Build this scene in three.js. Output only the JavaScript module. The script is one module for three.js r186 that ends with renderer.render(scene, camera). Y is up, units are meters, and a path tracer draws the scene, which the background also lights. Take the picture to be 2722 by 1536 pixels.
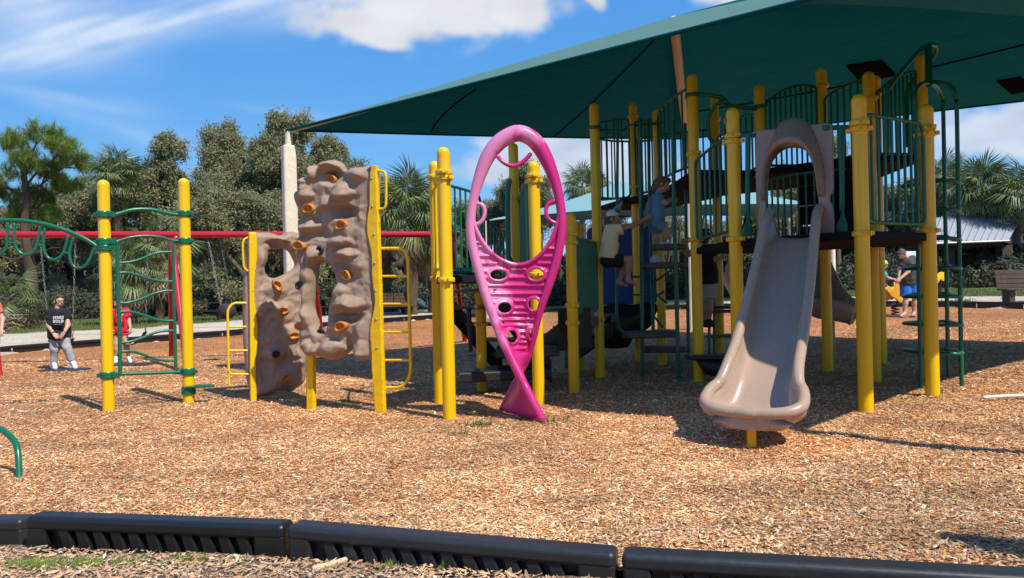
import * as THREE from 'three';
import { mergeGeometries, mergeVertices, toCreasedNormals } from 'three/addons/utils/BufferGeometryUtils.js';
import { RoundedBoxGeometry } from 'three/addons/geometries/RoundedBoxGeometry.js';
import { ImprovedNoise } from 'three/addons/math/ImprovedNoise.js';

const scene = new THREE.Scene();
const EYE = 1.25, ROLL = 1.35 * Math.PI / 180, FOC = 1910;      // pixels of a 2576 x 1454 picture
const camera = new THREE.PerspectiveCamera(2 * Math.atan(727 / FOC) * 180 / Math.PI, 2722 / 1536, 0.1, 2000);
camera.position.set(0, EYE, 0);
camera.rotation.z = -ROLL;
scene.add(camera);
const renderer = new THREE.WebGLRenderer({ antialias: true });
renderer.setSize(1024, 578);
renderer.toneMapping = THREE.LinearToneMapping;
renderer.toneMappingExposure = 1.45;
renderer.shadowMap.enabled = true;

const SUN = new THREE.Vector3(0.42, 0.79, 0.45).normalize();
const sun = new THREE.DirectionalLight(new THREE.Color(1, 0.94, 0.83), 3.9);
sun.position.copy(SUN).multiplyScalar(60).add(new THREE.Vector3(0, 0, -12));
sun.target.position.set(0, 0, -12);
sun.castShadow = true;
sun.shadow.mapSize.set(4096, 4096);
Object.assign(sun.shadow.camera, { left: -34, right: 34, top: 34, bottom: -34, near: 1, far: 140 });
scene.add(sun, sun.target);

// ---------- noise and random numbers
let seed = 12345;
const rnd = () => { seed = (seed * 1664525 + 1013904223) >>> 0; return seed / 4294967296; };
const rr = (a, b) => a + (b - a) * rnd();
const pick = a => a[Math.floor(rnd() * a.length)];
const PN = new ImprovedNoise();
const noise = (x, y, z = 0) => PN.noise(x + 31.7, y + 17.3, z + 5.1);
const fbm = (x, y, z = 0, o = 4) => { let s = 0, a = 1, t = 0; for (let i = 0; i < o; i++) { s += a * noise(x, y, z + i * 7.3); t += a; a *= 0.5; x *= 2.03; y *= 2.03; z *= 2.03; } return s / t; };
const clamp = (x, a = 0, b = 1) => Math.min(b, Math.max(a, x));
const lerp = (a, b, t) => a + (b - a) * t;
const sstep = (a, b, x) => { const t = clamp((x - a) / (b - a)); return t * t * (3 - 2 * t); };

// ---------- sky: a computed clear sky with cumulus and cirrus
{
  const W = 2048, H = 1024, data = new Float32Array(W * H * 4);
  const c = Math.cos(ROLL), s = Math.sin(ROLL);
  for (let j = 0; j < H; j++) for (let i = 0; i < W; i++) {
    const az = ((i + 0.5) / W - 0.5) * 2 * Math.PI, el = ((j + 0.5) / H - 0.5) * Math.PI;
    const X = Math.cos(az) * Math.cos(el), Y = Math.sin(el), Z = Math.sin(az) * Math.cos(el);
    const h = Math.max(Y, 0), t = Math.pow(1 - h, 3.2), t2 = Math.pow(1 - h, 13);
    let r = 0.035 + 0.12 * t + 0.30 * t2, g = 0.17 + 0.26 * t + 0.20 * t2, b = 0.50 + 0.24 * t + 0.0 * t2;
    const glow = Math.pow(Math.max(0, X * SUN.x + Y * SUN.y + Z * SUN.z), 12) * 0.25;
    r += glow; g += glow * 0.95; b += glow * 0.8;
    if (Y > 0.0) {
      // wide cloud layers everywhere in the sky (a plane of clouds overhead)
      const px = X / (Y + 0.12), pz = Z / (Y + 0.12);
      let cum = sstep(0.16, 0.5, fbm(px * 1.1 + 3.4, pz * 1.1, 1.3, 6));
      let cir = 0.42 * sstep(0.02, 0.55, fbm(px * 0.5 + pz * 0.35, pz * 1.9 - px * 1.2, 8.2, 5));
      // the clouds in view, at their own bearings
      if (Z < -0.15) {
        const u = X / -Z * FOC, v = (Y / -Z) * FOC, qx = 1288 + u * c - v * s, qy = 727 - (u * s + v * c);
        const inF = sstep(-700, -350, qx) * sstep(3300, 2900, qx) * sstep(-520, -260, qy);
        const wx = qx + 46 * fbm(qx / 120, qy / 90, 2, 4), wy = qy + 46 * fbm(qx / 120, qy / 90, 9, 4);
        const blob = (x, y, rx, ry) => 1 - Math.hypot((wx - x) / rx, (wy - y) / (wy > y ? ry : ry * 1.6));
        let k = Math.max(blob(1080, 0, 350, 118), blob(880, 60, 140, 56), blob(1300, 25, 140, 66), blob(960, 92, 105, 36), blob(1170, 70, 120, 40), blob(1820, -10, 90, 40), blob(1500, -10, 36, 26));
        const n = fbm(qx / 95, qy / 62, 4, 6);
        let cm = sstep(-0.16, 0.5, k + 0.55 * n);
        const low = 0.75 * sstep(0, 0.5, Math.max(blob(1420, 420, 330, 75), blob(2560, 345, 300, 75)) + 0.5 * n);
        cm = Math.max(cm, low);
        // cirrus fans at the upper left
        const fan = (x0, y0, x1, y1, wd, st) => { const dx = x1 - x0, dy = y1 - y0, L = Math.hypot(dx, dy), a = ((qx - x0) * dx + (qy - y0) * dy) / L, d = ((qx - x0) * -dy + (qy - y0) * dx) / L;
          const wv = wd * (0.35 + 0.8 * clamp(a / L)); return st * sstep(-0.15 * L, 0.25 * L, a) * sstep(1.3 * L, 0.8 * L, a) * Math.exp(-d * d / (wv * wv)) * (0.75 + 0.95 * fbm(a / 190, d / 26, x0 / 77, 5)); };
        let cc = fan(-150, 185, 330, 60, 78, 0.85) + fan(-200, 60, 170, -20, 120, 0.8) + fan(230, 95, 760, -30, 70, 0.85) + fan(-60, 210, 360, 280, 22, 0.3) + fan(20, 240, 480, 370, 26, 0.28) + fan(560, 260, 1000, 330, 22, 0.16);
        cc = clamp(cc);
        cum = lerp(cum, cm, inF); cir = lerp(cir, cc * 0.82, inF);
      }
      const fade = sstep(0.0, 0.06, Y);
      const cv = clamp(cum) * fade, ci = clamp(cir) * 0.85 * fade;
      r = lerp(r, 0.60, ci); g = lerp(g, 0.65, ci); b = lerp(b, 0.71, ci);
      const body = 0.56 + 0.16 * fbm(px * 4, pz * 4, 3, 3) - 0.05 * cv;
      r = lerp(r, body * 0.97, cv); g = lerp(g, body, cv); b = lerp(b, body * 1.07, cv);
    } else { const d = 1 + Math.max(-1, Y * 3); r = lerp(0.10, r, d * 0.6); g = lerp(0.10, g, d * 0.6); b = lerp(0.08, b, d * 0.6); }
    data.set([r, g, b, 1], (j * W + i) * 4);
  }
  const sky = new THREE.DataTexture(data, W, H, THREE.RGBAFormat, THREE.FloatType);
  sky.mapping = THREE.EquirectangularReflectionMapping;
  sky.magFilter = sky.minFilter = THREE.LinearFilter;
  sky.wrapS = THREE.RepeatWrapping;
  sky.needsUpdate = true;
  scene.background = sky; scene.environment = sky;
}
// ---------- the lie of the land; d is the distance in front of the camera (d = -z)
const sp = x => x > 20 ? x : Math.log(1 + Math.exp(x));
const land = (x, z) => { const d = -z; return 0.5 * Math.tanh(0.036 * sp(x) / 0.5) + 0.42 * Math.tanh(0.018 * sp(d - 14) / 0.42) + 0.34 * Math.exp(-(((d - 1) / 2.4) ** 2)); };
const rc = Math.cos(ROLL), rs = Math.sin(ROLL);
// a bearing in the survey (2576 x 1454) and a distance -> a point of the place
const V = (px, py, d) => { const a = px - 1288, b = 727 - py; return new THREE.Vector3((a * rc + b * rs) / FOC * d, EYE + (-a * rs + b * rc) / FOC * d, -d); };
const GP = (px, py) => { let lo = 1, hi = 90; for (let i = 0; i < 50; i++) { const m = (lo + hi) / 2, p = V(px, py, m); if (p.y > land(p.x, p.z)) lo = m; else hi = m; } const p = V(px, py, lo); p.y = land(p.x, p.z); return p; };
const G = (x, z) => new THREE.Vector3(x, land(x, z), z);
const v3 = (x, y, z) => new THREE.Vector3(x, y, z);

// ---------- objects
const used = {};
const numbered = n => { const k = used[n] = (used[n] ?? -1) + 1; return k ? `${n}_${String(k).padStart(3, '0')}` : n; };
function tag(o, label, category, group, kind) { if (label) o.userData.label = label; if (category) o.userData.category = category; if (group) o.userData.group = group; if (kind) o.userData.kind = kind; return o; }
function thing(name, label, category, at = v3(0, 0, 0), group) { const o = new THREE.Group(); o.name = numbered(name); o.position.copy(at); o.off = at.clone(); scene.add(o); return tag(o, label, category, group); }
// geometry given in the place's own coordinates becomes a mesh (a thing or a part)
function add(name, geo, mat, parent, label) {
  if (Array.isArray(geo)) geo = merge(geo);
  const m = new THREE.Mesh(geo, mat); m.castShadow = m.receiveShadow = true;
  if (parent) { geo.translate(-parent.off.x, -parent.off.y, -parent.off.z); m.off = parent.off; m.name = name; parent.add(m); } else { m.name = numbered(name); m.off = v3(0, 0, 0); scene.add(m); }
  if (label) m.userData.label = label;
  return m;
}
function copyOf(o, at, label) { const c = o.clone(); c.name = numbered(o.name.replace(/_\d{3}$/, '')); c.position.copy(at); c.userData = { ...o.userData }; if (label) c.userData.label = label; scene.add(c); return c; }
function merge(list) {
  const l = list.map(g => { g = g.index ? g.toNonIndexed() : g; if (!g.attributes.normal) g.computeVertexNormals(); if (!g.attributes.uv) g.setAttribute('uv', new THREE.BufferAttribute(new Float32Array(g.attributes.position.count * 2), 2)); for (const k of Object.keys(g.attributes)) if (!['position', 'normal', 'uv', 'color'].includes(k)) g.deleteAttribute(k); return g; });
  return l.length === 1 ? l[0] : mergeGeometries(l);
}
// uv in metres from the position, by the way each face points
function boxUV(g) {
  g = g.index ? g.toNonIndexed() : g; const p = g.attributes.position, uv = new Float32Array(p.count * 2), a = v3(), b = v3(), c = v3();
  for (let i = 0; i < p.count; i += 3) {
    a.fromBufferAttribute(p, i); b.fromBufferAttribute(p, i + 1); c.fromBufferAttribute(p, i + 2);
    const n = b.clone().sub(a).cross(c.clone().sub(a)), x = Math.abs(n.x), y = Math.abs(n.y), z = Math.abs(n.z);
    [a, b, c].forEach((q, k) => { const w = x > y && x > z ? [q.z, q.y] : y > z ? [q.x, q.z] : [q.x, q.y]; uv[(i + k) * 2] = w[0]; uv[(i + k) * 2 + 1] = w[1]; });
  }
  g.setAttribute('uv', new THREE.BufferAttribute(uv, 2)); return g;
}
const UP = v3(0, 1, 0);
const CYL = new THREE.CylinderGeometry(1, 1, 1, 12), q_ = new THREE.Quaternion();
function rodGeo(a, b, r, r2 = r, seg = 12) { const d = b.clone().sub(a), L = d.length(); const g = new THREE.CylinderGeometry(r2, r, L, seg); g.applyQuaternion(q_.setFromUnitVectors(UP, d.normalize())); const m = a.clone().add(b).multiplyScalar(0.5); g.translate(m.x, m.y, m.z); return g; }
function rod(name, a, b, r, mat, parent) {     // one bar, sharing its geometry with all bars
  const m = new THREE.Mesh(CYL, mat), d = b.clone().sub(a), L = d.length(); m.castShadow = m.receiveShadow = true; m.name = name; m.scale.set(r, L, r); m.quaternion.setFromUnitVectors(UP, d.normalize()); m.position.copy(a).add(b).multiplyScalar(0.5).sub(parent.off); m.off = parent.off; parent.add(m); return m;
}
function tube(pts, r, closed = false, seg = 0, rad = 10) {
  const c = new THREE.CatmullRomCurve3(pts, closed, 'catmullrom', 0.5);
  const g = new THREE.TubeGeometry(c, seg || pts.length * 6, r, rad, closed); if (closed) return g;
  const e = [pts[0], pts[pts.length - 1]].map(p => { const s = new THREE.SphereGeometry(r, rad, 6); s.translate(p.x, p.y, p.z); return s; });
  return merge([g, ...e]);
}
// a bent pipe: straight runs with rounded bends
function pipe(pts, r, bend = 0.08, closed = false, rad = 10) {
  const out = [], n = pts.length;
  for (let i = 0; i < n; i++) {
    if (!closed && (i === 0 || i === n - 1)) { out.push(pts[i].clone()); continue; }
    const p = pts[i], a = pts[(i + n - 1) % n].clone().sub(p), b = pts[(i + 1) % n].clone().sub(p), k = Math.min(bend, a.length() * 0.48, b.length() * 0.48);
    a.normalize().multiplyScalar(k); b.normalize().multiplyScalar(k);
    for (let t = 0; t <= 4; t++) { const u = t / 4, A = p.clone().add(a), B = p.clone().add(b); out.push(A.multiplyScalar((1 - u) ** 2).add(p.clone().multiplyScalar(2 * u * (1 - u))).add(B.multiplyScalar(u * u))); }
  }
  const path = new THREE.CurvePath(); for (let i = 0; i < out.length - (closed ? 0 : 1); i++) { const A = out[i], B = out[(i + 1) % out.length]; if (A.distanceTo(B) > 1e-4) path.add(new THREE.LineCurve3(A, B)); }
  const L = path.curves.length; const poly = new THREE.CatmullRomCurve3(out, closed, 'centripetal');
  const g = new THREE.TubeGeometry(poly, Math.max(24, L * 4), r, rad, closed);
  if (closed) return g;
  return merge([g, ...[out[0], out[out.length - 1]].map(p => { const s = new THREE.SphereGeometry(r * 0.999, rad, 6); s.translate(p.x, p.y, p.z); return s; })]);
}
function box(cx, cy, cz, w, h, d, r = 0.01, turn = 0) { const g = new RoundedBoxGeometry(w, h, d, 2, Math.min(r, w / 2.1, h / 2.1, d / 2.1)); if (turn) g.rotateY(turn); g.translate(cx, cy, cz); return g; }
function ball(p, r, sx = 1, sy = 1, sz = 1, seg = 14) { const g = new THREE.SphereGeometry(r, seg, Math.ceil(seg * 0.7)); g.scale(sx, sy, sz); g.translate(p.x, p.y, p.z); return g; }
function slab(pts, y0, y1, bevel = 0.008) {      // flat plate over a plan outline of points {x,z}
  const s = new THREE.Shape(pts.map(p => new THREE.Vector2(p.x, -p.z))); const g = new THREE.ExtrudeGeometry(s, { depth: y1 - y0 - 2 * bevel, bevelSize: bevel, bevelThickness: bevel, bevelSegments: 2 }); g.rotateX(-Math.PI / 2); g.translate(0, y0 + bevel, 0); return g;
}
const inside = (poly, x, y) => { let c = false; for (let i = 0, j = poly.length - 1; i < poly.length; j = i++) { const [xi, yi] = poly[i], [xj, yj] = poly[j]; if ((yi > y) !== (yj > y) && x < (xj - xi) * (y - yi) / (yj - yi) + xi) c = !c; } return c; };
const nearest = (poly, x, y) => { let best = null, bd = 1e9; for (let i = 0, j = poly.length - 1; i < poly.length; j = i++) { const [ax, ay] = poly[j], [bx, by] = poly[i], dx = bx - ax, dy = by - ay, t = clamp(((x - ax) * dx + (y - ay) * dy) / (dx * dx + dy * dy || 1)), qx = ax + dx * t, qy = ay + dy * t, d = Math.hypot(x - qx, y - qy); if (d < bd) { bd = d; best = [qx, qy, d]; } } return best; };
const smoothPoly = (pts, n = 6) => { const c = new THREE.CatmullRomCurve3(pts.map(p => v3(p[0], p[1], 0)), true, 'centripetal'); return c.getPoints(pts.length * n).slice(0, -1).map(p => [p.x, p.y]); };
// a thick moulded sheet: outline and holes in a 2-D drawing, pos(x, y, side) gives the point (side 0 front, 1 back)
function sheet(outline, holes, step, pos, colorOf) {
  let x0 = 1e9, y0 = 1e9, x1 = -1e9, y1 = -1e9; for (const [x, y] of outline) { x0 = Math.min(x0, x); x1 = Math.max(x1, x); y0 = Math.min(y0, y); y1 = Math.max(y1, y); }
  const nx = Math.ceil((x1 - x0) / step) + 2, ny = Math.ceil((y1 - y0) / step) + 2, X = i => x0 - step * 0.5 + i * step, Y = j => y0 - step * 0.5 + j * step;
  const on = (i, j) => i >= 0 && j >= 0 && i < nx && j < ny && cell[j * nx + i];
  const cell = new Uint8Array(nx * ny);
  for (let j = 0; j < ny; j++) for (let i = 0; i < nx; i++) { const x = X(i) + step / 2, y = Y(j) + step / 2; cell[j * nx + i] = inside(outline, x, y) && !holes.some(h => inside(h, x, y)) ? 1 : 0; }
  const id = new Map(), P = [], C = [], idx = [];
  const vert = (i, j) => { const k = j * (nx + 1) + i; if (id.has(k)) return id.get(k);
    let x = X(i), y = Y(j); const all = on(i, j) && on(i - 1, j) && on(i, j - 1) && on(i - 1, j - 1);
    if (!all) { let b = nearest(outline, x, y); for (const h of holes) { const q = nearest(h, x, y); if (q[2] < b[2]) b = q; } if (b[2] < step * 1.1) { x = b[0]; y = b[1]; } }
    const n = P.length / 2; id.set(k, n); P.push(pos(x, y, 0), pos(x, y, 1)); if (colorOf) { const c = colorOf(x, y); C.push(c, c); } return n; };
  for (let j = 0; j < ny; j++) for (let i = 0; i < nx; i++) if (on(i, j)) {
    const a = vert(i, j) * 2, b = vert(i + 1, j) * 2, c = vert(i + 1, j + 1) * 2, d = vert(i, j + 1) * 2;
    idx.push(a, d, b, b, d, c, a + 1, b + 1, d + 1, b + 1, c + 1, d + 1);
    if (!on(i, j - 1)) idx.push(a, b, a + 1, b, b + 1, a + 1);
    if (!on(i, j + 1)) idx.push(d, d + 1, c, c, d + 1, c + 1);
    if (!on(i - 1, j)) idx.push(a, a + 1, d, d, a + 1, d + 1);
    if (!on(i + 1, j)) idx.push(b, c, b + 1, c, c + 1, b + 1);
  }
  const g = new THREE.BufferGeometry(), f = new Float32Array(P.length * 3); P.forEach((p, i) => p.toArray(f, i * 3)); g.setAttribute('position', new THREE.BufferAttribute(f, 3));
  if (colorOf) { const cf = new Float32Array(C.length * 3); C.forEach((c, i) => { cf[i * 3] = c[0]; cf[i * 3 + 1] = c[1]; cf[i * 3 + 2] = c[2]; }); g.setAttribute('color', new THREE.BufferAttribute(cf, 3)); }
  g.setIndex(idx); g.computeVertexNormals(); return g;
}
// a loft through rings of points (each ring the same length)
function loft(rings, closedRing = true, caps = true) {
  const n = rings[0].length, f = [], idx = []; rings.forEach(r => r.forEach(p => f.push(p.x, p.y, p.z)));
  for (let i = 0; i < rings.length - 1; i++) for (let k = 0; k < n - (closedRing ? 0 : 1); k++) { const a = i * n + k, b = i * n + (k + 1) % n, c = a + n, d = b + n; idx.push(a, b, c, b, d, c); }
  if (caps && closedRing) for (const i of [0, rings.length - 1]) { const m = rings[i].reduce((s, p) => s.add(p), v3()).multiplyScalar(1 / n); const o = f.length / 3; f.push(m.x, m.y, m.z); for (let k = 0; k < n; k++) { const a = i * n + k, b = i * n + (k + 1) % n; i ? idx.push(a, b, o) : idx.push(b, a, o); } }
  const g = new THREE.BufferGeometry(); g.setAttribute('position', new THREE.Float32BufferAttribute(f, 3)); g.setIndex(idx); g.computeVertexNormals(); return g;
}
function stuff(name, geo, mat, list, parent, label) {   // many tiny pieces: list of {p, q, s, c}
  const m = new THREE.InstancedMesh(geo, mat, list.length); const M = new THREE.Matrix4(), S = v3(), off = parent ? parent.off : v3();
  list.forEach((e, i) => { typeof e.s === 'number' ? S.set(e.s, e.s, e.s) : S.copy(e.s); M.compose(e.p.clone().sub(off), e.q, S); m.setMatrixAt(i, M); if (e.c) m.setColorAt(i, e.c); });
  m.castShadow = m.receiveShadow = true; m.userData.kind = 'stuff'; m.off = off; if (label) m.userData.label = label;
  if (parent) { m.name = name; parent.add(m); } else { m.name = numbered(name); scene.add(m); }
  return m;
}
const E_ = new THREE.Euler(); const quat = (x, y, z) => new THREE.Quaternion().setFromEuler(E_.set(x, y, z, 'YXZ'));

// ---------- materials (real base colours, linear)
const lin = (r, g, b) => new THREE.Color().setRGB(r, g, b);
const grain = (() => {          // fine moulded-plastic grain and a patchy tone map
  const n = 256, mk = f => { const d = new Uint8Array(n * n * 4); for (let j = 0; j < n; j++) for (let i = 0; i < n; i++) { const v = clamp(f(i, j)) * 255; d.set([v, v, v, 255], (j * n + i) * 4); } const t = new THREE.DataTexture(d, n, n); t.wrapS = t.wrapT = THREE.RepeatWrapping; t.magFilter = t.minFilter = THREE.LinearFilter; t.needsUpdate = true; return t; };
  const tn = (i, j, f, z) => { const a = i / n * Math.PI * 2, b = j / n * Math.PI * 2; return fbm(Math.cos(a) * f, Math.sin(a) * f + Math.cos(b) * f * 1.3, Math.sin(b) * f + z, 4); };
  return { bump: mk((i, j) => 0.5 + 0.5 * tn(i, j, 9, 1)), tone: mk((i, j) => 0.95 + 0.10 * tn(i, j, 1.6, 4) + 0.05 * tn(i, j, 6, 2) - (tn(i, j, 7, 9) > 0.46 ? 0.07 : 0)), rough: mk((i, j) => 0.75 + 0.4 * tn(i, j, 3, 7)) };
})();
const rep = (t, s, srgb) => { const c = t.clone(); c.repeat.set(s, s); if (srgb) c.colorSpace = THREE.SRGBColorSpace; c.needsUpdate = true; return c; };
const toneMap = rep(grain.tone, 1.7, true), roughMap = rep(grain.rough, 2.3), bumpFine = rep(grain.bump, 5);
const scratchMap = (() => { const c = document.createElement('canvas'); c.width = c.height = 512; const g = c.getContext('2d'); g.fillStyle = '#f4f4f4'; g.fillRect(0, 0, 512, 512); for (let i = 0; i < 260; i++) { const v = rnd() < 0.5 ? 255 : 120; g.strokeStyle = `rgba(${v},${v},${v},${rr(0.06, 0.32)})`; g.lineWidth = rr(0.5, 1.6); const x = rnd() * 512, y = rnd() * 512, l = rr(10, 130); g.beginPath(); g.moveTo(x, y); g.quadraticCurveTo(x + rr(-6, 6), y + l / 2, x + rr(-14, 14), y + l); g.stroke(); } const t = new THREE.CanvasTexture(c); t.colorSpace = THREE.SRGBColorSpace; t.wrapS = t.wrapT = THREE.RepeatWrapping; t.repeat.set(1.1, 1.1); return t; })();
const mat = (c, rough, o = {}) => new THREE.MeshStandardMaterial({ color: c, roughness: rough, metalness: 0, ...o });
const M = {
  yellow: mat(lin(0.90, 0.55, 0.003), 0.42, { map: toneMap, roughnessMap: roughMap }),
  green: mat(lin(0.006, 0.125, 0.062), 0.4, { roughnessMap: roughMap }),
  greenPlate: mat(lin(0.006, 0.16, 0.09), 0.4, { map: toneMap, roughnessMap: roughMap }),
  red: mat(lin(0.50, 0.018, 0.035), 0.42, { map: toneMap, roughnessMap: roughMap }),
  darkDeck: new THREE.MeshPhysicalMaterial({ color: lin(0.011, 0.013, 0.016), roughness: 0.9, specularIntensity: 0.3 }),
  brownDeck: mat(lin(0.10, 0.075, 0.068), 0.6, { map: toneMap }),
  rock: mat(lin(0.365, 0.255, 0.182), 0.68, { map: toneMap, bumpMap: bumpFine, bumpScale: 0.004 }),
  orange: mat(lin(0.52, 0.185, 0.025), 0.5),
  black: mat(lin(0.014, 0.014, 0.015), 0.5),
  rubber: mat(lin(0.03, 0.03, 0.032), 0.8),
  steel: mat(lin(0.22, 0.22, 0.225), 0.5, { metalness: 0.6 }),
  cream: mat(lin(0.82, 0.72, 0.56), 0.55, { map: toneMap }),
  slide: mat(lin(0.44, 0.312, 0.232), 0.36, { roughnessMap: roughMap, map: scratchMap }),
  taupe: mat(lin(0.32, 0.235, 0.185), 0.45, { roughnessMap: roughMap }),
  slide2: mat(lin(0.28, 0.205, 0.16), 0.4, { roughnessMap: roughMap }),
  blueDark: mat(lin(0.012, 0.02, 0.05), 0.5),
  blue: mat(lin(0.01, 0.06, 0.26), 0.45),
  bolt: mat(lin(0.35, 0.33, 0.3), 0.4, { metalness: 0.7 }),
};
// ---------- the ground: soil sheet, mulch bed, borders
const canvasTex = (w, h, draw, srgb = true, repeat) => { const c = document.createElement('canvas'); c.width = w; c.height = h; draw(c.getContext('2d'), w, h); const t = new THREE.CanvasTexture(c); if (srgb) t.colorSpace = THREE.SRGBColorSpace; t.wrapS = t.wrapT = repeat ? THREE.RepeatWrapping : THREE.ClampToEdgeWrapping; return t; };
const chipTones = [[196, 146, 98], [178, 124, 78], [150, 100, 62], [214, 170, 124], [120, 78, 50], [188, 132, 90], [226, 190, 150], [172, 116, 72], [120, 82, 56]];
function drawChips(g, w, h, tones, base, count, len) {
  g.fillStyle = base; g.fillRect(0, 0, w, h);
  for (let i = 0; i < count; i++) {
    const x = rnd() * w, y = rnd() * h, a = rnd() * 6.283, L = len * rr(0.5, 1.5), t = L * rr(0.18, 0.42), c = tones(i);
    g.fillStyle = c;
    for (const ox of [-w, 0, w]) for (const oy of [-h, 0, h]) {
      const X = x + ox, Y = y + oy; if (X < -L || X > w + L || Y < -L || Y > h + L) continue;
      g.beginPath(); const ca = Math.cos(a), sa = Math.sin(a); [[-1, -0.5], [-0.3, -1], [0.8, -0.8], [1, 0.3], [0.2, 1], [-0.8, 0.7]].forEach(([u, v], k) => { const q = X + u * L / 2 * ca - v * t / 2 * sa, s = Y + u * L / 2 * sa + v * t / 2 * ca; k ? g.lineTo(q, s) : g.moveTo(q, s); }); g.closePath(); g.fill();
    }
  }
}
const s0 = seed;
const mulchMap = canvasTex(1024, 1024, (g, w, h) => drawChips(g, w, h, () => { const t = pick(chipTones), k = rr(0.7, 1.08); return `rgb(${t.map(v => Math.min(255, v * k) | 0)})`; }, '#6e4a2c', 12000, 17), true, true);
seed = s0;
const mulchBump = canvasTex(1024, 1024, (g, w, h) => drawChips(g, w, h, i => { const v = 30 + i / 12000 * 200 * rr(0.6, 1.1); return `rgb(${v | 0},${v | 0},${v | 0})`; }, '#000', 12000, 17), false, true);
const mulchMat = mat(lin(1, 1, 1), 0.95, { map: mulchMap, bumpMap: mulchBump, bumpScale: 0.03, vertexColors: true });
function terrain(xs, ds, lift, bump, color, uvScale) {
  const nx = xs.length, nd = ds.length, f = [], uv = [], c = [], idx = [];
  for (let j = 0; j < nd; j++) for (let i = 0; i < nx; i++) { const x = typeof xs[i] === 'function' ? xs[i](ds[j]) : xs[i], z = -ds[j]; f.push(x, land(x, z) + lift + bump(x, z), z); uv.push(x * uvScale, z * uvScale); c.push(...color(x, z)); }
  for (let j = 0; j < nd - 1; j++) for (let i = 0; i < nx - 1; i++) { const a = j * nx + i, b = a + 1, d = a + nx, e = d + 1; idx.push(a, b, d, b, e, d); }
  const g = new THREE.BufferGeometry(); g.setAttribute('position', new THREE.Float32BufferAttribute(f, 3)); g.setAttribute('uv', new THREE.Float32BufferAttribute(uv, 2)); g.setAttribute('color', new THREE.Float32BufferAttribute(c, 3)); g.setIndex(idx); g.computeVertexNormals(); return g;
}
const range = (a, b, n, f = t => t) => Array.from({ length: n }, (_, i) => lerp(a, b, f(i / (n - 1))));
// the bed's outline: front border and back border as lines over x (distance d)
const frontLine = [[-9, 4.9], [-4.6, 4.1], [-2.06, 3.27], [-0.89, 3.05], [0.36, 2.66], [1.6, 2.34], [5, 1.45], [12, 0.2]];
const backPts = [[-140, 908], [30, 888], [280, 868], [560, 847], [760, 828], [1090, 803], [1400, 786], [1800, 777], [2150, 771], [2350, 772], [2576, 777], [2800, 786]].map(([x, y]) => { const p = GP(x, y); return [p.x, -p.z]; });
backPts.unshift([-24, backPts[0][1] - 3]); backPts.push([24, backPts[backPts.length - 1][1] - 4]);
const along = (line, x) => { if (x <= line[0][0]) return line[0][1]; for (let i = 1; i < line.length; i++) if (x <= line[i][0]) { const [a, b] = line[i - 1], [c, d] = line[i]; return lerp(b, d, (x - a) / (c - a)); } return line[line.length - 1][1]; };
const soilMap = canvasTex(1024, 1024, (g, w, h) => { const im = g.createImageData(w, h); for (let j = 0; j < h; j++) for (let i = 0; i < w; i++) { const a = i / w * 6.2832, b = j / h * 6.2832, n = fbm(Math.cos(a) * 3, Math.sin(a) * 3 + Math.cos(b) * 3.3, Math.sin(b) * 3, 5), k = 205 + 70 * n + (rnd() - 0.5) * 46; im.data.set([k, k * 0.985, k * 0.96, 255], (j * w + i) * 4); } g.putImageData(im, 0, 0); }, true, true);
const soilMat = mat(lin(1, 1, 1), 1, { map: soilMap, vertexColors: true, bumpMap: soilMap, bumpScale: 0.02 });
const outerBank = (x, z) => -0.004 + 0.068 * sstep(1.2, -2.2, x);
const sandy = (x, z) => { const d = -z, n = fbm(x * 0.16, z * 0.3, 3, 4), e = d - along(backPts, x);          // how sandy the ground is: bare limerock near the bed and by the paths
  return x < -3 ? clamp(1.4 + 1.5 * n - Math.max(0, Math.abs(e - 3.6) - 3.6) * 0.5) : clamp(0.45 + 2.2 * n + 1.0 - Math.abs(e - 4.5) * 0.24); };
{
  const soil = [0.90, 0.78, 0.63], dirt = [0.16, 0.13, 0.085], grassy = [0.15, 0.17, 0.055];
  const col = (x, z) => { const d = -z, n = fbm(x * 0.7, z * 0.9, 6, 4); if (d < along(frontLine, x) + 0.6) { const k = 0.9 + 0.5 * n; return [0.27 * k, 0.185 * k, 0.125 * k]; }
    const s = sandy(x, z), k = 1 + 0.5 * n, w = d > 46 ? 1 : 0; return soil.map((v, i) => lerp(lerp(grassy[i], v, sstep(0.35, 0.6, s + 0.3 * n)), dirt[i], w) * k); };
  const g = terrain(range(-1, 1, 220, t => t).map(t => Math.sign(t) * (Math.abs(t) * 22 + Math.abs(t) ** 5 * 240)), range(0, 1, 260).map(t => -8 + t * 52 + t ** 6 * 420), -0.012, (x, z) => { const d = -z; return (d > along(backPts, x) + 0.1 ? 0.10 : d < along(frontLine, x) ? outerBank(x, z) : 0) + 0.02 * fbm(x * 1.3, z * 1.3, 2, 3) * (d > along(frontLine, x) - 0.02 && d < along(backPts, x) + 0.3 ? 0 : 1) - (d > along(frontLine, x) && d < along(backPts, x) ? 0.06 : 0); }, col, 0.7);
  tag(add('ground', g, soilMat), 'sandy ground with patches of grass around the playground', null, null, 'structure');
}
const hump = (x, z) => -0.045 * Math.exp(-((x - 1.62) ** 2 + (z + 5.15) ** 2) / 0.22) + 0.014 * Math.exp(-((Math.hypot(x - 1.62, z + 5.15) - 0.85) ** 2) / 0.05) + 0.030 * fbm(x * 0.9, z * 0.9, 4, 3) + 0.012 * fbm(x * 4, z * 4, 8, 2);
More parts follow.
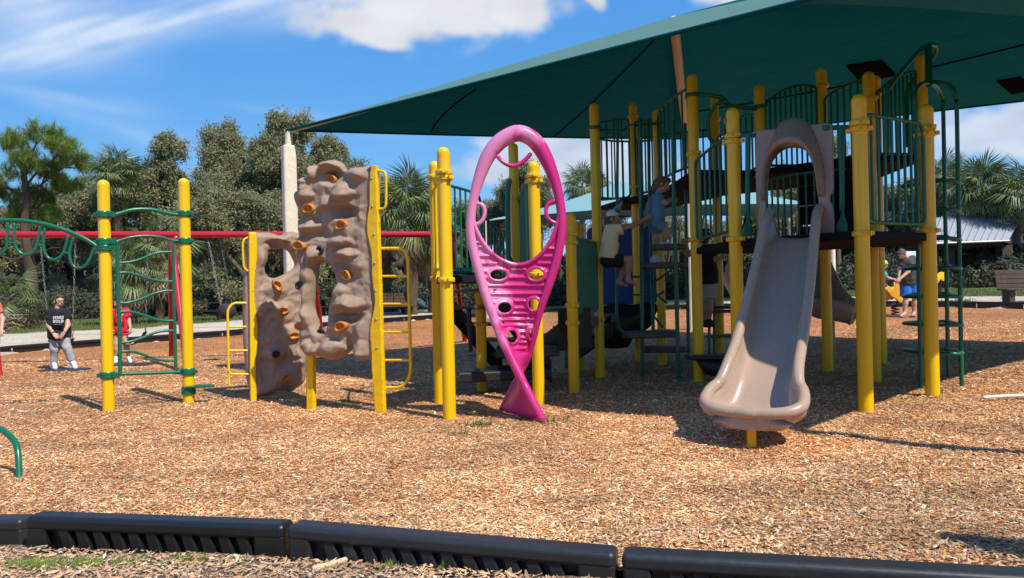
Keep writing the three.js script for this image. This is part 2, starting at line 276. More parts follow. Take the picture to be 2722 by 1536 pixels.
{
  const xs = range(-24, 24, 300).map(x => x), ds = 320;
  const f = [], uv = [], c = [], idx = [];
  for (let j = 0; j < ds; j++) for (let i = 0; i < xs.length; i++) {
    const x = xs[i], d0 = along(frontLine, x) + 0.03, d1 = along(backPts, x) - 0.03, t = j / (ds - 1), d = lerp(d0, d1, t ** 1.6), z = -d;
    f.push(x, land(x, z) + hump(x, z), z); uv.push(x * 0.62, z * 0.62);
    const n = fbm(x * 0.45, z * 0.6, 11, 4), m = fbm(x * 2.2, z * 2.6, 15, 3), k = 1.40 + 0.75 * n + 0.5 * m; c.push(k * 1.46, k * (1.19 - 0.12 * n), k * (0.86 - 0.2 * n));
  }
  for (let j = 0; j < ds - 1; j++) for (let i = 0; i < xs.length - 1; i++) { const a = j * xs.length + i, b = a + 1, d = a + xs.length, e = d + 1; idx.push(a, b, d, b, e, d); }
  const g = new THREE.BufferGeometry(); g.setAttribute('position', new THREE.Float32BufferAttribute(f, 3)); g.setAttribute('uv', new THREE.Float32BufferAttribute(uv, 2)); g.setAttribute('color', new THREE.Float32BufferAttribute(c, 3)); g.setIndex(idx); g.computeVertexNormals();
  tag(add('mulch_bed', g, mulchMat), 'orange brown wood mulch covering the playground', null, null, 'structure');
}
// wood chips: thin curled slivers, lying every way
function chipGeo(k) {
  const n = 7, f = [], idx = [], w = [0.55, 0.9, 1, 0.8, 1, 0.7, 0.3];
  for (let i = 0; i < n; i++) { const t = i / (n - 1) - 0.5, ww = 0.24 * w[(i + k) % 7] * (i === 0 || i === n - 1 ? 0.45 : 1), cy = 0.16 * t * t * (k % 2 ? 1 : -0.6) * 2; f.push(t, cy, -ww + 0.05 * Math.sin(k + i * 2), t, cy + 0.05, 0.04 * Math.sin(i + k), t, cy, ww + 0.05 * Math.cos(k * 2 + i)); }
  for (let i = 0; i < n - 1; i++) { const a = i * 3; idx.push(a, a + 1, a + 3, a + 1, a + 4, a + 3, a + 1, a + 2, a + 4, a + 2, a + 5, a + 4); }
  const g = new THREE.BufferGeometry(); g.setAttribute('position', new THREE.Float32BufferAttribute(f, 3)); g.setIndex(idx); return g.toNonIndexed().computeVertexNormals() ?? (() => { const h = g.toNonIndexed(); h.computeVertexNormals(); return h; })();
}
const chipMat = mat(lin(1, 1, 1), 0.9);
{
  const lists = [[], [], [], []], outer = [[], []];
  const tones = [[0.82, 0.49, 0.235], [0.75, 0.42, 0.18], [0.57, 0.30, 0.12], [0.88, 0.62, 0.36], [0.42, 0.22, 0.10], [0.78, 0.46, 0.24], [0.90, 0.71, 0.49], [0.66, 0.37, 0.16], [0.32, 0.17, 0.08]];
  const put = (x, d, list, sz, pale) => { const z = -d, t = pick(tones), k = rr(0.7, 1.12) * (1 + 0.62 * fbm(x * 0.45, z * 0.6, 11, 4) + 0.5 * fbm(x * 2.2, z * 2.6, 15, 3)); const c = lin(t[0] * k, t[1] * k, t[2] * k); if (pale) c.lerp(lin(0.44 * k, 0.29 * k, 0.20 * k), 0.45);
    list.push({ p: v3(x, land(x, z) + (pale ? -0.004 + outerBank(x, z) : hump(x, z)) + rr(-0.002, 0.010), z), q: quat(rr(-0.4, 0.4), rr(0, 6.283), rr(-0.4, 0.4)), s: v3(sz * rr(0.6, 1.5), sz, sz * rr(0.4, 0.9)), c }); };
  const zone = (d0, d1, per, sz) => { const n = Math.round((d1 - d0) * (d0 + d1) / 2 * 1.52 * per); for (let i = 0; i < n; i++) { const d = Math.sqrt(rr(d0 * d0, d1 * d1)), x = rr(-0.76, 0.76) * d; if (d < along(frontLine, x) + 0.06 || d > along(backPts, x) - 0.1) continue; put(x, d, lists[i & 3], sz * rr(0.6, 1.3) * (rnd() < 0.06 ? 1.7 : 1)); } };
  zone(2, 4.2, 5200, 0.0235); zone(4.2, 7, 3000, 0.026); zone(7, 11, 1200, 0.031); zone(11, 16, 340, 0.040);
  for (let i = 0; i < 30000; i++) { const d = rr(1.7, 3.6), x = rr(-0.9, 0.9) * d; if (d > along(frontLine, x) - 0.10) continue; put(x, d, outer[i & 1], (rnd() < 0.05 ? 0.055 : 0.024) * rr(0.6, 1.3), true); }
  lists.forEach((l, k) => tag(stuff('wood_chips', chipGeo(k), chipMat, l), 'loose orange brown wood chips strewn over the playground bed', 'wood chips', 'wood chips inside the border'));
  outer.forEach((l, k) => tag(stuff('bark_litter', chipGeo(k + 4), chipMat, l), 'pale bark litter on the soil in front of the black border', 'bark litter', 'bark in front of the border'));
}
// short grass: instanced blades
function bladeGeo() { const f = []; for (let b = 0; b < 5; b++) { const a = b * 1.35, ca = Math.cos(a), sa = Math.sin(a), w = 0.05, lean = 0.18 + 0.12 * b, ox = 0.10 * Math.cos(b * 2.4), oz = 0.10 * Math.sin(b * 2.4), h = 1 - b * 0.12; const P = (u, y, k) => [ox + ca * k + -sa * u, y, oz + sa * k + ca * u]; f.push(...P(-w, 0, 0), ...P(w, 0, 0), ...P(w * 0.7, h * 0.6, lean * 0.35), ...P(-w, 0, 0), ...P(w * 0.7, h * 0.6, lean * 0.35), ...P(-w * 0.7, h * 0.6, lean * 0.35), ...P(-w * 0.7, h * 0.6, lean * 0.35), ...P(w * 0.7, h * 0.6, lean * 0.35), ...P(0, h, lean)); } const g = new THREE.BufferGeometry(); g.setAttribute('position', new THREE.Float32BufferAttribute(f, 3)); g.computeVertexNormals(); return g; }
const leafMat = (c, t = 0.3) => new THREE.MeshPhysicalMaterial({ color: c, roughness: 0.75, transmission: t, thickness: 0, side: THREE.DoubleSide });
const grassMat = new THREE.MeshPhysicalMaterial({ color: lin(1, 1, 1), roughness: 0.9, transmission: 0.25, thickness: 0, side: THREE.DoubleSide });
{
  const l = []; const tint = () => lin(rr(0.10, 0.19), rr(0.15, 0.24), rr(0.02, 0.05));
  for (let i = 0; i < 42000; i++) { const x = rr(-18, 19), d = along(backPts, x) + 0.3 + 20 * rnd() ** 1.4, z = -d; if (sandy(x, z) > 0.45 + 0.25 * (rnd() - 0.3)) continue; l.push({ p: G(x, z).add(v3(0, 0.085, 0)), q: quat(0, rr(0, 6.28), 0), s: v3(0.12, rr(0.04, 0.09), 0.12).multiplyScalar(rr(0.8, 1.7)), c: tint() }); }
  tag(stuff('lawn_grass', bladeGeo(), grassMat, l), 'short mown grass between the playground and the trees', 'grass');
  const f = [];
  for (const [px, py, n, r] of [[150, 1458, 170, 0.09], [60, 1460, 110, 0.07], [250, 1455, 60, 0.06], [330, 1446, 24, 0.04], [470, 1440, 50, 0.05], [330, 1398, 14, 0.03], [980, 1442, 18, 0.04], [1080, 1450, 10, 0.04], [600, 1440, 16, 0.03], [1430, 1422, 22, 0.025]]) { const c = GP(px, py); for (let i = 0; i < n; i++) { const a = rr(0, 6.28), q = r * Math.sqrt(rnd()); f.push({ p: G(c.x + Math.cos(a) * q * 1.6, c.z + Math.sin(a) * q).add(v3(0, -0.012 + outerBank(c.x, c.z), 0)), q: quat(rr(-0.3, 0.3), rr(0, 6.28), 0), s: v3(0.03, rr(0.018, 0.045), 0.03), c: lin(rr(0.14, 0.24), rr(0.22, 0.34), rr(0.02, 0.05)) }); } }
  for (const [px, py, n] of [[1205, 1072, 26], [1400, 1062, 14], [2370, 990, 10], [1140, 1095, 8], [870, 1010, 8]]) { const c = GP(px, py); for (let i = 0; i < n; i++) f.push({ p: G(c.x + rr(-0.12, 0.12), c.z + rr(-0.05, 0.05)).add(v3(0, 0.005, 0)), q: quat(rr(-0.6, 0.6), rr(0, 6.28), 0), s: v3(0.06, rr(0.04, 0.09), 0.06), c: lin(rr(0.10, 0.16), rr(0.18, 0.26), rr(0.02, 0.04)) }); }
  tag(stuff('weed_grass', bladeGeo(), grassMat, f), 'bright tufts of weed grass at the front border and among the mulch', 'grass');
}
// black plastic border timbers
function timber(A, B, topA, topB, label, near) {
  const mid = A.clone().add(B).multiplyScalar(0.5), t = thing('border_timber', label, 'border timber', v3(mid.x, (topA + topB) / 2 - 0.2, mid.z), near ? undefined : 'border timbers along the back');
  const dir = v3(B.x - A.x, 0, B.z - A.z), L = dir.length(); dir.normalize(); const turn = Math.atan2(-dir.z, dir.x), tilt = Math.atan2(topB - topA, L), y = (topA + topB) / 2;
  const fix = g => { g.rotateZ(tilt); g.rotateY(turn); g.translate(mid.x, y, mid.z); return g; };
  const bx = (x0, x1, y0, y1, z0, z1, r) => fix(box((x0 + x1) / 2, (y0 + y1) / 2, (z0 + z1) / 2, x1 - x0, y1 - y0, z1 - z0, r));
  const h = L / 2, D = near ? 0.052 : 0.05;
  const capR = near ? 0.022 : 0.01;
  const body = [bx(-h, h, -0.062, 0, -D, D, capR), bx(-h + 0.01, h - 0.01, -0.32, -0.05, -0.03, 0.012, 0.008)];
  if (near) body.push(bx(h - 0.135, h - 0.002, -0.32, -0.04, -D + 0.002, D - 0.003, 0.016), bx(-h + 0.002, -h + 0.10, -0.32, -0.04, -D + 0.002, D - 0.003, 0.016));
  add('body', body.map(boxUV), near === 2 ? M.timberGrey : M.timber, t);
  if (near) for (let x = -h + 0.19; x < h - 0.16; x += 0.082) { const s = new THREE.Shape([[-0.012, 0], [0.030, 0], [0.105, -0.24], [0.063, -0.24]].map(p => new THREE.Vector2(...p))); const g = new THREE.ExtrudeGeometry(s, { depth: 0.026, bevelSize: 0.004, bevelThickness: 0.006, bevelSegments: 2 }); g.translate(x - 0.02, -0.056, 0.010); add('rib', fix(g), near === 2 ? M.timberGrey : M.timber, t); }
  return t;
}
const scuff = canvasTex(512, 512, (g, w, h) => { g.fillStyle = '#8a8a8a'; g.fillRect(0, 0, w, h); for (let i = 0; i < 700; i++) { const v = rr(70, 255) | 0; g.strokeStyle = `rgba(${v},${v},${v * 0.97 | 0},${rr(0.05, 0.4)})`; g.lineWidth = rr(0.5, 2.2); const x = rnd() * w, y = rnd() * h, l = rr(4, 70); g.beginPath(); g.moveTo(x, y); g.lineTo(x + l, y + rr(-0.12, 0.12) * l); g.stroke(); } for (let i = 0; i < 2600; i++) { const v = rr(110, 255) | 0; g.fillStyle = `rgba(${v},${v * 0.94 | 0},${v * 0.85 | 0},${rr(0.1, 0.6)})`; g.fillRect(rnd() * w, rnd() * h, rr(1, 3), rr(1, 2)); } }, true, true);
M.timber = mat(lin(0.045, 0.047, 0.050), 0.5, { map: scuff, roughnessMap: roughMap }); M.timberGrey = mat(lin(0.085, 0.090, 0.098), 0.55, { map: scuff, roughnessMap: roughMap });
{
  const top = (px, py, d) => V(px, py, d);
  const a0 = top(-420, 1300, 3.75), a1 = top(74, 1298, 3.33), b0 = top(84, 1290, 3.27), b1 = top(727, 1312, 3.05), c0 = top(738, 1312, 3.04), c1 = top(1552, 1380, 2.66), d0 = top(1566, 1381, 2.65), d1 = top(2700, 1442, 2.30);
  for (const [p, q, l, k] of [[a0, a1, 'grey black border timber cut off by the left edge in front', 2], [b0, b1, 'darkest black ribbed border timber in front, left of the joint', 1], [c0, c1, 'black grey ribbed border timber in front, below the rock wall and pink fish', 2], [d0, d1, 'black grey border timber in front at lower right, without ribs showing', 2]]) timber(p, q, p.y, q.y, l, k);
  for (let i = 0; i < backPts.length - 1; i++) { const [ax, ad] = backPts[i], [bx, bd] = backPts[i + 1], L = Math.hypot(bx - ax, bd - ad), n = Math.max(1, Math.round(L / 1.25)); for (let k = 0; k < n; k++) { const x0 = lerp(ax, bx, (k + 0.008) / n), x1 = lerp(ax, bx, (k + 0.992) / n), e0 = lerp(ad, bd, (k + 0.008) / n), e1 = lerp(ad, bd, (k + 0.992) / n); const A = G(x0, -e0), B = G(x1, -e1); if (Math.abs(x0) > e0 * 0.85 && Math.abs(x1) > e1 * 0.85) continue; timber(A, B, A.y + 0.17, B.y + 0.17, 'black plastic border timber in the row along the back of the mulch', 0); } }
}
// ---------- vegetation
function leafCluster(n, L, W, spread) {   // a sprig: n folded leaves round a point
  const f = []; for (let i = 0; i < n; i++) { const a = rr(0, 6.28), e = rr(-0.6, 1.2), dir = v3(Math.cos(a) * Math.cos(e), Math.sin(e), Math.sin(a) * Math.cos(e)), o = v3(rr(-1, 1), rr(-1, 1), rr(-1, 1)).multiplyScalar(spread), s = v3(rr(-1, 1), rr(-1, 1), rr(-1, 1)).cross(dir).normalize().multiplyScalar(W); const l = L * rr(0.7, 1.3), m = o.clone().addScaledVector(dir, l * 0.5), t = o.clone().addScaledVector(dir, l), a1 = m.clone().add(s), b1 = m.clone().sub(s); for (const p of [o, a1, t, o, t, b1]) f.push(p.x, p.y, p.z); }
  const g = new THREE.BufferGeometry(); g.setAttribute('position', new THREE.Float32BufferAttribute(f, 3)); g.computeVertexNormals(); return g;
}
const sprigs = [0, 1, 2].map(() => leafCluster(12, 0.13, 0.028, 0.12));
const leafM = new THREE.MeshPhysicalMaterial({ color: lin(1, 1, 1), roughness: 0.7, transmission: 0.4, thickness: 0, side: THREE.DoubleSide });
const bark = canvasTex(256, 256, (g, w, h) => { g.fillStyle = '#8c8278'; g.fillRect(0, 0, w, h); for (let i = 0; i < 900; i++) { const v = rr(60, 190) | 0; g.fillStyle = `rgba(${v},${v * 0.93 | 0},${v * 0.85 | 0},0.4)`; g.fillRect(rnd() * w, rnd() * h, rr(1, 5), rr(6, 34)); } }, true, true);
const barkMat = (c) => mat(c, 0.95, { map: bark, bumpMap: bark, bumpScale: 0.02 });
const B = { grey: barkMat(lin(0.52, 0.47, 0.41)), brown: barkMat(lin(0.24, 0.18, 0.13)), pine: barkMat(lin(0.30, 0.25, 0.21)), palm: barkMat(lin(0.36, 0.29, 0.22)) };
function limb(a, b, ra, rb, wob, n = 5) { const pts = []; for (let i = 0; i <= n; i++) { const t = i / n, p = a.clone().lerp(b, t); if (i && i < n) p.add(v3(rr(-wob, wob), rr(-wob, wob), rr(-wob, wob))); pts.push(p); } const c = new THREE.CatmullRomCurve3(pts), m = n * 3, fr = c.computeFrenetFrames(m), rings = []; for (let i = 0; i <= m; i++) { const p = c.getPointAt(i / m), r = lerp(ra, rb, i / m), ring = []; for (let k = 0; k < 8; k++) { const an = k / 8 * 6.2832, rr_ = r * (1 + 0.12 * Math.sin(k * 2.3 + i)); ring.push(p.clone().addScaledVector(fr.normals[i], Math.cos(an) * rr_).addScaledVector(fr.binormals[i], Math.sin(an) * rr_)); } rings.push(ring); } const g = loft(rings); const uv = new Float32Array(g.attributes.position.count * 2); for (let i = 0; i < uv.length / 2; i++) { uv[i * 2] = (i % 8) / 4; uv[i * 2 + 1] = Math.floor(i / 8) * 0.25; } g.setAttribute('uv', new THREE.BufferAttribute(uv, 2)); return { g, c }; }
// broadleaf tree: limbs fork, sprigs gather in clumps near the ends of the twigs
function oak(base, H, R, o) {
  seed = o.seed; const t = thing(o.name || 'oak_tree', o.label, o.cat || 'tree', base, o.group); const woods = [], ends = [], tips = [];
  const fork = (a, dir, len, r, lev) => { const b = a.clone().addScaledVector(dir, len); const { g, c } = limb(a, b, r, r * 0.62, len * 0.07, 4); woods.push(g); if (lev >= 2) for (let k = 2; k <= 4; k++) tips.push([c.getPointAt(k / 4), lev]); if (lev >= (o.levels || 4)) { ends.push(b); return; } const n = lev === 0 ? 4 : rnd() < 0.4 ? 3 : 2; for (let i = 0; i < n; i++) { const d = dir.clone().add(v3(rr(-1, 1), rr(-0.35, 0.75), rr(-1, 1)).multiplyScalar(lev === 0 ? 0.95 : 0.85)).normalize(); d.y = Math.max(d.y, -0.15); fork(b, d.normalize(), len * rr(0.62, 0.86), r * 0.6, lev + 1); } };
  const th = H * (o.trunk || 0.24), lean = v3(rr(-0.12, 0.12), 1, rr(-0.1, 0.1)).normalize(); fork(base.clone().add(v3(0, -0.15, 0)), lean, th, o.r || H * 0.028, 0);
  for (const s of o.stems || []) fork(base.clone().add(v3(s, -0.1, 0)), v3(rr(-0.3, 0.3) + s * 0.2, 1, 0).normalize(), th * 1.2, (o.r || H * 0.028) * 0.7, 0);
  // fit the skeleton's tips into the wanted crown
  let my = -1e9, mx = 0; for (const [p] of tips) { my = Math.max(my, p.y - base.y); mx = Math.max(mx, Math.abs(p.x - base.x)); } const sy = (H - 0.5) / my, sx = (R - 0.3) / mx; const fit = p => { p.x = base.x + (p.x - base.x) * sx; p.z = base.z + (p.z - base.z) * sx; p.y = base.y + (p.y - base.y) * sy; };
  for (const g of woods) { const q = g.attributes.position; for (let i = 0; i < q.count; i++) q.setXYZ(i, base.x + (q.getX(i) - base.x) * sx, base.y + (q.getY(i) - base.y) * sy, base.z + (q.getZ(i) - base.z) * sx); g.computeVertexNormals(); }
  for (const e of tips) fit(e[0]);
  add('trunk', woods, o.bark || B.grey, t);
  const list = [], N = o.leaves, c0 = o.color; const cl = tips.filter(() => rnd() < (o.keep || 0.8)); for (const g of o.gap || []) for (let i = cl.length - 1; i >= 0; i--) if (cl[i][0].distanceTo(g[0]) < g[1]) cl.splice(i, 1);
  const lo = o.low; if (lo) for (let i = 0; i < lo; i++) { const a = rr(0, 6.28); cl.push([base.clone().add(v3(Math.cos(a) * R * rr(0.2, 0.9), H * rr(0.08, 0.45), Math.sin(a) * R * rr(0.2, 0.8))), 3]); }
  for (let i = 0; i < N; i++) { const [c, lev] = cl[Math.floor(rnd() * cl.length)], s = (o.clump || 0.5) * (0.5 + 0.75 * rnd()); const a = v3(rr(-1, 1) + rr(-1, 1), rr(-1, 1) + rr(-0.8, 0.8), rr(-1, 1) + rr(-1, 1)).multiplyScalar(s * 0.62), k = rr(0.65, 1.3), w = rnd() < 0.25 ? 1.25 : 1; list.push({ p: c.clone().add(a), q: quat(rr(0, 6.28), rr(0, 6.28), rr(0, 6.28)), s: (o.leaf || 1) * rr(0.8, 1.5), c: lin(c0[0] * k * w, c0[1] * k, c0[2] * k) }); }
  stuff('crown', sprigs[o.seed % 3], leafM, list, t);
  return t;
}
// fan palm: boots on the trunk, a head of fan fronds each its own mesh, a skirt of dead ones
function fanGeo(k, dead) {
  const n = dead ? 16 : 34, f = [], c = []; const L = 0.62; const st = 0.55;
  const col = dead ? () => { const v = rr(0.7, 1.2); return [0.42 * v, 0.32 * v, 0.18 * v]; } : (() => { const v = rr(0.75, 1.2); return [0.17 * v, 0.22 * v, 0.075 * v]; });
  const tri = (a, b, d, q) => { for (const p of [a, b, d]) f.push(p.x, p.y, p.z), c.push(...q); };
  const pb = [0.2, 0.19, 0.08]; tri(v3(-0.014, 0, 0), v3(0.014, 0, 0), v3(0.01, 0, st), pb); tri(v3(-0.014, 0, 0), v3(0.01, 0, st), v3(-0.01, 0, st), pb);
  for (let i = 0; i < n; i++) { const a = lerp(-2.2, 2.2, i / (n - 1)) + rr(-0.05, 0.05), l = L * (1 - 0.28 * Math.abs(a) / 2.2) * rr(0.85, 1.12), w = 0.017, dx = Math.sin(a), dz = Math.cos(a); const drop = dead ? 0.25 : 0.10 + 0.08 * Math.abs(a); const at = (s, u, y) => v3(dx * l * s + dz * u, y, st + 0.12 * Math.cos(a) + dz * l * s - dx * u); const q = col(); const m1 = at(0.5, w, 0.05 - drop * 0.25 * l), m2 = at(0.5, -w, 0.05 - drop * 0.25 * l), tp = at(1, 0, -drop * 2.2 * l - rr(0, 0.1)), s0 = at(0.04, 0, 0); tri(s0, m1, m2, q); tri(m1, tp, m2, q); }
  const g = new THREE.BufferGeometry(); g.setAttribute('position', new THREE.Float32BufferAttribute(f, 3)); g.setAttribute('color', new THREE.Float32BufferAttribute(c, 3)); g.computeVertexNormals(); return g;
}
const fans = [0, 1, 2].map(k => fanGeo(k)), deads = [0, 1].map(k => fanGeo(k, true));
const fanM = new THREE.MeshPhysicalMaterial({ color: lin(1, 1, 1), vertexColors: true, roughness: 0.5, transmission: 0.2, thickness: 0, side: THREE.DoubleSide });
function palm(base, H, S, o) {
  seed = o.seed; const t = thing('cabbage_palm', o.label, 'palm', base, o.group); const top = base.clone().add(v3(o.lean || 0, H, 0));
  const { g } = limb(base.clone().add(v3(0, -0.15, 0)), top, o.r || 0.17, (o.r || 0.17) * 1.05, 0.05, 5); const tr = add('trunk', g, B.palm, t);
  const boots = []; for (let i = 0; i < 60; i++) { const a = i * 2.4, y = lerp(0.35, 0.98, i / 60), p = base.clone().lerp(top, y).add(v3(Math.cos(a) * 0.18, 0, Math.sin(a) * 0.18)); const b = new THREE.BoxGeometry(0.09, 0.22, 0.05); b.rotateX(0.3); b.rotateY(-a + Math.PI / 2); b.translate(p.x, p.y, p.z); boots.push(b); } add('boots', boots, B.palm, tr);
  const put = (geo, el, az, s, name) => { const m = new THREE.Mesh(geo, fanM); m.name = name; m.position.copy(top).sub(t.off).add(v3(0, rr(-0.15, 0.15), 0)); m.quaternion.copy(quat(-el, az, rr(-0.4, 0.4))); m.scale.setScalar(s); m.castShadow = m.receiveShadow = true; t.add(m); };
  const n = o.n || 34; for (let i = 0; i < n; i++) { const u = i / n, el = lerp(1.35, -0.75, Math.pow(u, 0.8)) + rr(-0.12, 0.12); put(pick(fans), el, i * 2.399 + rr(-0.2, 0.2), S * rr(0.85, 1.1), 'frond'); }
  for (let i = 0; i < (o.dead || 0); i++) put(pick(deads), rr(-1.45, -0.95), i * 2.399 + rr(-0.3, 0.3), S * rr(0.8, 1.05), 'dead_frond');
  return t;
}
// pine: straight trunk, tiers of limbs, tufts of needles
{
  seed = 77; const b = GP(86, 830), t = thing('pine_tree', 'tall bright green pine with bare grey trunk at far left', 'tree', b);
  const H = V(60, 330, -b.z).y - b.y, woods = [], tips = []; const tr = limb(b.clone().add(v3(0, -0.2, 0)), b.clone().add(v3(-0.28, H - 0.5, 0)), 0.24, 0.06, 0.10, 7); woods.push(tr.g);
  const pd = -b.z; for (const [cx, cy, r] of [[28, 362, 36], [105, 345, 42], [150, 372, 30], [186, 408, 34], [60, 418, 44], [130, 432, 40], [-20, 440, 46], [20, 492, 44], [92, 500, 40], [168, 470, 30], [60, 548, 30], [124, 545, 22], [-70, 400, 46], [-60, 520, 40]]) {
    const c = V(cx, cy, pd + rr(-0.9, 0.9)); const q = tr.c.getPointAt(clamp((c.y - b.y) / H - rr(0.08, 0.16), 0.3, 0.97)); const L = limb(q, c, 0.05, 0.015, 0.12, 4); woods.push(L.g); const R2 = r / FOC * pd; for (let m = 0; m < 11; m++) { const a = rr(0, 6.28), e = Math.asin(rr(-0.7, 1)), k = R2 * rr(0.45, 1); const p2 = c.clone().add(v3(Math.cos(a) * Math.cos(e) * k, Math.sin(e) * k * 0.8, Math.sin(a) * Math.cos(e) * k)); tips.push(p2); if (m < 5) woods.push(limb(L.c.getPointAt(0.8), p2, 0.018, 0.006, 0.04, 2).g); } }
  for (const [u, a, l] of [[0.40, 0.4, 1.6], [0.42, 3.3, 1.5], [0.30, 2.9, 2.2], [0.47, 5.5, 1.4]]) { const p = tr.c.getPointAt(u); woods.push(limb(p, p.clone().add(v3(Math.cos(a) * l, 0.2 + rr(-0.2, 0.3), Math.sin(a) * l)), 0.045, 0.012, 0.12, 4).g); }
  add('trunk', woods, B.pine, t);
  const f = []; for (let i = 0; i < 44; i++) { const a = rr(0, 6.28), e = rr(-0.35, 1.45), d = v3(Math.cos(a) * Math.cos(e), Math.sin(e), Math.sin(a) * Math.cos(e)), s = v3(-Math.sin(a), 0, Math.cos(a)).multiplyScalar(0.006), l = rr(0.20, 0.30), q = d.clone().multiplyScalar(l), o = v3(0, rr(-0.12, 0.12), 0); for (const p of [o.clone().sub(s), o.clone().add(s), q.clone().add(o)]) f.push(p.x, p.y, p.z); }
  const tuft = new THREE.BufferGeometry(); tuft.setAttribute('position', new THREE.Float32BufferAttribute(f, 3)); tuft.computeVertexNormals();
  const l = []; for (const c of tips) for (let i = 0; i < 9; i++) { const k = rr(0.7, 1.25); l.push({ p: c.clone().add(v3(rr(-1, 1) + rr(-1, 1), rr(-1, 1) * 0.8, rr(-1, 1) + rr(-1, 1)).multiplyScalar(0.15)), q: quat(rr(-0.5, 0.5), rr(0, 6.28), rr(-0.5, 0.5)), s: rr(0.8, 1.3), c: lin(0.24 * k, 0.34 * k, 0.045 * k) }); }
  stuff('crown', tuft, leafM, l, t);
}
const at = (px, d) => { const p = V(px, 727, d); return G(p.x, p.z); };
const hgt = (px, py, d) => { const b = at(px, d); return V(px, py, d).y - b.y; };
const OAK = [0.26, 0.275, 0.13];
for (const [px, d, topY, w, sd, lv, label, ex] of [
  [440, 37, 318, 80, 21, 6200, 'slim grey green oak with a feathery top behind the loop ladder', { keep: 0.55, trunk: 0.34 }],
  [520, 36, 345, 75, 41, 5600, 'lower grey green oak with pale limbs left of the tallest oaks', { keep: 0.5, stems: [0.5] }],
  [592, 38, 288, 92, 22, 8200, 'tall grey green oak behind the right post of the loop ladder', { keep: 0.58, trunk: 0.32 }],
  [665, 37, 365, 70, 42, 4800, 'short oak in the dip between the two tallest oaks', { keep: 0.5 }],
  [748, 36, 270, 100, 23, 9500, 'tallest grey green oak, behind the cream canopy pole', { keep: 0.6, trunk: 0.3 }],
  [835, 38, 325, 74, 24, 5600, 'smaller oak just right of the cream canopy pole', { keep: 0.6 }],
  [330, 40, 400, 150, 25, 9000, 'low spreading oak between the pine and the loop ladder', {}],
  [215, 42, 440, 140, 26, 7500, 'dull oak behind the pine trunk', {}],
  [40, 42, 500, 150, 27, 7500, 'dull oak beyond the pine at the left edge', {}],
  [640, 33, 455, 190, 28, 9000, 'leaning silvery oak with bare pale limbs behind the rock wall', { keep: 0.55 }],
  [930, 44, 395, 90, 29, 3500, 'thin wispy oak sprays beside the top of the rock wall', { keep: 0.4 }],
  [1010, 46, 440, 130, 30, 6500, 'round bright oak behind the palms right of the rock wall', { color: [0.17, 0.22, 0.07] }],
  [1340, 44, 400, 90, 31, 5500, 'oak seen through the window of the pink fish', {}],
  [1250, 48, 480, 130, 32, 6000, 'low oak left of the far canopy seen through the pink fish', {}],
  [1520, 50, 405, 70, 33, 4200, 'slender yellowish tree beyond the far canopy', { color: [0.22, 0.22, 0.09], keep: 0.5 }],
  [1640, 54, 510, 160, 34, 5000, 'low tree behind the far canopy and the climbing boy', {}],
  [1830, 46, 540, 170, 35, 6500, 'low oak seen under the deck left of the slide', {}],
  [2000, 46, 470, 170, 36, 8500, 'speckled oak seen through the arch of the slide hood', {}],
  [2115, 37, 330, 150, 37, 9500, 'oak with a pale trunk beyond the deck right of the slide', { trunk: 0.30, r: 0.27, low: 0 }],
  [2290, 44, 420, 150, 38, 7500, 'oak behind the bent man in blue shorts', {}],
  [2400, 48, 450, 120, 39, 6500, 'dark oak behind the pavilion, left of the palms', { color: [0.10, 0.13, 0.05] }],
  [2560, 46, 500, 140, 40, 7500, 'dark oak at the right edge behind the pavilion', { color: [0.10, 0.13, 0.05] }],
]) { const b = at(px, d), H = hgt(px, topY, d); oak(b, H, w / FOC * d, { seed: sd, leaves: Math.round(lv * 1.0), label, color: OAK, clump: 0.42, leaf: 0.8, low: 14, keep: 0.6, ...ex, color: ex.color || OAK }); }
for (const [px, d, crownY, S, sd, label, o] of [
  [300, 36, 445, 1.45, 51, 'tall cabbage palm showing behind the left post of the loop ladder', { dead: 16, n: 40 }],
  [330, 27, 690, 1.31, 52, 'short cabbage palm with a brown skirt behind the loop ladder', { dead: 26, n: 18 }],
  [400, 27.5, 640, 1.39, 53, 'cabbage palm with pale hanging skirt between the ladder posts', { dead: 30, n: 16 }],
  [1035, 30, 535, 1.68, 54, 'full cabbage palm just right of the rock wall', { dead: 22, n: 44, r: 0.26 }],
  [975, 33, 560, 1.39, 55, 'cabbage palm half hidden by the right edge of the rock wall', { dead: 14 }],
  [1090, 31, 620, 1.31, 56, 'cabbage palm standing behind the pair of yellow posts', { dead: 18, r: 0.2 }],
  [20, 25, 760, 1.23, 57, 'low palm with straw coloured fronds at the left edge', { dead: 26, n: 10 }],
  [2478, 38, 480, 1.72, 58, 'bright green cabbage palm above the pavilion roof', { n: 46, dead: 8 }],
  [2590, 36, 500, 1.72, 59, 'cabbage palm at the right edge beyond the pavilion', { n: 40, dead: 8 }],
  [2385, 42, 450, 1.39, 60, 'cabbage palm behind the green hoop ladder', { n: 30, dead: 6 }],
  [1470, 47, 470, 1.39, 61, 'far cabbage palm beside the edge of the far canopy', { n: 30, dead: 6 }],
]) { const b = at(px, d), H = Math.max(0.6, V(px, crownY, d).y - b.y); palm(b, H, S, { seed: sd, label, ...o }); }
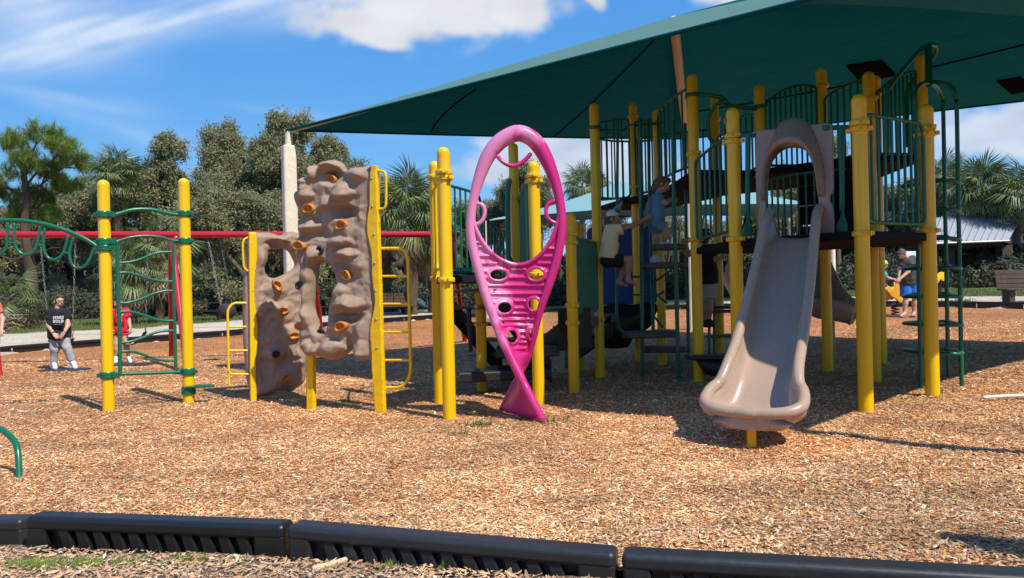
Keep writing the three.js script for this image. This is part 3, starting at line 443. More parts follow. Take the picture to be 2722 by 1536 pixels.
// shrubs
for (const [px, py, w, h, sd, lv, col, label] of [
  [480, 790, 55, 65, 71, 2600, [0.13, 0.17, 0.03], 'yellow green shrub behind the right post of the loop ladder'],
  [385, 800, 70, 60, 72, 2600, [0.09, 0.13, 0.03], 'green shrub behind the child in red'],
  [220, 800, 60, 70, 73, 2600, [0.08, 0.12, 0.03], 'green shrub right of the teenager in black'],
  [600, 775, 45, 90, 74, 2400, [0.06, 0.075, 0.03], 'dull bush left of the rock wall'],
  [130, 795, 70, 80, 75, 2200, [0.05, 0.07, 0.025], 'dark bush behind the pine trunk'],
  [1180, 745, 50, 60, 76, 1800, [0.05, 0.07, 0.02], 'dark bush between the yellow posts and the pink fish'],
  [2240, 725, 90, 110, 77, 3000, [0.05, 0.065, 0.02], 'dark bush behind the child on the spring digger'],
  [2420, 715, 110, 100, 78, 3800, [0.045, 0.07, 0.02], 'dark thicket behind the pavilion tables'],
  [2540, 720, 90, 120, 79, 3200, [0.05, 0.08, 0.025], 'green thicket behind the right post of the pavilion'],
  [1880, 728, 110, 110, 80, 3600, [0.06, 0.085, 0.03], 'leafy bush seen under the deck behind the slide'],
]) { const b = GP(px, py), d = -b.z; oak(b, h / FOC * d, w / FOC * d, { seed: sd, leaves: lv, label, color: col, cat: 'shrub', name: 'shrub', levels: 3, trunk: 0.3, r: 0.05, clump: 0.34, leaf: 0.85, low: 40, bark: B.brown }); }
// the wood behind reads as one dark mass
{
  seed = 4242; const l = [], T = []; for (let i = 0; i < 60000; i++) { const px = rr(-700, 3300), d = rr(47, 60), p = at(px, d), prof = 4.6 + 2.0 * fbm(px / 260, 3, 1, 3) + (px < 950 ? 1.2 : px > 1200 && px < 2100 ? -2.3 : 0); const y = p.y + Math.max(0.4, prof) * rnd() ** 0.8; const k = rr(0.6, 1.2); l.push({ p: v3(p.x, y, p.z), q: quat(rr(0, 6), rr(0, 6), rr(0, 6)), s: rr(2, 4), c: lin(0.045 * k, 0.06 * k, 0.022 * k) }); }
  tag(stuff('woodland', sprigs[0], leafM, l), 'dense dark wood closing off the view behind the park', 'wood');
  const tr = []; for (let i = 0; i < 150; i++) { const px = rr(-500, 3100), d = rr(40, 50), p = at(px, d); tr.push(limb(p, p.clone().add(v3(rr(-0.8, 0.8), rr(3, 5), rr(-0.5, 0.5))), rr(0.06, 0.16), 0.05, 0.15, 4).g); } tag(add('woodland_trunks', tr, B.brown), 'bare brown trunks in the dim wood behind the park', 'wood', null, 'stuff');
  // shady undergrowth below the trees
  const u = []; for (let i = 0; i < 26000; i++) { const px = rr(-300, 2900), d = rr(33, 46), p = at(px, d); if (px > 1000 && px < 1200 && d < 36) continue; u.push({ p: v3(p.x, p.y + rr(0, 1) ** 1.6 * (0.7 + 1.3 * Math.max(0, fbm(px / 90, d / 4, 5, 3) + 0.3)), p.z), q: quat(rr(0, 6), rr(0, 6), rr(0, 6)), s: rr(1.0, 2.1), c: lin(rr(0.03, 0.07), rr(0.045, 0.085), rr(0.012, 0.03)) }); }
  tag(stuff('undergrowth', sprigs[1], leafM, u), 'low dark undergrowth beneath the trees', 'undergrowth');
}
// ---------- shade canopy: four corners on poles, a short ridge, sagging fabric
const RP = M.cream;
{
  const L = v3(-3.32, 3.80, -11.5), N = v3(3.5, 3.01, -3.37), R = v3(10.3, 3.72, -8.9), F = v3(4.12, 4.62, -17.5), P = v3(2.55, 5.32, -11.5), P2 = v3(4.45, 5.5, -10.6);
  const t = thing('shade_canopy', 'large dark green fabric shade canopy on cream poles over the play structure', 'shade canopy', v3(4, 0, -10));
  const weave = canvasTex(512, 512, (g, w, h) => { g.fillStyle = '#b9c4c0'; g.fillRect(0, 0, w, h); for (let i = 0; i < 2600; i++) { const y = rnd() * h, x = rnd() * w, l = rr(40, 300), v = rr(120, 235) | 0; g.fillStyle = `rgba(${v},${v},${v},0.20)`; for (const o of [-w, 0]) g.fillRect(x + o, y, l, rr(0.6, 3)); } for (let k = 0; k < 30; k++) { const x = rnd() * w, y = rnd() * h, r = rr(20, 70); for (let i = 0; i < 240; i++) { g.fillStyle = 'rgba(235,235,235,0.07)'; g.fillRect(x + r * (rnd() + rnd() - 1), y + r * (rnd() + rnd() - 1), 3, 2); } } }, true, true);
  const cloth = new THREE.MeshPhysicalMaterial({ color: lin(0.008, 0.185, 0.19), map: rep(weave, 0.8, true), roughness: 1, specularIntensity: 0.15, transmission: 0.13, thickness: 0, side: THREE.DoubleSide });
  const sunlitCloth = cloth.clone(); sunlitCloth.color = lin(0.20, 0.40, 0.36);  // lighter copy of the cloth: the sunlit outer face painted into its colour
  const seamM = new THREE.MeshPhysicalMaterial({ color: lin(0.003, 0.004, 0.006), roughness: 1, specularIntensity: 0.15 });
  const panel = (A, B, TA, TB, sag, drop = 0.1, n = 28, edge, fab) => {
    const f = [], uv = [], idx = [], mid = TA.clone().add(TB).multiplyScalar(0.5), at = (i, j) => { const u = i / n, v = j / n, e = edge ? edge.getPoint(u) : A.clone().lerp(B, u), inn = mid.clone().sub(A.clone().lerp(B, 0.5)).setY(0).normalize(); e.addScaledVector(inn, 4 * u * (1 - u) * sag); e.y -= 0.27 * sag * 4 * u * (1 - u); const q = e.lerp(TA.clone().lerp(TB, u), v); q.y -= drop * 4 * v * (1 - v) * 4 * u * (1 - u); return q; };
    for (let j = 0; j <= n; j++) for (let i = 0; i <= n; i++) { const q = at(i, j); f.push(q.x, q.y, q.z); uv.push(A.distanceTo(B) * i / n * 0.4, A.distanceTo(mid) * j / n * 0.4); }
    for (let j = 0; j < n; j++) for (let i = 0; i < n; i++) { const a = j * (n + 1) + i, b = a + 1, c = a + n + 1, d = c + 1; idx.push(a, c, b, b, c, d); }
    const g = new THREE.BufferGeometry(); g.setAttribute('position', new THREE.Float32BufferAttribute(f, 3)); g.setAttribute('uv', new THREE.Float32BufferAttribute(uv, 2)); g.setIndex(idx); g.computeVertexNormals();
    const m = add('fabric_panel', g, fab || cloth, t);
    add('hem', tube(Array.from({ length: 17 }, (_, k) => at(k / 16 * n, 0)), 0.022, false, 64, 6), cloth.clone(), m);
    return at;
  };
  const nearEdge = new THREE.CatmullRomCurve3([[725, 11.5], [1000, 10.1], [1288, 8.65], [1702, 7.0], [2100, 5.6], [2500, 4.95], [3000, 4.2], [3080, 4.07]].map(([x, d]) => V(x, 327 - 0.2508 * (x - 725), d)), false, 'centripetal'); L.copy(nearEdge.points[0]); N.copy(nearEdge.points[7]);
  const pLN = panel(L, N, P, P, 0, 0, 28, nearEdge, sunlitCloth), pNR = panel(N, R, P, P2, 0.35, 0), pRF = panel(R, F, P2, P, 0.15), pFL = panel(F, L, P, P, 0.30);
  // seams sewn across the panels: dark narrow strips below the cloth, straight in the cloth between surveyed ends
  const proj = p => { const a = p.x / -p.z * FOC, b2 = (p.y - EYE) / -p.z * FOC; return [1288 + a * rc - b2 * rs, 727 - (a * rs + b2 * rc)]; };
  const find = (at, x, y) => { let best = 1e9, r = [0, 0]; for (let j = 0; j <= 84; j++) for (let i = 0; i <= 84; i++) { const q = proj(at(i / 3, j / 3)), d = Math.hypot(q[0] - x, q[1] - y); if (d < best) { best = d; r = [i / 3, j / 3]; } } return r; };
  const seam = (at, p, q) => { const a = find(at, ...p), b = find(at, ...q), dn = v3(0, -0.02, 0); add('seam', tube(Array.from({ length: 13 }, (_, k) => at(lerp(a[0], b[0], k / 12), lerp(a[1], b[1], k / 12)).add(dn)), 0.013, false, 36, 5), seamM, t); };
  seam(pFL, [1088, 331], [1192, 222]); seam(pFL, [1395, 346], [1668, 70]); seam(pRF, [1745, 281], [2600, 100]);
  // dark square patches stitched under the far panel
  for (const c4 of [[[2126, 161], [2215, 147], [2249, 184], [2168, 204]], [[2505, 199], [2572, 190], [2604, 220], [2540, 232]]]) { const c = c4.map(p => pRF(...find(pRF, ...p)).add(v3(0, -0.05, 0))), up = c.map(p => p.clone().add(v3(0, 0.03, 0))); add('patch', loft([c, up]), seamM, t); }
  const steel = (a, b, r) => rodGeo(a, b, r, r, 16);
  const low = p => p.clone().add(v3(0, -0.07, 0));
  for (const [a, b] of [[L, P], [F, P]]) { const hip = a === L || a === N, A = a.clone().add(v3(0, hip ? -0.035 : -0.07, 0)), B = b.clone().add(v3(0, hip ? -0.12 : -0.07, 0)); const mid = A.clone().lerp(B, 0.5).add(v3(0, hip ? 0 : -0.10, 0)); add('rafter', tube([A, mid, B], a === F ? 0.075 : hip ? 0.025 : 0.05, false, 24, 12), RP, t); }
  const post = (c, r, padTop, half) => { const b = v3(c.x, land(c.x, c.z) - 0.05, c.z); const pl = add('pole', [steel(b, low(c).add(v3(0, 0.02, 0)), r)], M.cream, t);
    if (padTop) { const g = box(b.x, (b.y + padTop) / 2, b.z, half * 2, padTop - b.y, half * 2, 0.035, 0.5); add('pad', boxUV(g), M.cream, pl); } };
  post(L, 0.05, 3.50, 0.10); post(F, 0.075, 0, 0); post(N, 0.075, 0, 0); post(R, 0.075, 0, 0);
}

// ---------- posts, collars, barriers used by every structure
const postGeos = new Map();
function post(parent, x, z, top, bottom, collars = [], r = 0.0635, collarMat = M.yellow, tubeMat = M.yellow, tilt) {
  const h = top - bottom, pts = [[0.0001, 0]].slice(1); const pr = [[r, 0], [r, h - r - 0.045], [r * 0.985, h - r - 0.042], [r * 0.985, h - r - 0.038], [r * 1.012, h - r - 0.035]]; for (let i = 0; i <= 8; i++) { const a = i / 8 * Math.PI / 2; pr.push([Math.max(0.0005, r * 1.012 * Math.cos(a)), h - r + r * Math.sin(a)]); }
  const g = new THREE.LatheGeometry(pr.map(p => new THREE.Vector2(...p)), 28); g.translate(x, bottom, z);
  const p = add('post', g, tubeMat, parent);
  for (const [y, dbl, m, face] of collars) {
    const ring = yy => { const q = []; const R = r * 1.32, hh = 0.022; [[r * 1.0, -hh], [R - 0.006, -hh], [R, -hh + 0.006], [R, hh - 0.006], [R - 0.006, hh], [r, hh]].forEach(a => q.push(new THREE.Vector2(...a))); const l = new THREE.LatheGeometry(q, 24); l.translate(x, yy, z); return l; };
    const gs = dbl ? [ring(y + 0.028), ring(y - 0.028)] : [ring(y)];
    const a = face ?? 1.1; for (const k of dbl ? [0.028, -0.028] : [0]) { for (const s of [0, Math.PI]) gs.push(box(x + Math.cos(a + s + k * 12) * r * 1.5, y + k, z + Math.sin(a + s + k * 12) * r * 1.5, 0.035, 0.036, 0.05, 0.006, -(a + s + k * 12))); }
    const c = add('collar', gs, m || collarMat, p);
    const b = []; for (const k of dbl ? [0.028, -0.028] : [0]) for (const s of [0.35, -0.5]) { const an = Math.PI / 2 + s; b.push(ball(v3(x + Math.cos(an) * r * 1.33, y + k, z + Math.sin(an) * r * 1.33), 0.008, 1, 1, 1, 8)); } add('bolt', b, M.bolt, p);
  }
  return p;
}
const postPx = (parent, px0, py0, px1, py1, d, collarsPx = [], o = {}) => { const T = V(px0, py0, d), B = V(px1, py1, d), x = (T.x + B.x) / 2; return Object.assign(post(parent, x, -d, T.y, land(x, -d) - 0.08, collarsPx.map(([cy, dbl, m, f]) => [V((px0 + px1) / 2, cy, d).y, dbl, m, f]), o.r, o.collar, o.mat), { X: x, D: d }); };
// railing panel: a frame of pipe with upright bars between two points
function barrier(parent, A, B, y0, y1, n, o = {}) {
  const r = o.r || 0.017, mt = o.mat || M.green, dir = B.clone().sub(A).setY(0), L = dir.length(); dir.normalize();
  const rise = o.rise || 0, arch = o.arch || 0, dep = o.bow || 0, nrm = v3(-dir.z, 0, dir.x), at = (s, y) => v3(A.x, y, A.z).addScaledVector(dir, s * L).addScaledVector(nrm, dep * 4 * s * (1 - s)), top = s => y1 + rise * s + arch * 4 * s * (1 - s), bot = s => y0 + (o.riseB ?? 0) * s;
  const pts = []; const K = arch || dep ? 8 : 1; for (let k = 0; k <= K; k++) pts.push(at(k / K, top(k / K))); for (let k = K; k >= 0; k--) pts.push(at(k / K, bot(k / K)));
  const f = add('barrier', pipe(pts, r, o.bend ?? 0.09, true), mt, parent, o.label);
  for (let k = 1; k <= n; k++) { const s = k / (n + 1); rod('bar', at(s, bot(s)), at(s, top(s)), o.rb || 0.0125, mt, f); }
  return f;
}
const bolts = (list, m, parent, r = 0.012) => list.forEach(p => add('bolt', ball(p, r, 1, 1, 0.6, 10), m, parent));

// ---------- overhead loop ladder at the left
{
  const t = thing('loop_ladder_climber', 'yellow post climber with green wavy ladder and hanging loop rail at left', 'climber', G(-4.4, -8.5));
  const Z = (x, y, d) => V((x / 2.0771) * 0.9464, (400 + y / 2.0771) * 0.9464, d);
  const dA = 8.45, dB = 8.95, dd = x => 1 / lerp(1 / dA, 1 / dB, (x - 575) / (1020 - 575));
  const pA = postPx(t, 260, 452, 273, 1033, dA), pB = postPx(t, 462, 448, 475, 1008, dB);
  const gc = (p, zx, zy, hgt, d) => { const c = Z(zx, zy, d), b = v3(p.X, c.y, -p.D); const q = []; const R = 0.078; [[0.06, -hgt], [R, -hgt], [R, -hgt * 0.2], [R - 0.007, 0], [R, hgt * 0.2], [R, hgt], [0.06, hgt]].forEach(a => q.push(new THREE.Vector2(...a))); const l = new THREE.LatheGeometry(q, 20); l.translate(b.x, b.y, b.z); const s = p === pA ? 1 : -1; add('collar', [l, box(b.x + s * 0.1, b.y, b.z + 0.02, 0.07, hgt * 1.5, 0.05, 0.008), box(b.x - s * 0.085, b.y, b.z + 0.01, 0.05, hgt * 1.2, 0.05, 0.008)], M.green, p); return b; };
  gc(pA, 570, 355, 0.038, dA); gc(pA, 575, 505, 0.04, dA); gc(pA, 578, 540, 0.036, dA); gc(pA, 600, 1240, 0.038, dA); gc(pB, 1020, 350, 0.035, dB); gc(pB, 1024, 500, 0.035, dB); gc(pB, 1038, 1220, 0.04, dB);
  const W = (l, r, name, off = 0) => add(name, tube(l.map(([x, y]) => Z(x, y, dd(x) - off)), r, false, l.length * 8), M.green, t);
  W([[600, 355], [650, 350], [720, 330], [790, 324], [860, 330], [930, 348], [985, 355], [1000, 355]], 0.023, 'arch_bar');
  W([[600, 505], [650, 500], [720, 480], [800, 472], [880, 478], [950, 496], [1000, 502]], 0.017, 'arch_bar');
  W([[648, 505], [650, 620], [654, 800], [660, 1000], [664, 1235]], 0.021, 'stringer'); W([[954, 500], [957, 620], [961, 800], [966, 1000], [971, 1218]], 0.019, 'stringer');
  W([[630, 1236], [700, 1233], [850, 1228], [1010, 1222]], 0.020, 'base_bar');
  for (const l of [[[655, 620], [700, 618], [770, 602], [830, 577], [880, 563], [945, 560]], [[655, 675], [700, 674], [760, 688], [840, 712], [900, 722], [950, 723]], [[660, 842], [710, 840], [780, 820], [850, 790], [910, 776], [955, 775]], [[660, 890], [720, 890], [790, 908], [860, 932], [910, 940], [957, 940]], [[668, 1060], [715, 1056], [790, 1032], [860, 1005], [910, 995], [960, 995]], [[670, 1110], [730, 1110], [800, 1130], [860, 1152], [920, 1160], [964, 1160]]]) W(l, 0.0155, 'rung');
  { const c = Z(1020, 1305, dB); const sh = new THREE.Shape(); sh.moveTo(-0.05, -0.075); sh.lineTo(0.17, -0.075); sh.absarc(0.17, 0, 0.075, -Math.PI / 2, Math.PI / 2); sh.lineTo(-0.05, 0.075); const g = new THREE.ExtrudeGeometry(sh, { depth: 0.012, bevelSize: 0.006, bevelThickness: 0.006 }); g.rotateX(-Math.PI / 2); g.translate(pB.X + 0.06, c.y, -dB + 0.02); const q = [[0.06, -0.085], [0.08, -0.085], [0.08, 0.005], [0.06, 0.005]].map(a => new THREE.Vector2(...a)); const l = new THREE.LatheGeometry(q, 20); l.translate(pB.X, c.y, -dB); add('foot_step', [g, l], M.green, t); }
  // the loop rail runs off to the left
  const dr = x => 8.45 - (575 - x) * 0.00035;
  const ZR = (l, r, name, parent, s) => add(name, tube(l.map(([x, y]) => Z(x, y, dr(x))), r, false, s || l.length * 8), M.green, parent || t);
  const rail = ZR([[560, 548], [510, 512], [440, 473], [360, 440], [270, 412], [180, 394], [90, 386], [0, 385], [-120, 388], [-260, 402], [-420, 450], [-560, 540]], 0.024, 'loop_rail', t, 100);
  for (const l of [[[520, 540], [500, 590], [478, 628], [452, 646], [425, 648], [402, 634], [388, 604], [384, 560], [392, 520], [404, 486]], [[376, 476], [362, 530], [345, 572], [320, 596], [288, 601], [262, 588], [246, 558], [240, 520], [242, 470], [248, 432]], [[220, 425], [212, 480], [200, 536], [178, 566], [148, 576], [116, 568], [92, 540], [82, 500], [80, 450], [80, 410]], [[45, 405], [42, 470], [36, 530], [18, 562], [-10, 577], [-45, 570], [-70, 540], [-82, 490], [-84, 410]]]) ZR(l, 0.0165, 'loop', rail);
  for (const l of [[[350, 565], [386, 566]], [[205, 522], [242, 524]], [[40, 510], [82, 510]]]) ZR(l, 0.013, 'loop_tie', rail);
  const xL = Z(-560, 540, dr(-560)); post(t, xL.x - 0.08, xL.z, 2.55, land(xL.x, xL.z) - 0.05);
}
// the green arched tube at the left edge, nearer
{
  const p = [[-420, 1150], [-300, 1096], [-180, 1070], [-80, 1062], [-10, 1075], [26, 1098], [44, 1130], [48, 1172]].map(([x, y], i) => V(x, y, lerp(5.9, 5.3, i / 7)));
  p[0].y = land(p[0].x, p[0].z) - 0.04; p[7].y = land(p[7].x, p[7].z) - 0.04;
  tag(add('balance_arch', tube(p, 0.0215, false, 60, 14), M.green), 'low green bent tube rising from the mulch at the left edge', 'arch rail');
}

// ---------- rock climbing wall
{
  const t = thing('rock_climbing_wall', 'brown moulded rock climbing wall with yellow side plates and orange holds', 'climbing wall', G(-2.2, -8.5));
  const Q = (x, y) => [(580 + x / 1.9647) * 0.9464, (380 + y / 1.9647) * 0.9464];
  const mk = (ax, ad, bx, bd) => { const dep = px => 1 / lerp(1 / ad, 1 / bd, (px - ax) / (bx - ax)); const A = V(ax, 727, ad), B = V(bx, 727, bd), e = B.clone().sub(A).setY(0).normalize(), n = v3(-e.z, 0, e.x); if (n.z < 0) n.negate(); return { p: (x, y, off = 0) => { const [px, py] = Q(x, y); return V(px, py, dep(px)).addScaledVector(n, off); }, n, e }; };
  const w1 = mk(778, 8.22, 955, 7.90), w2 = mk(632, 9.04, 790, 9.42);
  // lumps: [x, y, radius x, radius y up, radius y down, height]: round above, cut away below
  const lumps1 = [[560, 120, 60, 40, 40, 0.08], [600, 170, 70, 55, 60, -0.13], [500, 150, 34, 40, 60, 0.09], [450, 205, 40, 40, 50, 0.08], [470, 275, 52, 55, 30, 0.10], [735, 165, 60, 50, 45, 0.07], [660, 270, 62, 66, 42, 0.13], [580, 330, 60, 60, 26, 0.08], [665, 350, 82, 30, 62, -0.13], [480, 410, 70, 40, 40, -0.07], [490, 450, 74, 60, 26, 0.11], [450, 520, 40, 40, 50, 0.05], [540, 480, 60, 40, 30, -0.05], [650, 520, 70, 40, 26, 0.08], [680, 585, 74, 40, 20, 0.12], [660, 640, 64, 20, 40, -0.06], [740, 640, 60, 70, 60, 0.04], [505, 590, 40, 55, 50, 0.11], [470, 680, 40, 70, 60, 0.06], [465, 800, 34, 70, 60, 0.05], [690, 700, 70, 40, 60, -0.03], [640, 780, 74, 36, 50, 0.06], [690, 850, 90, 56, 20, 0.13], [690, 900, 92, 20, 52, -0.12], [470, 900, 44, 60, 60, 0.07], [640, 965, 60, 44, 50, 0.04], [770, 960, 50, 90, 110, 0.06], [600, 1060, 66, 46, 56, 0.11], [520, 1085, 40, 40, 40, 0.07], [470, 1060, 34, 46, 44, 0.08], [690, 1060, 26, 70, 60, -0.10], [755, 1085, 58, 60, 44, 0.07], [700, 470, 50, 60, 50, 0.03], [760, 480, 40, 120, 130, 0.02]];
  const lumps2 = [[330, 490, 60, 30, 60, 0.08], [300, 530, 70, 30, 30, -0.07], [215, 600, 34, 60, 60, 0.05], [235, 720, 30, 60, 50, -0.05], [300, 760, 70, 60, 60, 0.05], [250, 860, 60, 40, 20, 0.06], [340, 880, 60, 50, 60, 0.05], [230, 960, 50, 60, 60, -0.05], [290, 1100, 70, 56, 56, 0.07], [380, 1000, 60, 60, 60, 0.05], [360, 1130, 90, 20, 30, -0.05], [350, 1230, 60, 60, 50, 0.06], [240, 1200, 40, 90, 80, -0.04], [420, 1150, 30, 90, 80, 0.06], [385, 560, 30, 60, 80, 0.06]];
  const height = (lumps, x, y, k) => { let h = 0; const wx = x + 16 * noise(x / 60, y / 60, k), wy = y + 16 * noise(x / 60, y / 60, k + 5); for (const [cx, cy, rx, ru, rd, a] of lumps) { const u = (wx - cx) / rx, v = wy < cy ? (wy - cy) / ru : (wy - cy) / rd, d = u * u + v * v; if (d < 1) h += a * (1 - d) ** 1.1 * (1.15 - 0.15 * d); } const rid = 1 - Math.abs(fbm(x / 130, y / 130, k + 2, 3)) * 2.2; const rid2 = 1 - Math.abs(noise(x / 52, y / 66, k + 11)) * 2.4; return h * 0.80 + 0.030 * (rid - 0.45) + 0.007 * rid2; };
  const edge1 = y => 1; const plateIn = y => 14 * Math.sin(y / 105 + 0.6) + 6 * Math.sin(y / 41);
  const out1 = smoothPoly([[812, 122], [740, 124], [690, 128], [660, 141], [630, 101], [592, 85], [540, 101], [526, 124], [492, 114], [470, 140], [474, 178], [446, 175], [425, 190], [430, 245], [400, 250], [388, 275], [400, 320], [414, 345], [424, 372], [410, 430], [415, 480], [405, 540], [400, 600], [420, 650], [414, 740], [430, 800], [425, 870], [430, 950], [415, 1000], [428, 1080], [460, 1115], [520, 1118], [580, 1135], [640, 1116], [668, 1092], [690, 1082], [720, 1130], [780, 1134], [838, 1133], [836, 900], [826, 620], [818, 380]], 5);
  const hole1 = smoothPoly([[512, 628], [545, 616], [576, 636], [600, 680], [610, 740], [596, 790], [580, 832], [566, 910], [556, 984], [526, 988], [500, 910], [482, 855], [488, 780], [500, 710]], 5);
  const front1 = (x, y) => { const k = Math.min(1, nearest(out1, x, y)[2] / 26), k2 = Math.min(1, nearest(hole1, x, y)[2] / 22), e = Math.min(k, k2), pl = sstep(0, 60, 815 - x + plateIn(y)); return (height(lumps1, x, y, 1) * (0.35 + 0.65 * pl) + 0.03) * (0.2 + 0.8 * Math.sqrt(e)) - 0.05 * (1 - Math.sqrt(e)); };
  add('rock_panel', boxUV(sheet(out1, [hole1], 5, (x, y, s) => w1.p(x, y, s ? -0.085 : front1(x, y)))), M.rock, t);
  const out2 = smoothPoly([[170, 468], [220, 467], [265, 466], [330, 481], [366, 463], [412, 466], [470, 520], [480, 700], [478, 900], [470, 1100], [458, 1225], [448, 1256], [410, 1284], [386, 1302], [332, 1292], [290, 1312], [230, 1326], [180, 1328]], 5);
  const hole2 = smoothPoly([[268, 560], [312, 552], [362, 556], [392, 596], [406, 640], [372, 672], [334, 692], [292, 705], [258, 692], [246, 650], [262, 608]], 5);
  const front2 = (x, y) => { const e = Math.min(1, nearest(out2, x, y)[2] / 26, nearest(hole2, x, y)[2] / 24); return (height(lumps2, x, y, 9) * sstep(0, 46, x - 186) + 0.02) * (0.2 + 0.8 * Math.sqrt(e)) - 0.05 * (1 - Math.sqrt(e)); };
  add('rock_panel', boxUV(sheet(out2, [hole2], 5, (x, y, s) => w2.p(x, y, s ? -0.085 : front2(x, y)))), M.rock, t);
  // yellow side plates with a wavy inner edge
  const plate = (poly, w, off) => add('side_plate', boxUV(sheet(poly, [], 4, (x, y, s) => w.p(x, y, off - s * 0.055))), M.yellow, t);
  const pr = []; for (let y = 124; y <= 1140; y += 22) pr.push([812 + (y - 124) * 0.0215 - 12 + plateIn(y) * 0.9, y]); 
  const pl1 = plate([...pr, [834, 1440], [880, 1440], [838, 122], [796, 122]], w1, 0.055);
  const pl = []; for (let y = 470; y <= 1130; y += 22) pl.push([190 + 8 * Math.sin(y / 70) + (y - 470) * 0.006, y]);
  const pl2 = plate([[155, 468], ...pl, [197, 1368], [164, 1368]], w2, 0.06);
  const leg = plate([[455, 1110], [491, 1110], [494, 1412], [458, 1412]], w1, -0.01);
  const bl = [[816, 188], [820, 333], [828, 480], [832, 628], [836, 772], [840, 920], [844, 1068]]; for (const [x, y] of bl) add('bolt', ball(w1.p(x, y, 0.057), 0.013, 1, 1, 0.7, 10), M.bolt, pl1);
  for (const [x, y] of [[166, 526], [170, 654], [173, 775], [174, 897], [178, 1020], [181, 1266]]) add('bolt', ball(w2.p(x, y, 0.052), 0.014, 1, 1, 0.7, 10), M.bolt, pl2);
  // holds: an oval cup with a thick lip
  const hold = (w, x, y, f, a, s, m) => { const c = w.p(x, y, f(x, y)), q = new THREE.Quaternion().setFromUnitVectors(v3(0, 0, 1), w.n), lip = []; for (let k = 0; k < 14; k++) { const th = k / 14 * 6.2832, pinch = 1 - 0.22 * Math.cos(2 * th) * Math.sin(th); lip.push(v3(Math.cos(th) * 0.068 * s, Math.sin(th) * 0.042 * s * pinch, 0.028 + 0.008 * Math.sin(th))); }
    const ring = k => lip.map(p => v3(p.x * k, p.y * k, p.z)); const rings = [ring(1.25).map(p => p.setZ(-0.05)), ring(1.22).map(p => p.setZ(0.012)), ring(1.16), ring(0.98).map(p => p.setZ(p.z + 0.008)), ring(0.80), ring(0.62).map(p => p.setZ(0.006))]; const g = loft(rings); g.rotateZ(a); g.applyQuaternion(q); g.translate(c.x, c.y, c.z); const h = add('hold', g, m || M.orange, t); return h; };
  for (const [x, y, a] of [[577, 190, 0.05], [487, 348, 0.1], [660, 432, 0.2], [447, 540, -0.05], [673, 690, -0.55], [665, 958, 0.35], [438, 962, -0.3]]) hold(w1, x, y, front1, a, 1, M.orange);
  for (const [x, y, a] of [[300, 745, -1.0], [332, 880, 0.5], [388, 1006, 0.1], [343, 1225, 0.7]]) hold(w2, x, y, front2, a, 0.92, M.orange);
  for (const [w, x, y, f] of [[w1, 546, 563, front1], [w1, 534, 992, front1], [w1, 438, 745, front1], [w2, 290, 1100, front2]]) { const c = w.p(x, y, f(x, y) + 0.01); const tor = new THREE.TorusGeometry(0.036, 0.014, 10, 24); tor.applyQuaternion(new THREE.Quaternion().setFromUnitVectors(v3(0, 0, 1), w.n)); tor.translate(c.x, c.y, c.z); add('grommet', [tor, ball(c.clone().addScaledVector(w.n, -0.02), 0.032, 1, 1, 0.7)], M.black, t); }
  // yellow grab loops and side ladders
  const P1 = (l, w, r, name, off = 0, bend = 0.06, par = t) => add(name, pipe(l.map(([x, y, o]) => w.p(x, y, (o || 0) + off)), r, bend), M.yellow, par);
  P1([[840, 146], [876, 152], [882, 180], [882, 322], [874, 344], [846, 346]], w1, 0.014, 'grab_loop', 0.02, 0.03);
  P1([[156, 494], [132, 504], [126, 530], [131, 640], [138, 660], [158, 670]], w2, 0.0135, 'grab_loop', 0.02, 0.03);
  const lad1 = P1([[850, 551], [960, 551], [988, 590], [994, 800], [999, 1000], [1003, 1215], [962, 1277], [872, 1279]], w1, 0.0165, 'side_ladder', -0.01, 0.08);
  for (const [y, xa, xb] of [[696, 858, 989], [841, 862, 995], [988, 867, 999], [1135, 872, 1001]]) { const g = P1([[xa, y], [xb, y]], w1, 0.013, 'rung', -0.01, 0.02, lad1); }
  const lad2 = P1([[156, 836], [76, 836], [50, 872], [52, 1000], [56, 1195], [72, 1208], [162, 1208]], w2, 0.015, 'side_ladder', -0.01, 0.06);
  for (const y of [960, 1084]) P1([[160, y], [52, y]], w2, 0.012, 'rung', -0.01, 0.02, lad2);
  P1([[58, 1208], [59, 1268]], w2, 0.013, 'foot_rod', -0.01, 0.02, lad2);
}

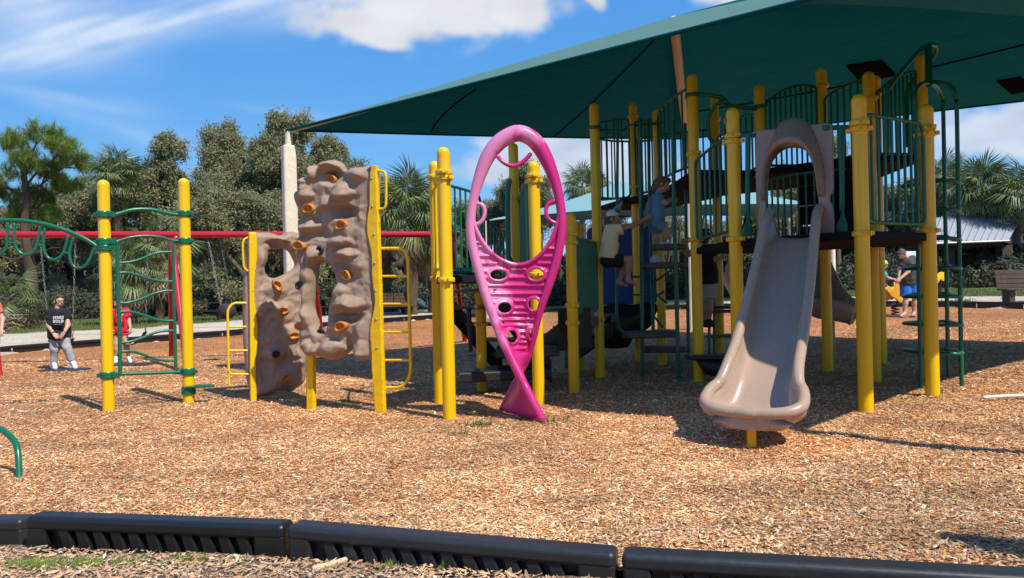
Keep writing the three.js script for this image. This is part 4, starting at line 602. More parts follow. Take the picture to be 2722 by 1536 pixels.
// ---------- pink fish climber: a twisted moulded panel between two tubes
{
  const t = thing('fish_climber', 'pink and magenta fish shaped climbing panel with oval window and footholes', 'climbing panel', G(0.3, -7.2));
  const Q = (x, y, d) => V((1120 + x / 1.7106) * 0.9464, (300 + y / 1.7106) * 0.9464, d);
  const Lk = [[92, 440, 0], [108, 392, 0], [140, 347, 0], [200, 302, 0], [300, 262, 0], [400, 236, 0], [500, 224, 0], [560, 226, 0], [620, 236, 0], [700, 256, 0.01], [800, 284, 0.02], [900, 318, 0.04], [1000, 356, 0.08], [1100, 401, 0.14], [1180, 440, 0.19], [1260, 480, 0.24], [1330, 515, 0.28], [1400, 552, 0.31]];
  const Rk = [[92, 440, 0], [108, 490, 0], [140, 526, 0], [200, 563, 0], [300, 604, 0], [400, 629, 0], [480, 638, 0], [560, 636, 0], [620, 626, 0], [700, 606, 0.01], [800, 574, 0.02], [900, 540, 0.05], [1000, 516, 0.10], [1060, 500, 0.14], [1120, 482, 0.18], [1180, 452, 0.23], [1260, 408, 0.29], [1350, 364, 0.34]];
  const ev = (K, y) => { if (y <= K[0][0]) return [K[0][1], K[0][2]]; for (let i = 1; i < K.length; i++) if (y <= K[i][0]) { const s = (y - K[i - 1][0]) / (K[i][0] - K[i - 1][0]); return [lerp(K[i - 1][1], K[i][1], s), lerp(K[i - 1][2], K[i][2], s)]; } const e = K[K.length - 1]; return [e[1], e[2]]; };
  const D = 7.25, dL = y => D - ev(Lk, y)[1], dR = y => D + ev(Rk, y)[1];
  // blotchy two-tone plastic, paler pink towards the left and the top
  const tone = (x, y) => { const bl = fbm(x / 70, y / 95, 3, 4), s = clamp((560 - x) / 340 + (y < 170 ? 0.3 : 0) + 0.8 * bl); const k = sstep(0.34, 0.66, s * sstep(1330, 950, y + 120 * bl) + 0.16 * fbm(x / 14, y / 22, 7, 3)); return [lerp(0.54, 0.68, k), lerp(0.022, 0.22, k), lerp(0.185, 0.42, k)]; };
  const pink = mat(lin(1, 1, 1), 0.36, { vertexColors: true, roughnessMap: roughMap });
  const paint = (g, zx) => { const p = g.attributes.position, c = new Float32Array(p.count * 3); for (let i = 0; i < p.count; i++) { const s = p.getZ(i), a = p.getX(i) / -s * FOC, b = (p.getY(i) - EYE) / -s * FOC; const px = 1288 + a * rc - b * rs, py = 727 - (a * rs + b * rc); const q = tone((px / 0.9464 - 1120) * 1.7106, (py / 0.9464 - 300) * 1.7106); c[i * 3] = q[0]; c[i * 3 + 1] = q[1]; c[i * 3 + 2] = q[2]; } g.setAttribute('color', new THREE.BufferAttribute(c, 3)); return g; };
  // the rim: left foot-to-top-to-right as one thick tapering tube
  const rimPts = [...Lk.slice().reverse().map(([y, x, o]) => [Q(x, y, D - o), y]), ...Rk.slice(1).map(([y, x, o]) => [Q(x, y, D + o), y])];
  const curve = new THREE.CatmullRomCurve3(rimPts.map(p => p[0]), false, 'centripetal'), n = 190, fr = curve.computeFrenetFrames(n), rings = [];
  for (let i = 0; i <= n; i++) { const u = i / n, P = curve.getPointAt(u), T = curve.getTangentAt(u), zy = (727 - 0) ; const yT = P.y; const r = 0.045 + 0.034 * sstep(2.05, 2.75, yT) - 0.004 * sstep(0.9, 0.2, yT) + (u > 0.74 ? -0.012 * sstep(0.74, 0.85, u) : 0);
    const side = v3(0, 0, 1).addScaledVector(T, -T.z).normalize(), up = T.clone().cross(side); const ring = []; const groove = [0.062, 0.150, 0.232, 0.318].some(k => Math.abs(u - k) < 0.0022) ? 0.90 : 1; for (let k = 0; k < 18; k++) { const a = k / 18 * 6.2832; ring.push(P.clone().addScaledVector(side, Math.cos(a) * r * 1.0 * groove).addScaledVector(up, Math.sin(a) * r * groove)); } rings.push(ring); }
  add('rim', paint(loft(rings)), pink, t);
  // the ribbed panel
  const win = [[233, 470], [240, 500], [252, 535], [278, 585], [312, 628], [350, 660], [395, 682], [440, 691], [485, 682], [528, 656], [565, 618], [592, 575], [607, 535], [618, 500], [628, 470]];
  const holesE = [[350, 736, 36, 23], [522, 735, 34, 26], [378, 886, 30, 24], [512, 871, 25, 26], [411, 1018, 23, 28], [497, 1004, 9, 23]], ell = ([x, y, a, b], k = 1) => Array.from({ length: 28 }, (_, i) => [x + a * k * Math.cos(i / 28 * 6.2832), y + b * k * Math.sin(i / 28 * 6.2832)]);
  const side = [], side2 = []; for (let y = 470; y <= 1130; y += 12) side.push([ev(Rk, y)[0], y]); for (let y = 1130; y >= 470; y -= 12) side2.push([ev(Lk, y)[0], y]);
  const outl = [...win.slice().reverse().map(p => p), ...[]]; const panelOut = [...win, ...side, ...side2.slice(0, -1)];
  const ribs = [[588, 245, 268], [608, 262, 300], [649, 258, 312], [684, 268, 345], [720, 280, 300], [748, 292, 312], [618, 575, 610], [652, 552, 612], [684, 528, 612], [722, 572, 600], [752, 566, 596], [712, 404, 474], [748, 400, 478], [784, 300, 588], [822, 316, 580], [862, 330, 346], [882, 338, 352], [856, 420, 472], [888, 420, 474], [862, 548, 566], [884, 548, 560], [912, 352, 556], [940, 362, 552], [966, 370, 545], [996, 446, 480], [1022, 448, 484], [1044, 416, 480], [1072, 408, 478], [1104, 430, 470]];
  const relief = (x, y) => { let h = 0; for (const [ry, a, b] of ribs) { const d = Math.abs(y - ry); if (d < 9 && x > a - 6 && x < b + 6) h = Math.max(h, 0.020 * Math.cos(d / 9 * 1.57) * Math.min(1, (x - a + 6) / 8, (b + 6 - x) / 8)); } for (const [cx, cy, a, b] of holesE) { const k = Math.hypot((x - cx) / (a + 15), (y - cy) / (b + 13)); if (k < 1.12) h = Math.max(h, 0.026 * sstep(1.12, 0.92, k)); } const w = nearest(win, x, y)[2]; if (w < 16) h = Math.max(h, 0.024 * Math.cos(w / 16 * 1.57)); const ce = Math.abs(x - 482 + (y - 960) * 0.02); if (y > 900 && ce < 8) h = Math.max(h, 0.014 * (1 - ce / 8)); return h; };
  const depth = (x, y) => { const [a] = ev(Lk, y), [b] = ev(Rk, y), u = clamp((x - a) / (b - a || 1)); return lerp(dL(y), dR(y), u) + 0.05 * Math.sin(u * Math.PI) * sstep(500, 760, y); };
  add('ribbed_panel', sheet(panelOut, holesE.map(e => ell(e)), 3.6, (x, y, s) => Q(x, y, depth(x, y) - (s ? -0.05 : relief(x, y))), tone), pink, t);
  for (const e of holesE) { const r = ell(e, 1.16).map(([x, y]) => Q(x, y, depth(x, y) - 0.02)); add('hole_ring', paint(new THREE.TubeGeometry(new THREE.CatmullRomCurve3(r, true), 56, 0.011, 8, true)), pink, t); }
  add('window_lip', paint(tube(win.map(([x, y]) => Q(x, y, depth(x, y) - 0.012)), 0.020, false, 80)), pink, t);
  // tail: the sheet between the crossing tubes and the flared foot at the left
  const tail = []; for (let i = 0; i <= 14; i++) { const s = i / 14, yl = lerp(1090, 1398, s), yr = lerp(1090, 1350, s), A = Q(ev(Lk, yl)[0], yl, dL(yl)), B = Q(ev(Rk, yr)[0], yr, dR(yr)); const n = A.clone().sub(B).cross(v3(0, 1, 0)).normalize().multiplyScalar(0.022); const row = []; for (let k = 0; k <= 8; k++) row.push(A.clone().lerp(B, k / 8).addScaledVector(n, 1 + 1.2 * Math.sin(k / 8 * 3.14))); for (let k = 8; k >= 0; k--) row.push(A.clone().lerp(B, k / 8).addScaledVector(n, -1)); tail.push(row); }
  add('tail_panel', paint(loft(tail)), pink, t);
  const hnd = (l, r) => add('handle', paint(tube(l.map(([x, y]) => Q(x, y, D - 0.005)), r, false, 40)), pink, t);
  hnd([[346, 196], [362, 215], [388, 233], [416, 241], [446, 233], [472, 213], [494, 190]], 0.021); hnd([[254, 412], [276, 420], [288, 445], [282, 480], [266, 500], [248, 508]], 0.021); hnd([[604, 400], [580, 412], [567, 440], [572, 472], [590, 492], [616, 504]], 0.020);
  for (const [x, y] of [[333, 806], [373, 950]]) add('bolt', ball(Q(x, y, D - 0.012), 0.012, 1, 1, 0.8, 8), M.black, t);
}
// ---------- the play structure: posts, decks, railings, stairs, climbers and slides bolted together
const PS = thing('play_structure', 'tall yellow post play structure with green railings, decks and slides under the canopy', 'play structure', G(2.6, -9));
const Z3 = (x, y) => [(1120 + x / 1.7106) * 0.9464, (300 + y / 1.7106) * 0.9464], Z4 = (x, y) => [(1520 + x / 1.818) * 0.9464, (220 + y / 1.818) * 0.9464], ZR1 = (x, y) => [(1820 + x / 2.909) * 0.9464, (160 + y / 2.909) * 0.9464], ZB = (x, y) => [(2180 + x / 1.4834) * 0.9464, (100 + y / 1.4834) * 0.9464];
const VV = (f, x, y, d) => V(...f(x, y), d);
const P = {};
const pp = (k, a, b, d, col, o) => P[k] = postPx(PS, a[0], a[1], b[0], b[1], d, col, o);
const GC = M.green;
pp('C1', [1112, 370], [1134, 1055], 7.35, [[441, 1], [704, 0]]);
pp('C2', [1092, 405], [1108, 1013], 8.35, [[445, 0], [700, 0]]);
pp('D1', [1340, 405], [1357, 1014], 8.05, [[450, 1], [690, 0]]);
pp('D2', [1287, 360], [1308, 950], 9.9, []);
pp('E', [1208, 700], [1213, 976], 9.2, [[772, 0], [816, 0]]);
pp('G1', [1437, 535], [1442, 981], 8.75, [[590, 0], [610, 0], [768, 0], [812, 0]]);
pp('G2', [1452, 556], [1461, 926], 11.0, [[608, 0]]);
pp('H1', [1492, 259], [1512, 948], 10.0, [[322, 0, GC], [606, 0], [804, 0]]);
pp('H2', [1592, 259], [1607, 903], 12.1, [[292, 0], [470, 0]]);
pp('H3', [1652, 275], [1667, 927], 11.2, [[313, 0, GC]]);
pp('I1', [1740, 186], [1759, 952], 9.1, [[240, 0, GC], [386, 0], [604, 0]]);
pp('J1', [1840, 271], [1862, 1000], 7.5, [[350, 1], [602, 0]]);
pp('K1', [1909, 212], [1926, 940], 9.3, [[270, 0, GC], [440, 0]]);
pp('K2', [2065, 170], [2083, 928], 9.4, [[217, 0]]);
pp('K3', [1797, 233], [1812, 900], 11.5, [[300, 0]]);
pp('M1', [2162, 237], [2176, 1015], 6.65, [[318, 1], [588, 0]]);
pp('M2', [2185, 180], [2201, 947], 8.4, [[250, 0], [603, 0]]);
pp('M3', [2204, 190], [2216, 910], 9.9, [[236, 0]]);
pp('N1', [2330, 262], [2345, 985], 7.25, [[330, 1], [581, 0]]);
pp('N2', [2320, 136], [2330, 940], 8.5, []);
pp('Q1', [1808, 610], [1813, 905], 12.5, [[640, 0]]);
const pt = k => v3(P[k].X, 0, -P[k].D), mixp = (a, b, t) => pt(a).lerp(pt(b), t);
// decks (perforated steel plates with a dark rolled edge)
const deck = (pts, y, m, th = 0.075) => add('deck', boxUV(slab(pts, y - th, y, 0.01)), m || M.darkDeck, PS);
const yD = 1.69, yH = 2.63, yL = 1.40, yG = 0.87;
const fr = (a, b, o) => { const d = b.clone().sub(a).normalize(); return [a.clone().addScaledVector(d, o), b.clone().addScaledVector(d, -o)]; };
deck([pt('J1'), pt('M1'), pt('N1'), pt('N2'), pt('M2'), pt('K1'), pt('I1')], yD);
deck([pt('K1'), pt('M2'), pt('N2'), pt('M3'), pt('K3')], yH + 0.02);
deck([mixp('I1', 'H2', 0), pt('K1'), pt('K3'), v3(P.K3.X - 0.6, 0, -13.2), v3(P.H2.X - 0.45, 0, -12.9), pt('H2').add(v3(-0.2, 0, 0.2)), pt('H3')], yH);
deck([pt('C1'), pt('C2'), pt('D2'), pt('D1')].map((p, i) => i === 3 ? p.add(v3(-0.35, 0, 0)) : p), yL);
deck([pt('G1'), pt('G2'), mixp('H1', 'H2', 0.4), pt('H1')], yG, M.brownDeck, 0.12);
// solid riser between the two decks behind the slide
{ const a = pt('K1'), b = pt('M2'); const mid = a.clone().add(b).multiplyScalar(0.5), dir = b.clone().sub(a); const turn = Math.atan2(-dir.z, dir.x), L = dir.length();
  for (let i = 0; i < 4; i++) add('riser', box(mid.x + 0.25, lerp(yD, yH, (i + 0.5) / 4), mid.z + 0.02 * i, 0.9, (yH - yD) / 4 - 0.012, 0.03, 0.006, turn), M.darkDeck, PS); add('side_riser', box(P.M2.X - 0.25, (yD + yH) / 2, -P.M2.D - 0.12, 0.5, yH - yD - 0.02, 0.03, 0.01, turn), M.darkDeck, PS); }
// railings
const yAt = (y, d, x = 1288) => V(x, y, d).y;
const bar = (a, b, yb, yt, n, o) => { const [A, B] = fr(pt(a), pt(b), 0.07); return barrier(PS, A, B, yb, yt, n, o); };
bar('I1', 'J1', yD + 0.10, 2.72, 6, { rise: 0.04 });
bar('M1', 'N1', yD + 0.08, 2.72, 8);
bar('N1', 'N2', yD + 0.08, 2.72, 8);
bar('G1', 'H1', yG + 0.07, 1.83, 10, { rb: 0.016 });
bar('K1', 'K2', yH + 0.06, 3.44, 9, { arch: 0.10, rise: 0.22 });
bar('K2', 'M2', yH + 0.06, 3.50, 5, { arch: 0.03 });
bar('M2', 'N2', yH + 0.02, 3.30, 9, { rise: 0.28, arch: 0.05 });
bar('K3', 'K1', yH + 0.06, 3.42, 7, { rise: -0.1, arch: 0.12 });
bar('K1', 'M2', yD + 0.08, 2.5, 11, { bow: 0.2 });
bar('H3', 'I1', yH + 0.06, 3.66, 7, { rise: -0.02, bow: 0.12 });
bar('H2', 'H3', yH + 0.06, 3.86, 5, { rise: -0.16 });
{ const A = pt('H2').add(v3(-0.62, 0, -0.35)), B = pt('H2').add(v3(-0.07, 0, 0)); barrier(PS, A, B, yH + 0.04, 3.92, 4, {}); barrier(PS, A, pt('H3').add(v3(0.3, 0, -1.6)), yH + 0.1, 3.7, 10, { bow: -0.2 }); }
bar('K3', 'H2', yH + 0.1, 3.6, 9, {});
bar('C1', 'C2', yL + 0.08, 2.42, 2, { mat: M.yellow });
{ // low deck: railings behind the fish
  const A = pt('C2').add(v3(0.09, 0, 0.02)); barrier(PS, A, pt('D2').add(v3(-0.42, 0, 0.55)), yL + 0.07, 2.42, 6, { bend: 0.16 }); barrier(PS, pt('D2').add(v3(0.07, 0, 0)), pt('D1').add(v3(-0.06, 0, -0.02)), yL + 0.07, 2.42, 4, { rb: 0.02, r: 0.024 });
  const s = VV(Z3, 285, 468, 11.2), e = VV(Z3, 372, 566, 11.6); const pa = s.clone().setY(s.y - 0.62), pb = e.clone().setY(e.y - 0.62); const f = add('barrier', pipe([s, e, pb, pa], 0.018, 0.06, true), M.green, PS); for (let k = 1; k < 6; k++) rod('bar', s.clone().lerp(e, k / 6), pa.clone().lerp(pb, k / 6), 0.014, M.green, f);
  const q = [[400, 310], [392, 350], [396, 660], [408, 676]].map(([x, y]) => VV(Z3, x, y, 9.75)); add('grab_pole', pipe(q, 0.035, 0.08), M.greenPlate, PS);
  add('deck_bracket', loft([[[1147, 673], [1188, 673], [1186, 690], [1138, 690]].map(([x, y]) => V(x, y, 7.9)), [[1147, 673], [1188, 673], [1186, 690], [1138, 690]].map(([x, y]) => V(x, y, 8.0))]), M.greenPlate, PS);
  add('deck_edge', box((P.C1.X + P.D1.X) / 2 - 0.2, yL - 0.03, -7.9, 0.2, 0.05, 0.04, 0.01), M.greenPlate, PS);
}
// stairs behind the fish: dark treads between two stringers, down from the low deck and up again
{
  const st = (a, b, n, w, name) => { const d = b.clone().sub(a).setY(0).normalize(), s = v3(-d.z, 0, d.x); const q = []; for (const k of [-1, 1]) { const A = a.clone().addScaledVector(s, k * w / 2), B = b.clone().addScaledVector(s, k * w / 2); q.push(loft([[v3(0, 0.02, 0), v3(0, -0.26, 0)].map(o => A.clone().add(o)).concat([v3(0, -0.26, 0), v3(0, 0.02, 0)].map(o => A.clone().add(o).addScaledVector(s, k * 0.03))), [v3(0, 0.02, 0), v3(0, -0.26, 0)].map(o => B.clone().add(o)).concat([v3(0, -0.26, 0), v3(0, 0.02, 0)].map(o => B.clone().add(o).addScaledVector(s, k * 0.03)))])); } const f = add('stair', q, M.black, PS); for (let i = 0; i < n; i++) { const p = a.clone().lerp(b, (i + 0.5) / n); add('tread', box(p.x, p.y - 0.03, p.z, w, 0.04, 0.26, 0.01, Math.atan2(-s.z, s.x)), M.brownDeck, f); } };
  st(v3(-0.62, yL - 0.02, -9.0), v3(0.15, 0.32, -9.9), 5, 0.8); st(v3(0.42, 0.35, -10.6), v3(1.0, yG - 0.02, -9.9), 3, 0.8);
  add('landing', boxUV(slab([v3(-0.62, 0, -8.75), v3(0.42, 0, -8.95), v3(0.42, 0, -9.6), v3(-0.62, 0, -9.4)], 0.18, 0.30, 0.02)), M.black, PS); add('landing', boxUV(slab([v3(-0.2, 0, -9.3), v3(0.55, 0, -9.4), v3(0.55, 0, -10.0), v3(-0.2, 0, -9.9)], 0.40, 0.52, 0.02)), M.brownDeck, PS);
  const b = V(1184, 885, 9.0), tp = V(1180, 778, 9.0); add('newel', [rodGeo(b, tp, 0.026), ball(tp, 0.036, 1, 0.7, 1)], M.black, PS);
  add('panel', boxUV(box(0.75, 0.75, -9.2, 0.42, 0.5, 0.03, 0.02, 0.2)), M.black, PS);
}
// overhead bars and hand loops between the tall posts
add('overhead_bar', pipe([VV(Z4, 108, 222, 10), VV(Z4, 150, 230, 10.1), VV(Z4, 250, 240, 10.5), VV(Z4, 272, 208, 10.9), VV(Z4, 300, 205, 12.0)], 0.024, 0.1), M.green, PS);
add('overhead_bar', pipe([VV(Z4, 300, 208, 12.0), VV(Z4, 360, 206, 11.6), VV(Z4, 415, 210, 11.2)], 0.028, 0.1), M.green, PS);
add('overhead_bar', tube([VV(ZR1, 55, 262, 9.1), VV(ZR1, 140, 265, 9.0), VV(ZR1, 240, 278, 8.95), VV(ZR1, 300, 300, 8.95), VV(ZR1, 340, 345, 9.0), VV(ZR1, 420, 362, 9.15), VV(ZR1, 580, 378, 9.3)], 0.026, false, 60), M.green, PS);
add('hand_loop', pipe([VV(ZR1, 320, 325, 8.95), VV(ZR1, 250, 330, 9.0), VV(ZR1, 180, 450, 9.05), VV(ZR1, 185, 600, 9.1), VV(ZR1, 240, 650, 9.1), VV(ZR1, 300, 640, 9.1)], 0.024, 0.22), M.green, PS);
add('hand_loop', pipe([VV(ZR1, 345, 345, 9.0), VV(ZR1, 335, 700, 9.1), VV(ZR1, 335, 1000, 9.1)], 0.02, 0.1), M.green, PS);
// flat green plates each side of the slide hood
for (const [xa, ya, xb, yb, d, k] of [[492, 566, 488, 1358, 7.42, 1], [1214, 505, 1222, 1326, 6.9, -1]]) { const q = (x, y) => VV(ZR1, x, y, d); const prof = [[-20, 0], [20, 0], [18, 0.86], [38, 0.93], [34, 1], [-36, 1], [-40, 0.93], [-18, 0.86]].map(([w, t]) => q(lerp(xa, xb, t) + w, lerp(ya, yb, t))); add('hood_bracket', loft([prof, prof.map(p => p.clone().add(v3(0, 0, -0.018)))]), M.greenPlate, PS); add('hood_bracket_bar', box(q(xa + k * 30, ya + 12).x, q(xa, ya + 12).y, -d - 0.02, 0.26, 0.045, 0.03, 0.008), M.greenPlate, PS); }

// ---------- the big slide
{
  const A = mixp('J1', 'M1', 0.5), B = GP(1890, 1116); const dir = v3(B.x - A.x, 0, B.z - A.z), run = dir.length(); dir.normalize(); const s = v3(-dir.z, 0, dir.x); if (s.x < 0) s.negate();
  const g0 = land(B.x, B.z);
  // stations: [distance, floor height, half width, side height]
  const k0 = run / 2.07, K = [[-0.10, yD - 0.02, 0.175, 0.26], [0.0, yD - 0.025, 0.175, 0.25], [0.14, yD - 0.095, 0.178, 0.22], [0.4, yD - 0.33, 0.185, 0.19], [0.8, yD - 0.70, 0.195, 0.185], [1.2, yD - 1.03, 0.205, 0.185], [1.5, yD - 1.225, 0.215, 0.19], [1.70, g0 + 0.225, 0.245, 0.20], [1.86, g0 + 0.19, 0.292, 0.175], [1.98, g0 + 0.18, 0.308, 0.13]];
  const cv = [0, 1, 2, 3].map(c => new THREE.CatmullRomCurve3(K.map((k, i) => v3(i, k[c], 0)))), st = []; for (let i = 0; i <= 70; i++) { const u = i / 70, u2 = Math.min(1, u + 0.012), u1 = u2 - 0.012, q = cv.map(c => c.getPoint(u).y), T = v3(0, cv[1].getPoint(u2).y - cv[1].getPoint(u1).y, 0).addScaledVector(dir, (cv[0].getPoint(u2).y - cv[0].getPoint(u1).y) * k0).normalize(); st.push([...q, T]); }
  for (let i = 1; i <= 14; i++) { const a = i / 14 * 1.42; st.push([1.98 + 0.20 * Math.sin(a), g0 + 0.18 + 0.012 * Math.sin(a), 0.308 * Math.cos(a) ** 0.8, lerp(0.13, 0.045, Math.sin(a) ** 0.9), dir.clone()]); }
  const rings = [], rimL = [], rimR = []; for (const [D, y, w, h, T] of st) { const c = v3(A.x, y, A.z).addScaledVector(dir, D * k0), nn = s.clone().cross(T).normalize(); if (nn.y < 0) nn.negate(); const vert = nn.clone().lerp(UP, 0.5).normalize(), q = (a, b) => c.clone().addScaledVector(s, a).addScaledVector(vert, b), W = w + 0.05 * Math.min(1, w / 0.2), m = Math.min(1, h / 0.12); const half = sg => [q(0, -0.045), q(sg * w * 0.6, -0.045), q(sg * (w * 0.9), -0.035), q(sg * (W + 0.012), 0.03 * m), q(sg * (W + 0.02), h * 0.6), q(sg * (W + 0.016), h), q(sg * (W - 0.02), h), q(sg * (W - 0.035), h * 0.6), q(sg * (w * 0.97), h * 0.25), q(sg * w * 0.84, h * 0.07), q(sg * w * 0.62, 0.004), q(sg * w * 0.3, 0)];
    rings.push([...half(-1), ...half(1).slice(1).reverse()]); rimL.push(q(-W, h)); rimR.push(q(W, h)); }
  const tipC = rimL[rimL.length - 1].clone().lerp(rimR[rimR.length - 1], 0.5).addScaledVector(dir, 0.012), rim = [...rimL.filter((_, i) => i % 3 === 0 || i > 70), tipC, ...rimR.filter((_, i) => i % 3 === 0 || i > 70).reverse()];
  const ch = add('slide', boxUV(loft(rings, true, false)), M.slide, PS, 'big tan and grey slide with a flared exit facing the camera');
  add('slide_rim', boxUV(tube(rim, 0.043, false, 260, 14)), M.slide, ch);
  const under = st.slice(-15).map(([D, y, w]) => { const c = v3(A.x, y + 0.012, A.z).addScaledVector(dir, D * k0 + 0.016); return [c.clone().addScaledVector(s, -w - 0.025), c.clone().addScaledVector(s, w + 0.025), c.clone().addScaledVector(s, w * 0.75).add(v3(0, -0.085, 0)), c.clone().addScaledVector(s, -w * 0.75).add(v3(0, -0.085, 0))]; }); add('slide_underside', boxUV(loft(under)), M.slide, ch);
  // moulded drain grooves' raised bars near the exit
  for (let i = 0; i < 7; i++) { const a = lerp(-0.22, 0.22, i / 6); const P0 = v3(A.x, g0 + 0.174, A.z).addScaledVector(dir, 1.99 * k0).addScaledVector(s, a * 0.9), P1 = v3(A.x, g0 + 0.222, A.z).addScaledVector(dir, (1.975 + 0.19 * Math.sqrt(1 - (a / 0.32) ** 2)) * k0).addScaledVector(s, a); add('grip_bar', tube([P0, P0.clone().lerp(P1, 0.6).add(v3(0, -0.012, 0)), P1], 0.010, false, 10, 8), M.slide, ch); }
  const bot = v3(A.x, 0, A.z).addScaledVector(dir, 2.06 * k0); add('slide_leg', boxUV(box(bot.x, g0 + 0.02, bot.z, 0.06, 0.34, 0.05, 0.006)), M.yellow, ch);
  // hood panel: plate with an arched opening, and the bulging arch in front of it
  const dep = px => 1 / lerp(1 / 7.42, 1 / 6.92, (px - 1902) / (2095 - 1902)); const HN = v3(dir.x, 0, dir.z); const q = (x, y, off = 0) => { const [px, py] = ZR1(x, y); return V(px, py, dep(px)).addScaledVector(HN, off + 0.03); };
  const plate = smoothPoly([[556, 575], [562, 556], [590, 546], [650, 540], [720, 532], [900, 512], [1060, 494], [1108, 490], [1136, 498], [1146, 525], [1148, 700], [1150, 990], [1144, 1024], [1128, 1046], [1124, 1080], [1140, 1120], [1141, 1368], [1060, 1372], [1046, 1200], [1036, 1060], [1034, 960], [1022, 850], [994, 766], [938, 700], [850, 676], [762, 694], [690, 762], [652, 860], [640, 960], [632, 1080], [614, 1330], [580, 1330], [574, 1090], [562, 1040], [556, 900], [552, 700]], 4);
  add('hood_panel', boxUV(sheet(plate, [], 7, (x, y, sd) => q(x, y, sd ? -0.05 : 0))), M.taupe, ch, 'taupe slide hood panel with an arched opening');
  const inA = [[630, 1090], [640, 950], [654, 860], [692, 764], [764, 694], [850, 674], [936, 698], [994, 766], [1022, 852], [1034, 950], [1036, 1055]], outA = [[584, 1075], [600, 950], [632, 740], [680, 610], [742, 490], [855, 446], [962, 494], [1020, 600], [1062, 730], [1090, 920], [1094, 1045]];
  const c1 = new THREE.CatmullRomCurve3(inA.map(p => v3(p[0], p[1], 0))), c2 = new THREE.CatmullRomCurve3(outA.map(p => v3(p[0], p[1], 0))), hr = []; for (let i = 0; i <= 60; i++) { const a = c1.getPoint(i / 60), b = c2.getPoint(i / 60), k = Math.sin(i / 60 * Math.PI), f = 0.03 + 0.15 * k ** 0.6; const m = t => a.clone().lerp(b, t); hr.push([[0, -0.04], [0.0, f], [0.10, f + 0.035], [0.26, f + 0.03], [0.36, f * 0.9], [0.62, f * 0.62], [0.86, f * 0.25 + 0.004], [1, 0.004], [1, -0.04]].map(([t, o]) => { const p = m(t); return q(p.x, p.y, o); })); }
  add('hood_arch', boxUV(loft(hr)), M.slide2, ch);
}

// ---------- step climber in the middle: green uprights with moulded round steps
{
  const f = tube([VV(Z4, 330, 178, 9.9), VV(Z4, 334, 600, 9.9), VV(Z4, 338, 1000, 9.9), VV(Z4, 342, 1420, 9.9)], 0.026), g2 = tube([VV(Z4, 370, 180, 10.6), VV(Z4, 376, 600, 10.5), VV(Z4, 386, 900, 10.3), VV(Z4, 394, 1215, 10.0)], 0.024), h = tube([VV(Z4, 488, 190, 9.5), VV(Z4, 494, 600, 9.5), VV(Z4, 505, 1000, 9.5), VV(Z4, 516, 1440, 9.5)], 0.026), i = tube([VV(Z4, 548, 200, 10.3), VV(Z4, 552, 700, 10.3), VV(Z4, 562, 1180, 10.3), VV(Z4, 566, 1330, 10.3)], 0.022);
  for (const q of [f, g2, h, i]) add('upright', q, M.green, PS);
  add('hanger', pipe([VV(Z4, 222, 182, 10.4), VV(Z4, 218, 700, 10.4), VV(Z4, 216, 1130, 10.3), VV(Z4, 222, 1180, 10.2), VV(Z4, 255, 1212, 9.9)], 0.02, 0.1), M.green, PS);
  const step = (x0, x1, y, d, dep, drop) => { const a = VV(Z4, x0, y, d), b = VV(Z4, x1, y, d), c = a.clone().lerp(b, 0.5), w = a.distanceTo(b) / 2; const sh = new THREE.Shape(); for (let k = 0; k <= 24; k++) { const t = k / 24 * 6.2832, p = [Math.sign(Math.cos(t)) * w * Math.abs(Math.cos(t)) ** 0.55, Math.sign(Math.sin(t)) * dep * Math.abs(Math.sin(t)) ** 0.7]; k ? sh.lineTo(...p) : sh.moveTo(...p); } const g = new THREE.ExtrudeGeometry(sh, { depth: drop, bevelSize: 0.02, bevelThickness: 0.018, bevelSegments: 4, curveSegments: 20 }); g.rotateX(Math.PI / 2); g.translate(c.x, c.y, c.z); add('step', boxUV(g), M.brownDeck, PS); };
  step(386, 545, 788, 9.75, 0.17, 0.035); step(340, 548, 876, 9.9, 0.19, 0.04); step(250, 506, 1206, 9.8, 0.2, 0.045); step(352, 548, 1280, 10.2, 0.18, 0.04);
  for (const [a, b] of [[[390, 970], [480, 905]], [[395, 1040], [445, 1010]], [[396, 1010], [460, 1065]], [[390, 1120], [440, 1180]]]) rod('brace', VV(Z4, ...a, 10.2), VV(Z4, ...b, 10.3), 0.016, M.green, PS);
  for (const y of [938, 1024]) rod('brace', VV(Z4, 290, y, 10.3), VV(Z4, 385, y, 10.2), 0.014, M.green, PS);
  rod('foot_rail', VV(Z4, 508, 1434, 9.3), VV(Z4, 640, 1440, 9.1), 0.026, M.green, PS);
  // low dark platform and its steps by the left post of the deck
  const a = VV(Z4, 600, 1325, 9.0); add('step', boxUV(box(a.x + 0.16, a.y, a.z, 0.52, 0.05, 0.34, 0.02)), M.black, PS); add('platform_skirt', loft([[v3(a.x, a.y - 0.03, a.z + 0.1), v3(a.x + 0.42, a.y - 0.03, a.z + 0.1), v3(a.x + 0.34, a.y - 0.26, a.z + 0.1), v3(a.x + 0.1, a.y - 0.2, a.z + 0.1)], [v3(a.x, a.y - 0.03, a.z - 0.1), v3(a.x + 0.42, a.y - 0.03, a.z - 0.1), v3(a.x + 0.34, a.y - 0.26, a.z - 0.1), v3(a.x + 0.1, a.y - 0.2, a.z - 0.1)]]), M.black, PS);
  for (const [x, y0, y1, d] of [[688, 900, 1330, 10.6], [664, 1150, 1320, 10.4]]) rod('upright', VV(Z4, x, y0, d), VV(Z4, x, y1, d), 0.02, M.green, PS);
  for (const [y, m] of [[1085, M.black], [1105, M.brownDeck], [1222, M.green]]) { const p = VV(Z4, 725, y, 10.6); add('step', box(p.x, p.y, p.z, 0.5, 0.04, 0.28, 0.012), m, PS); }
}
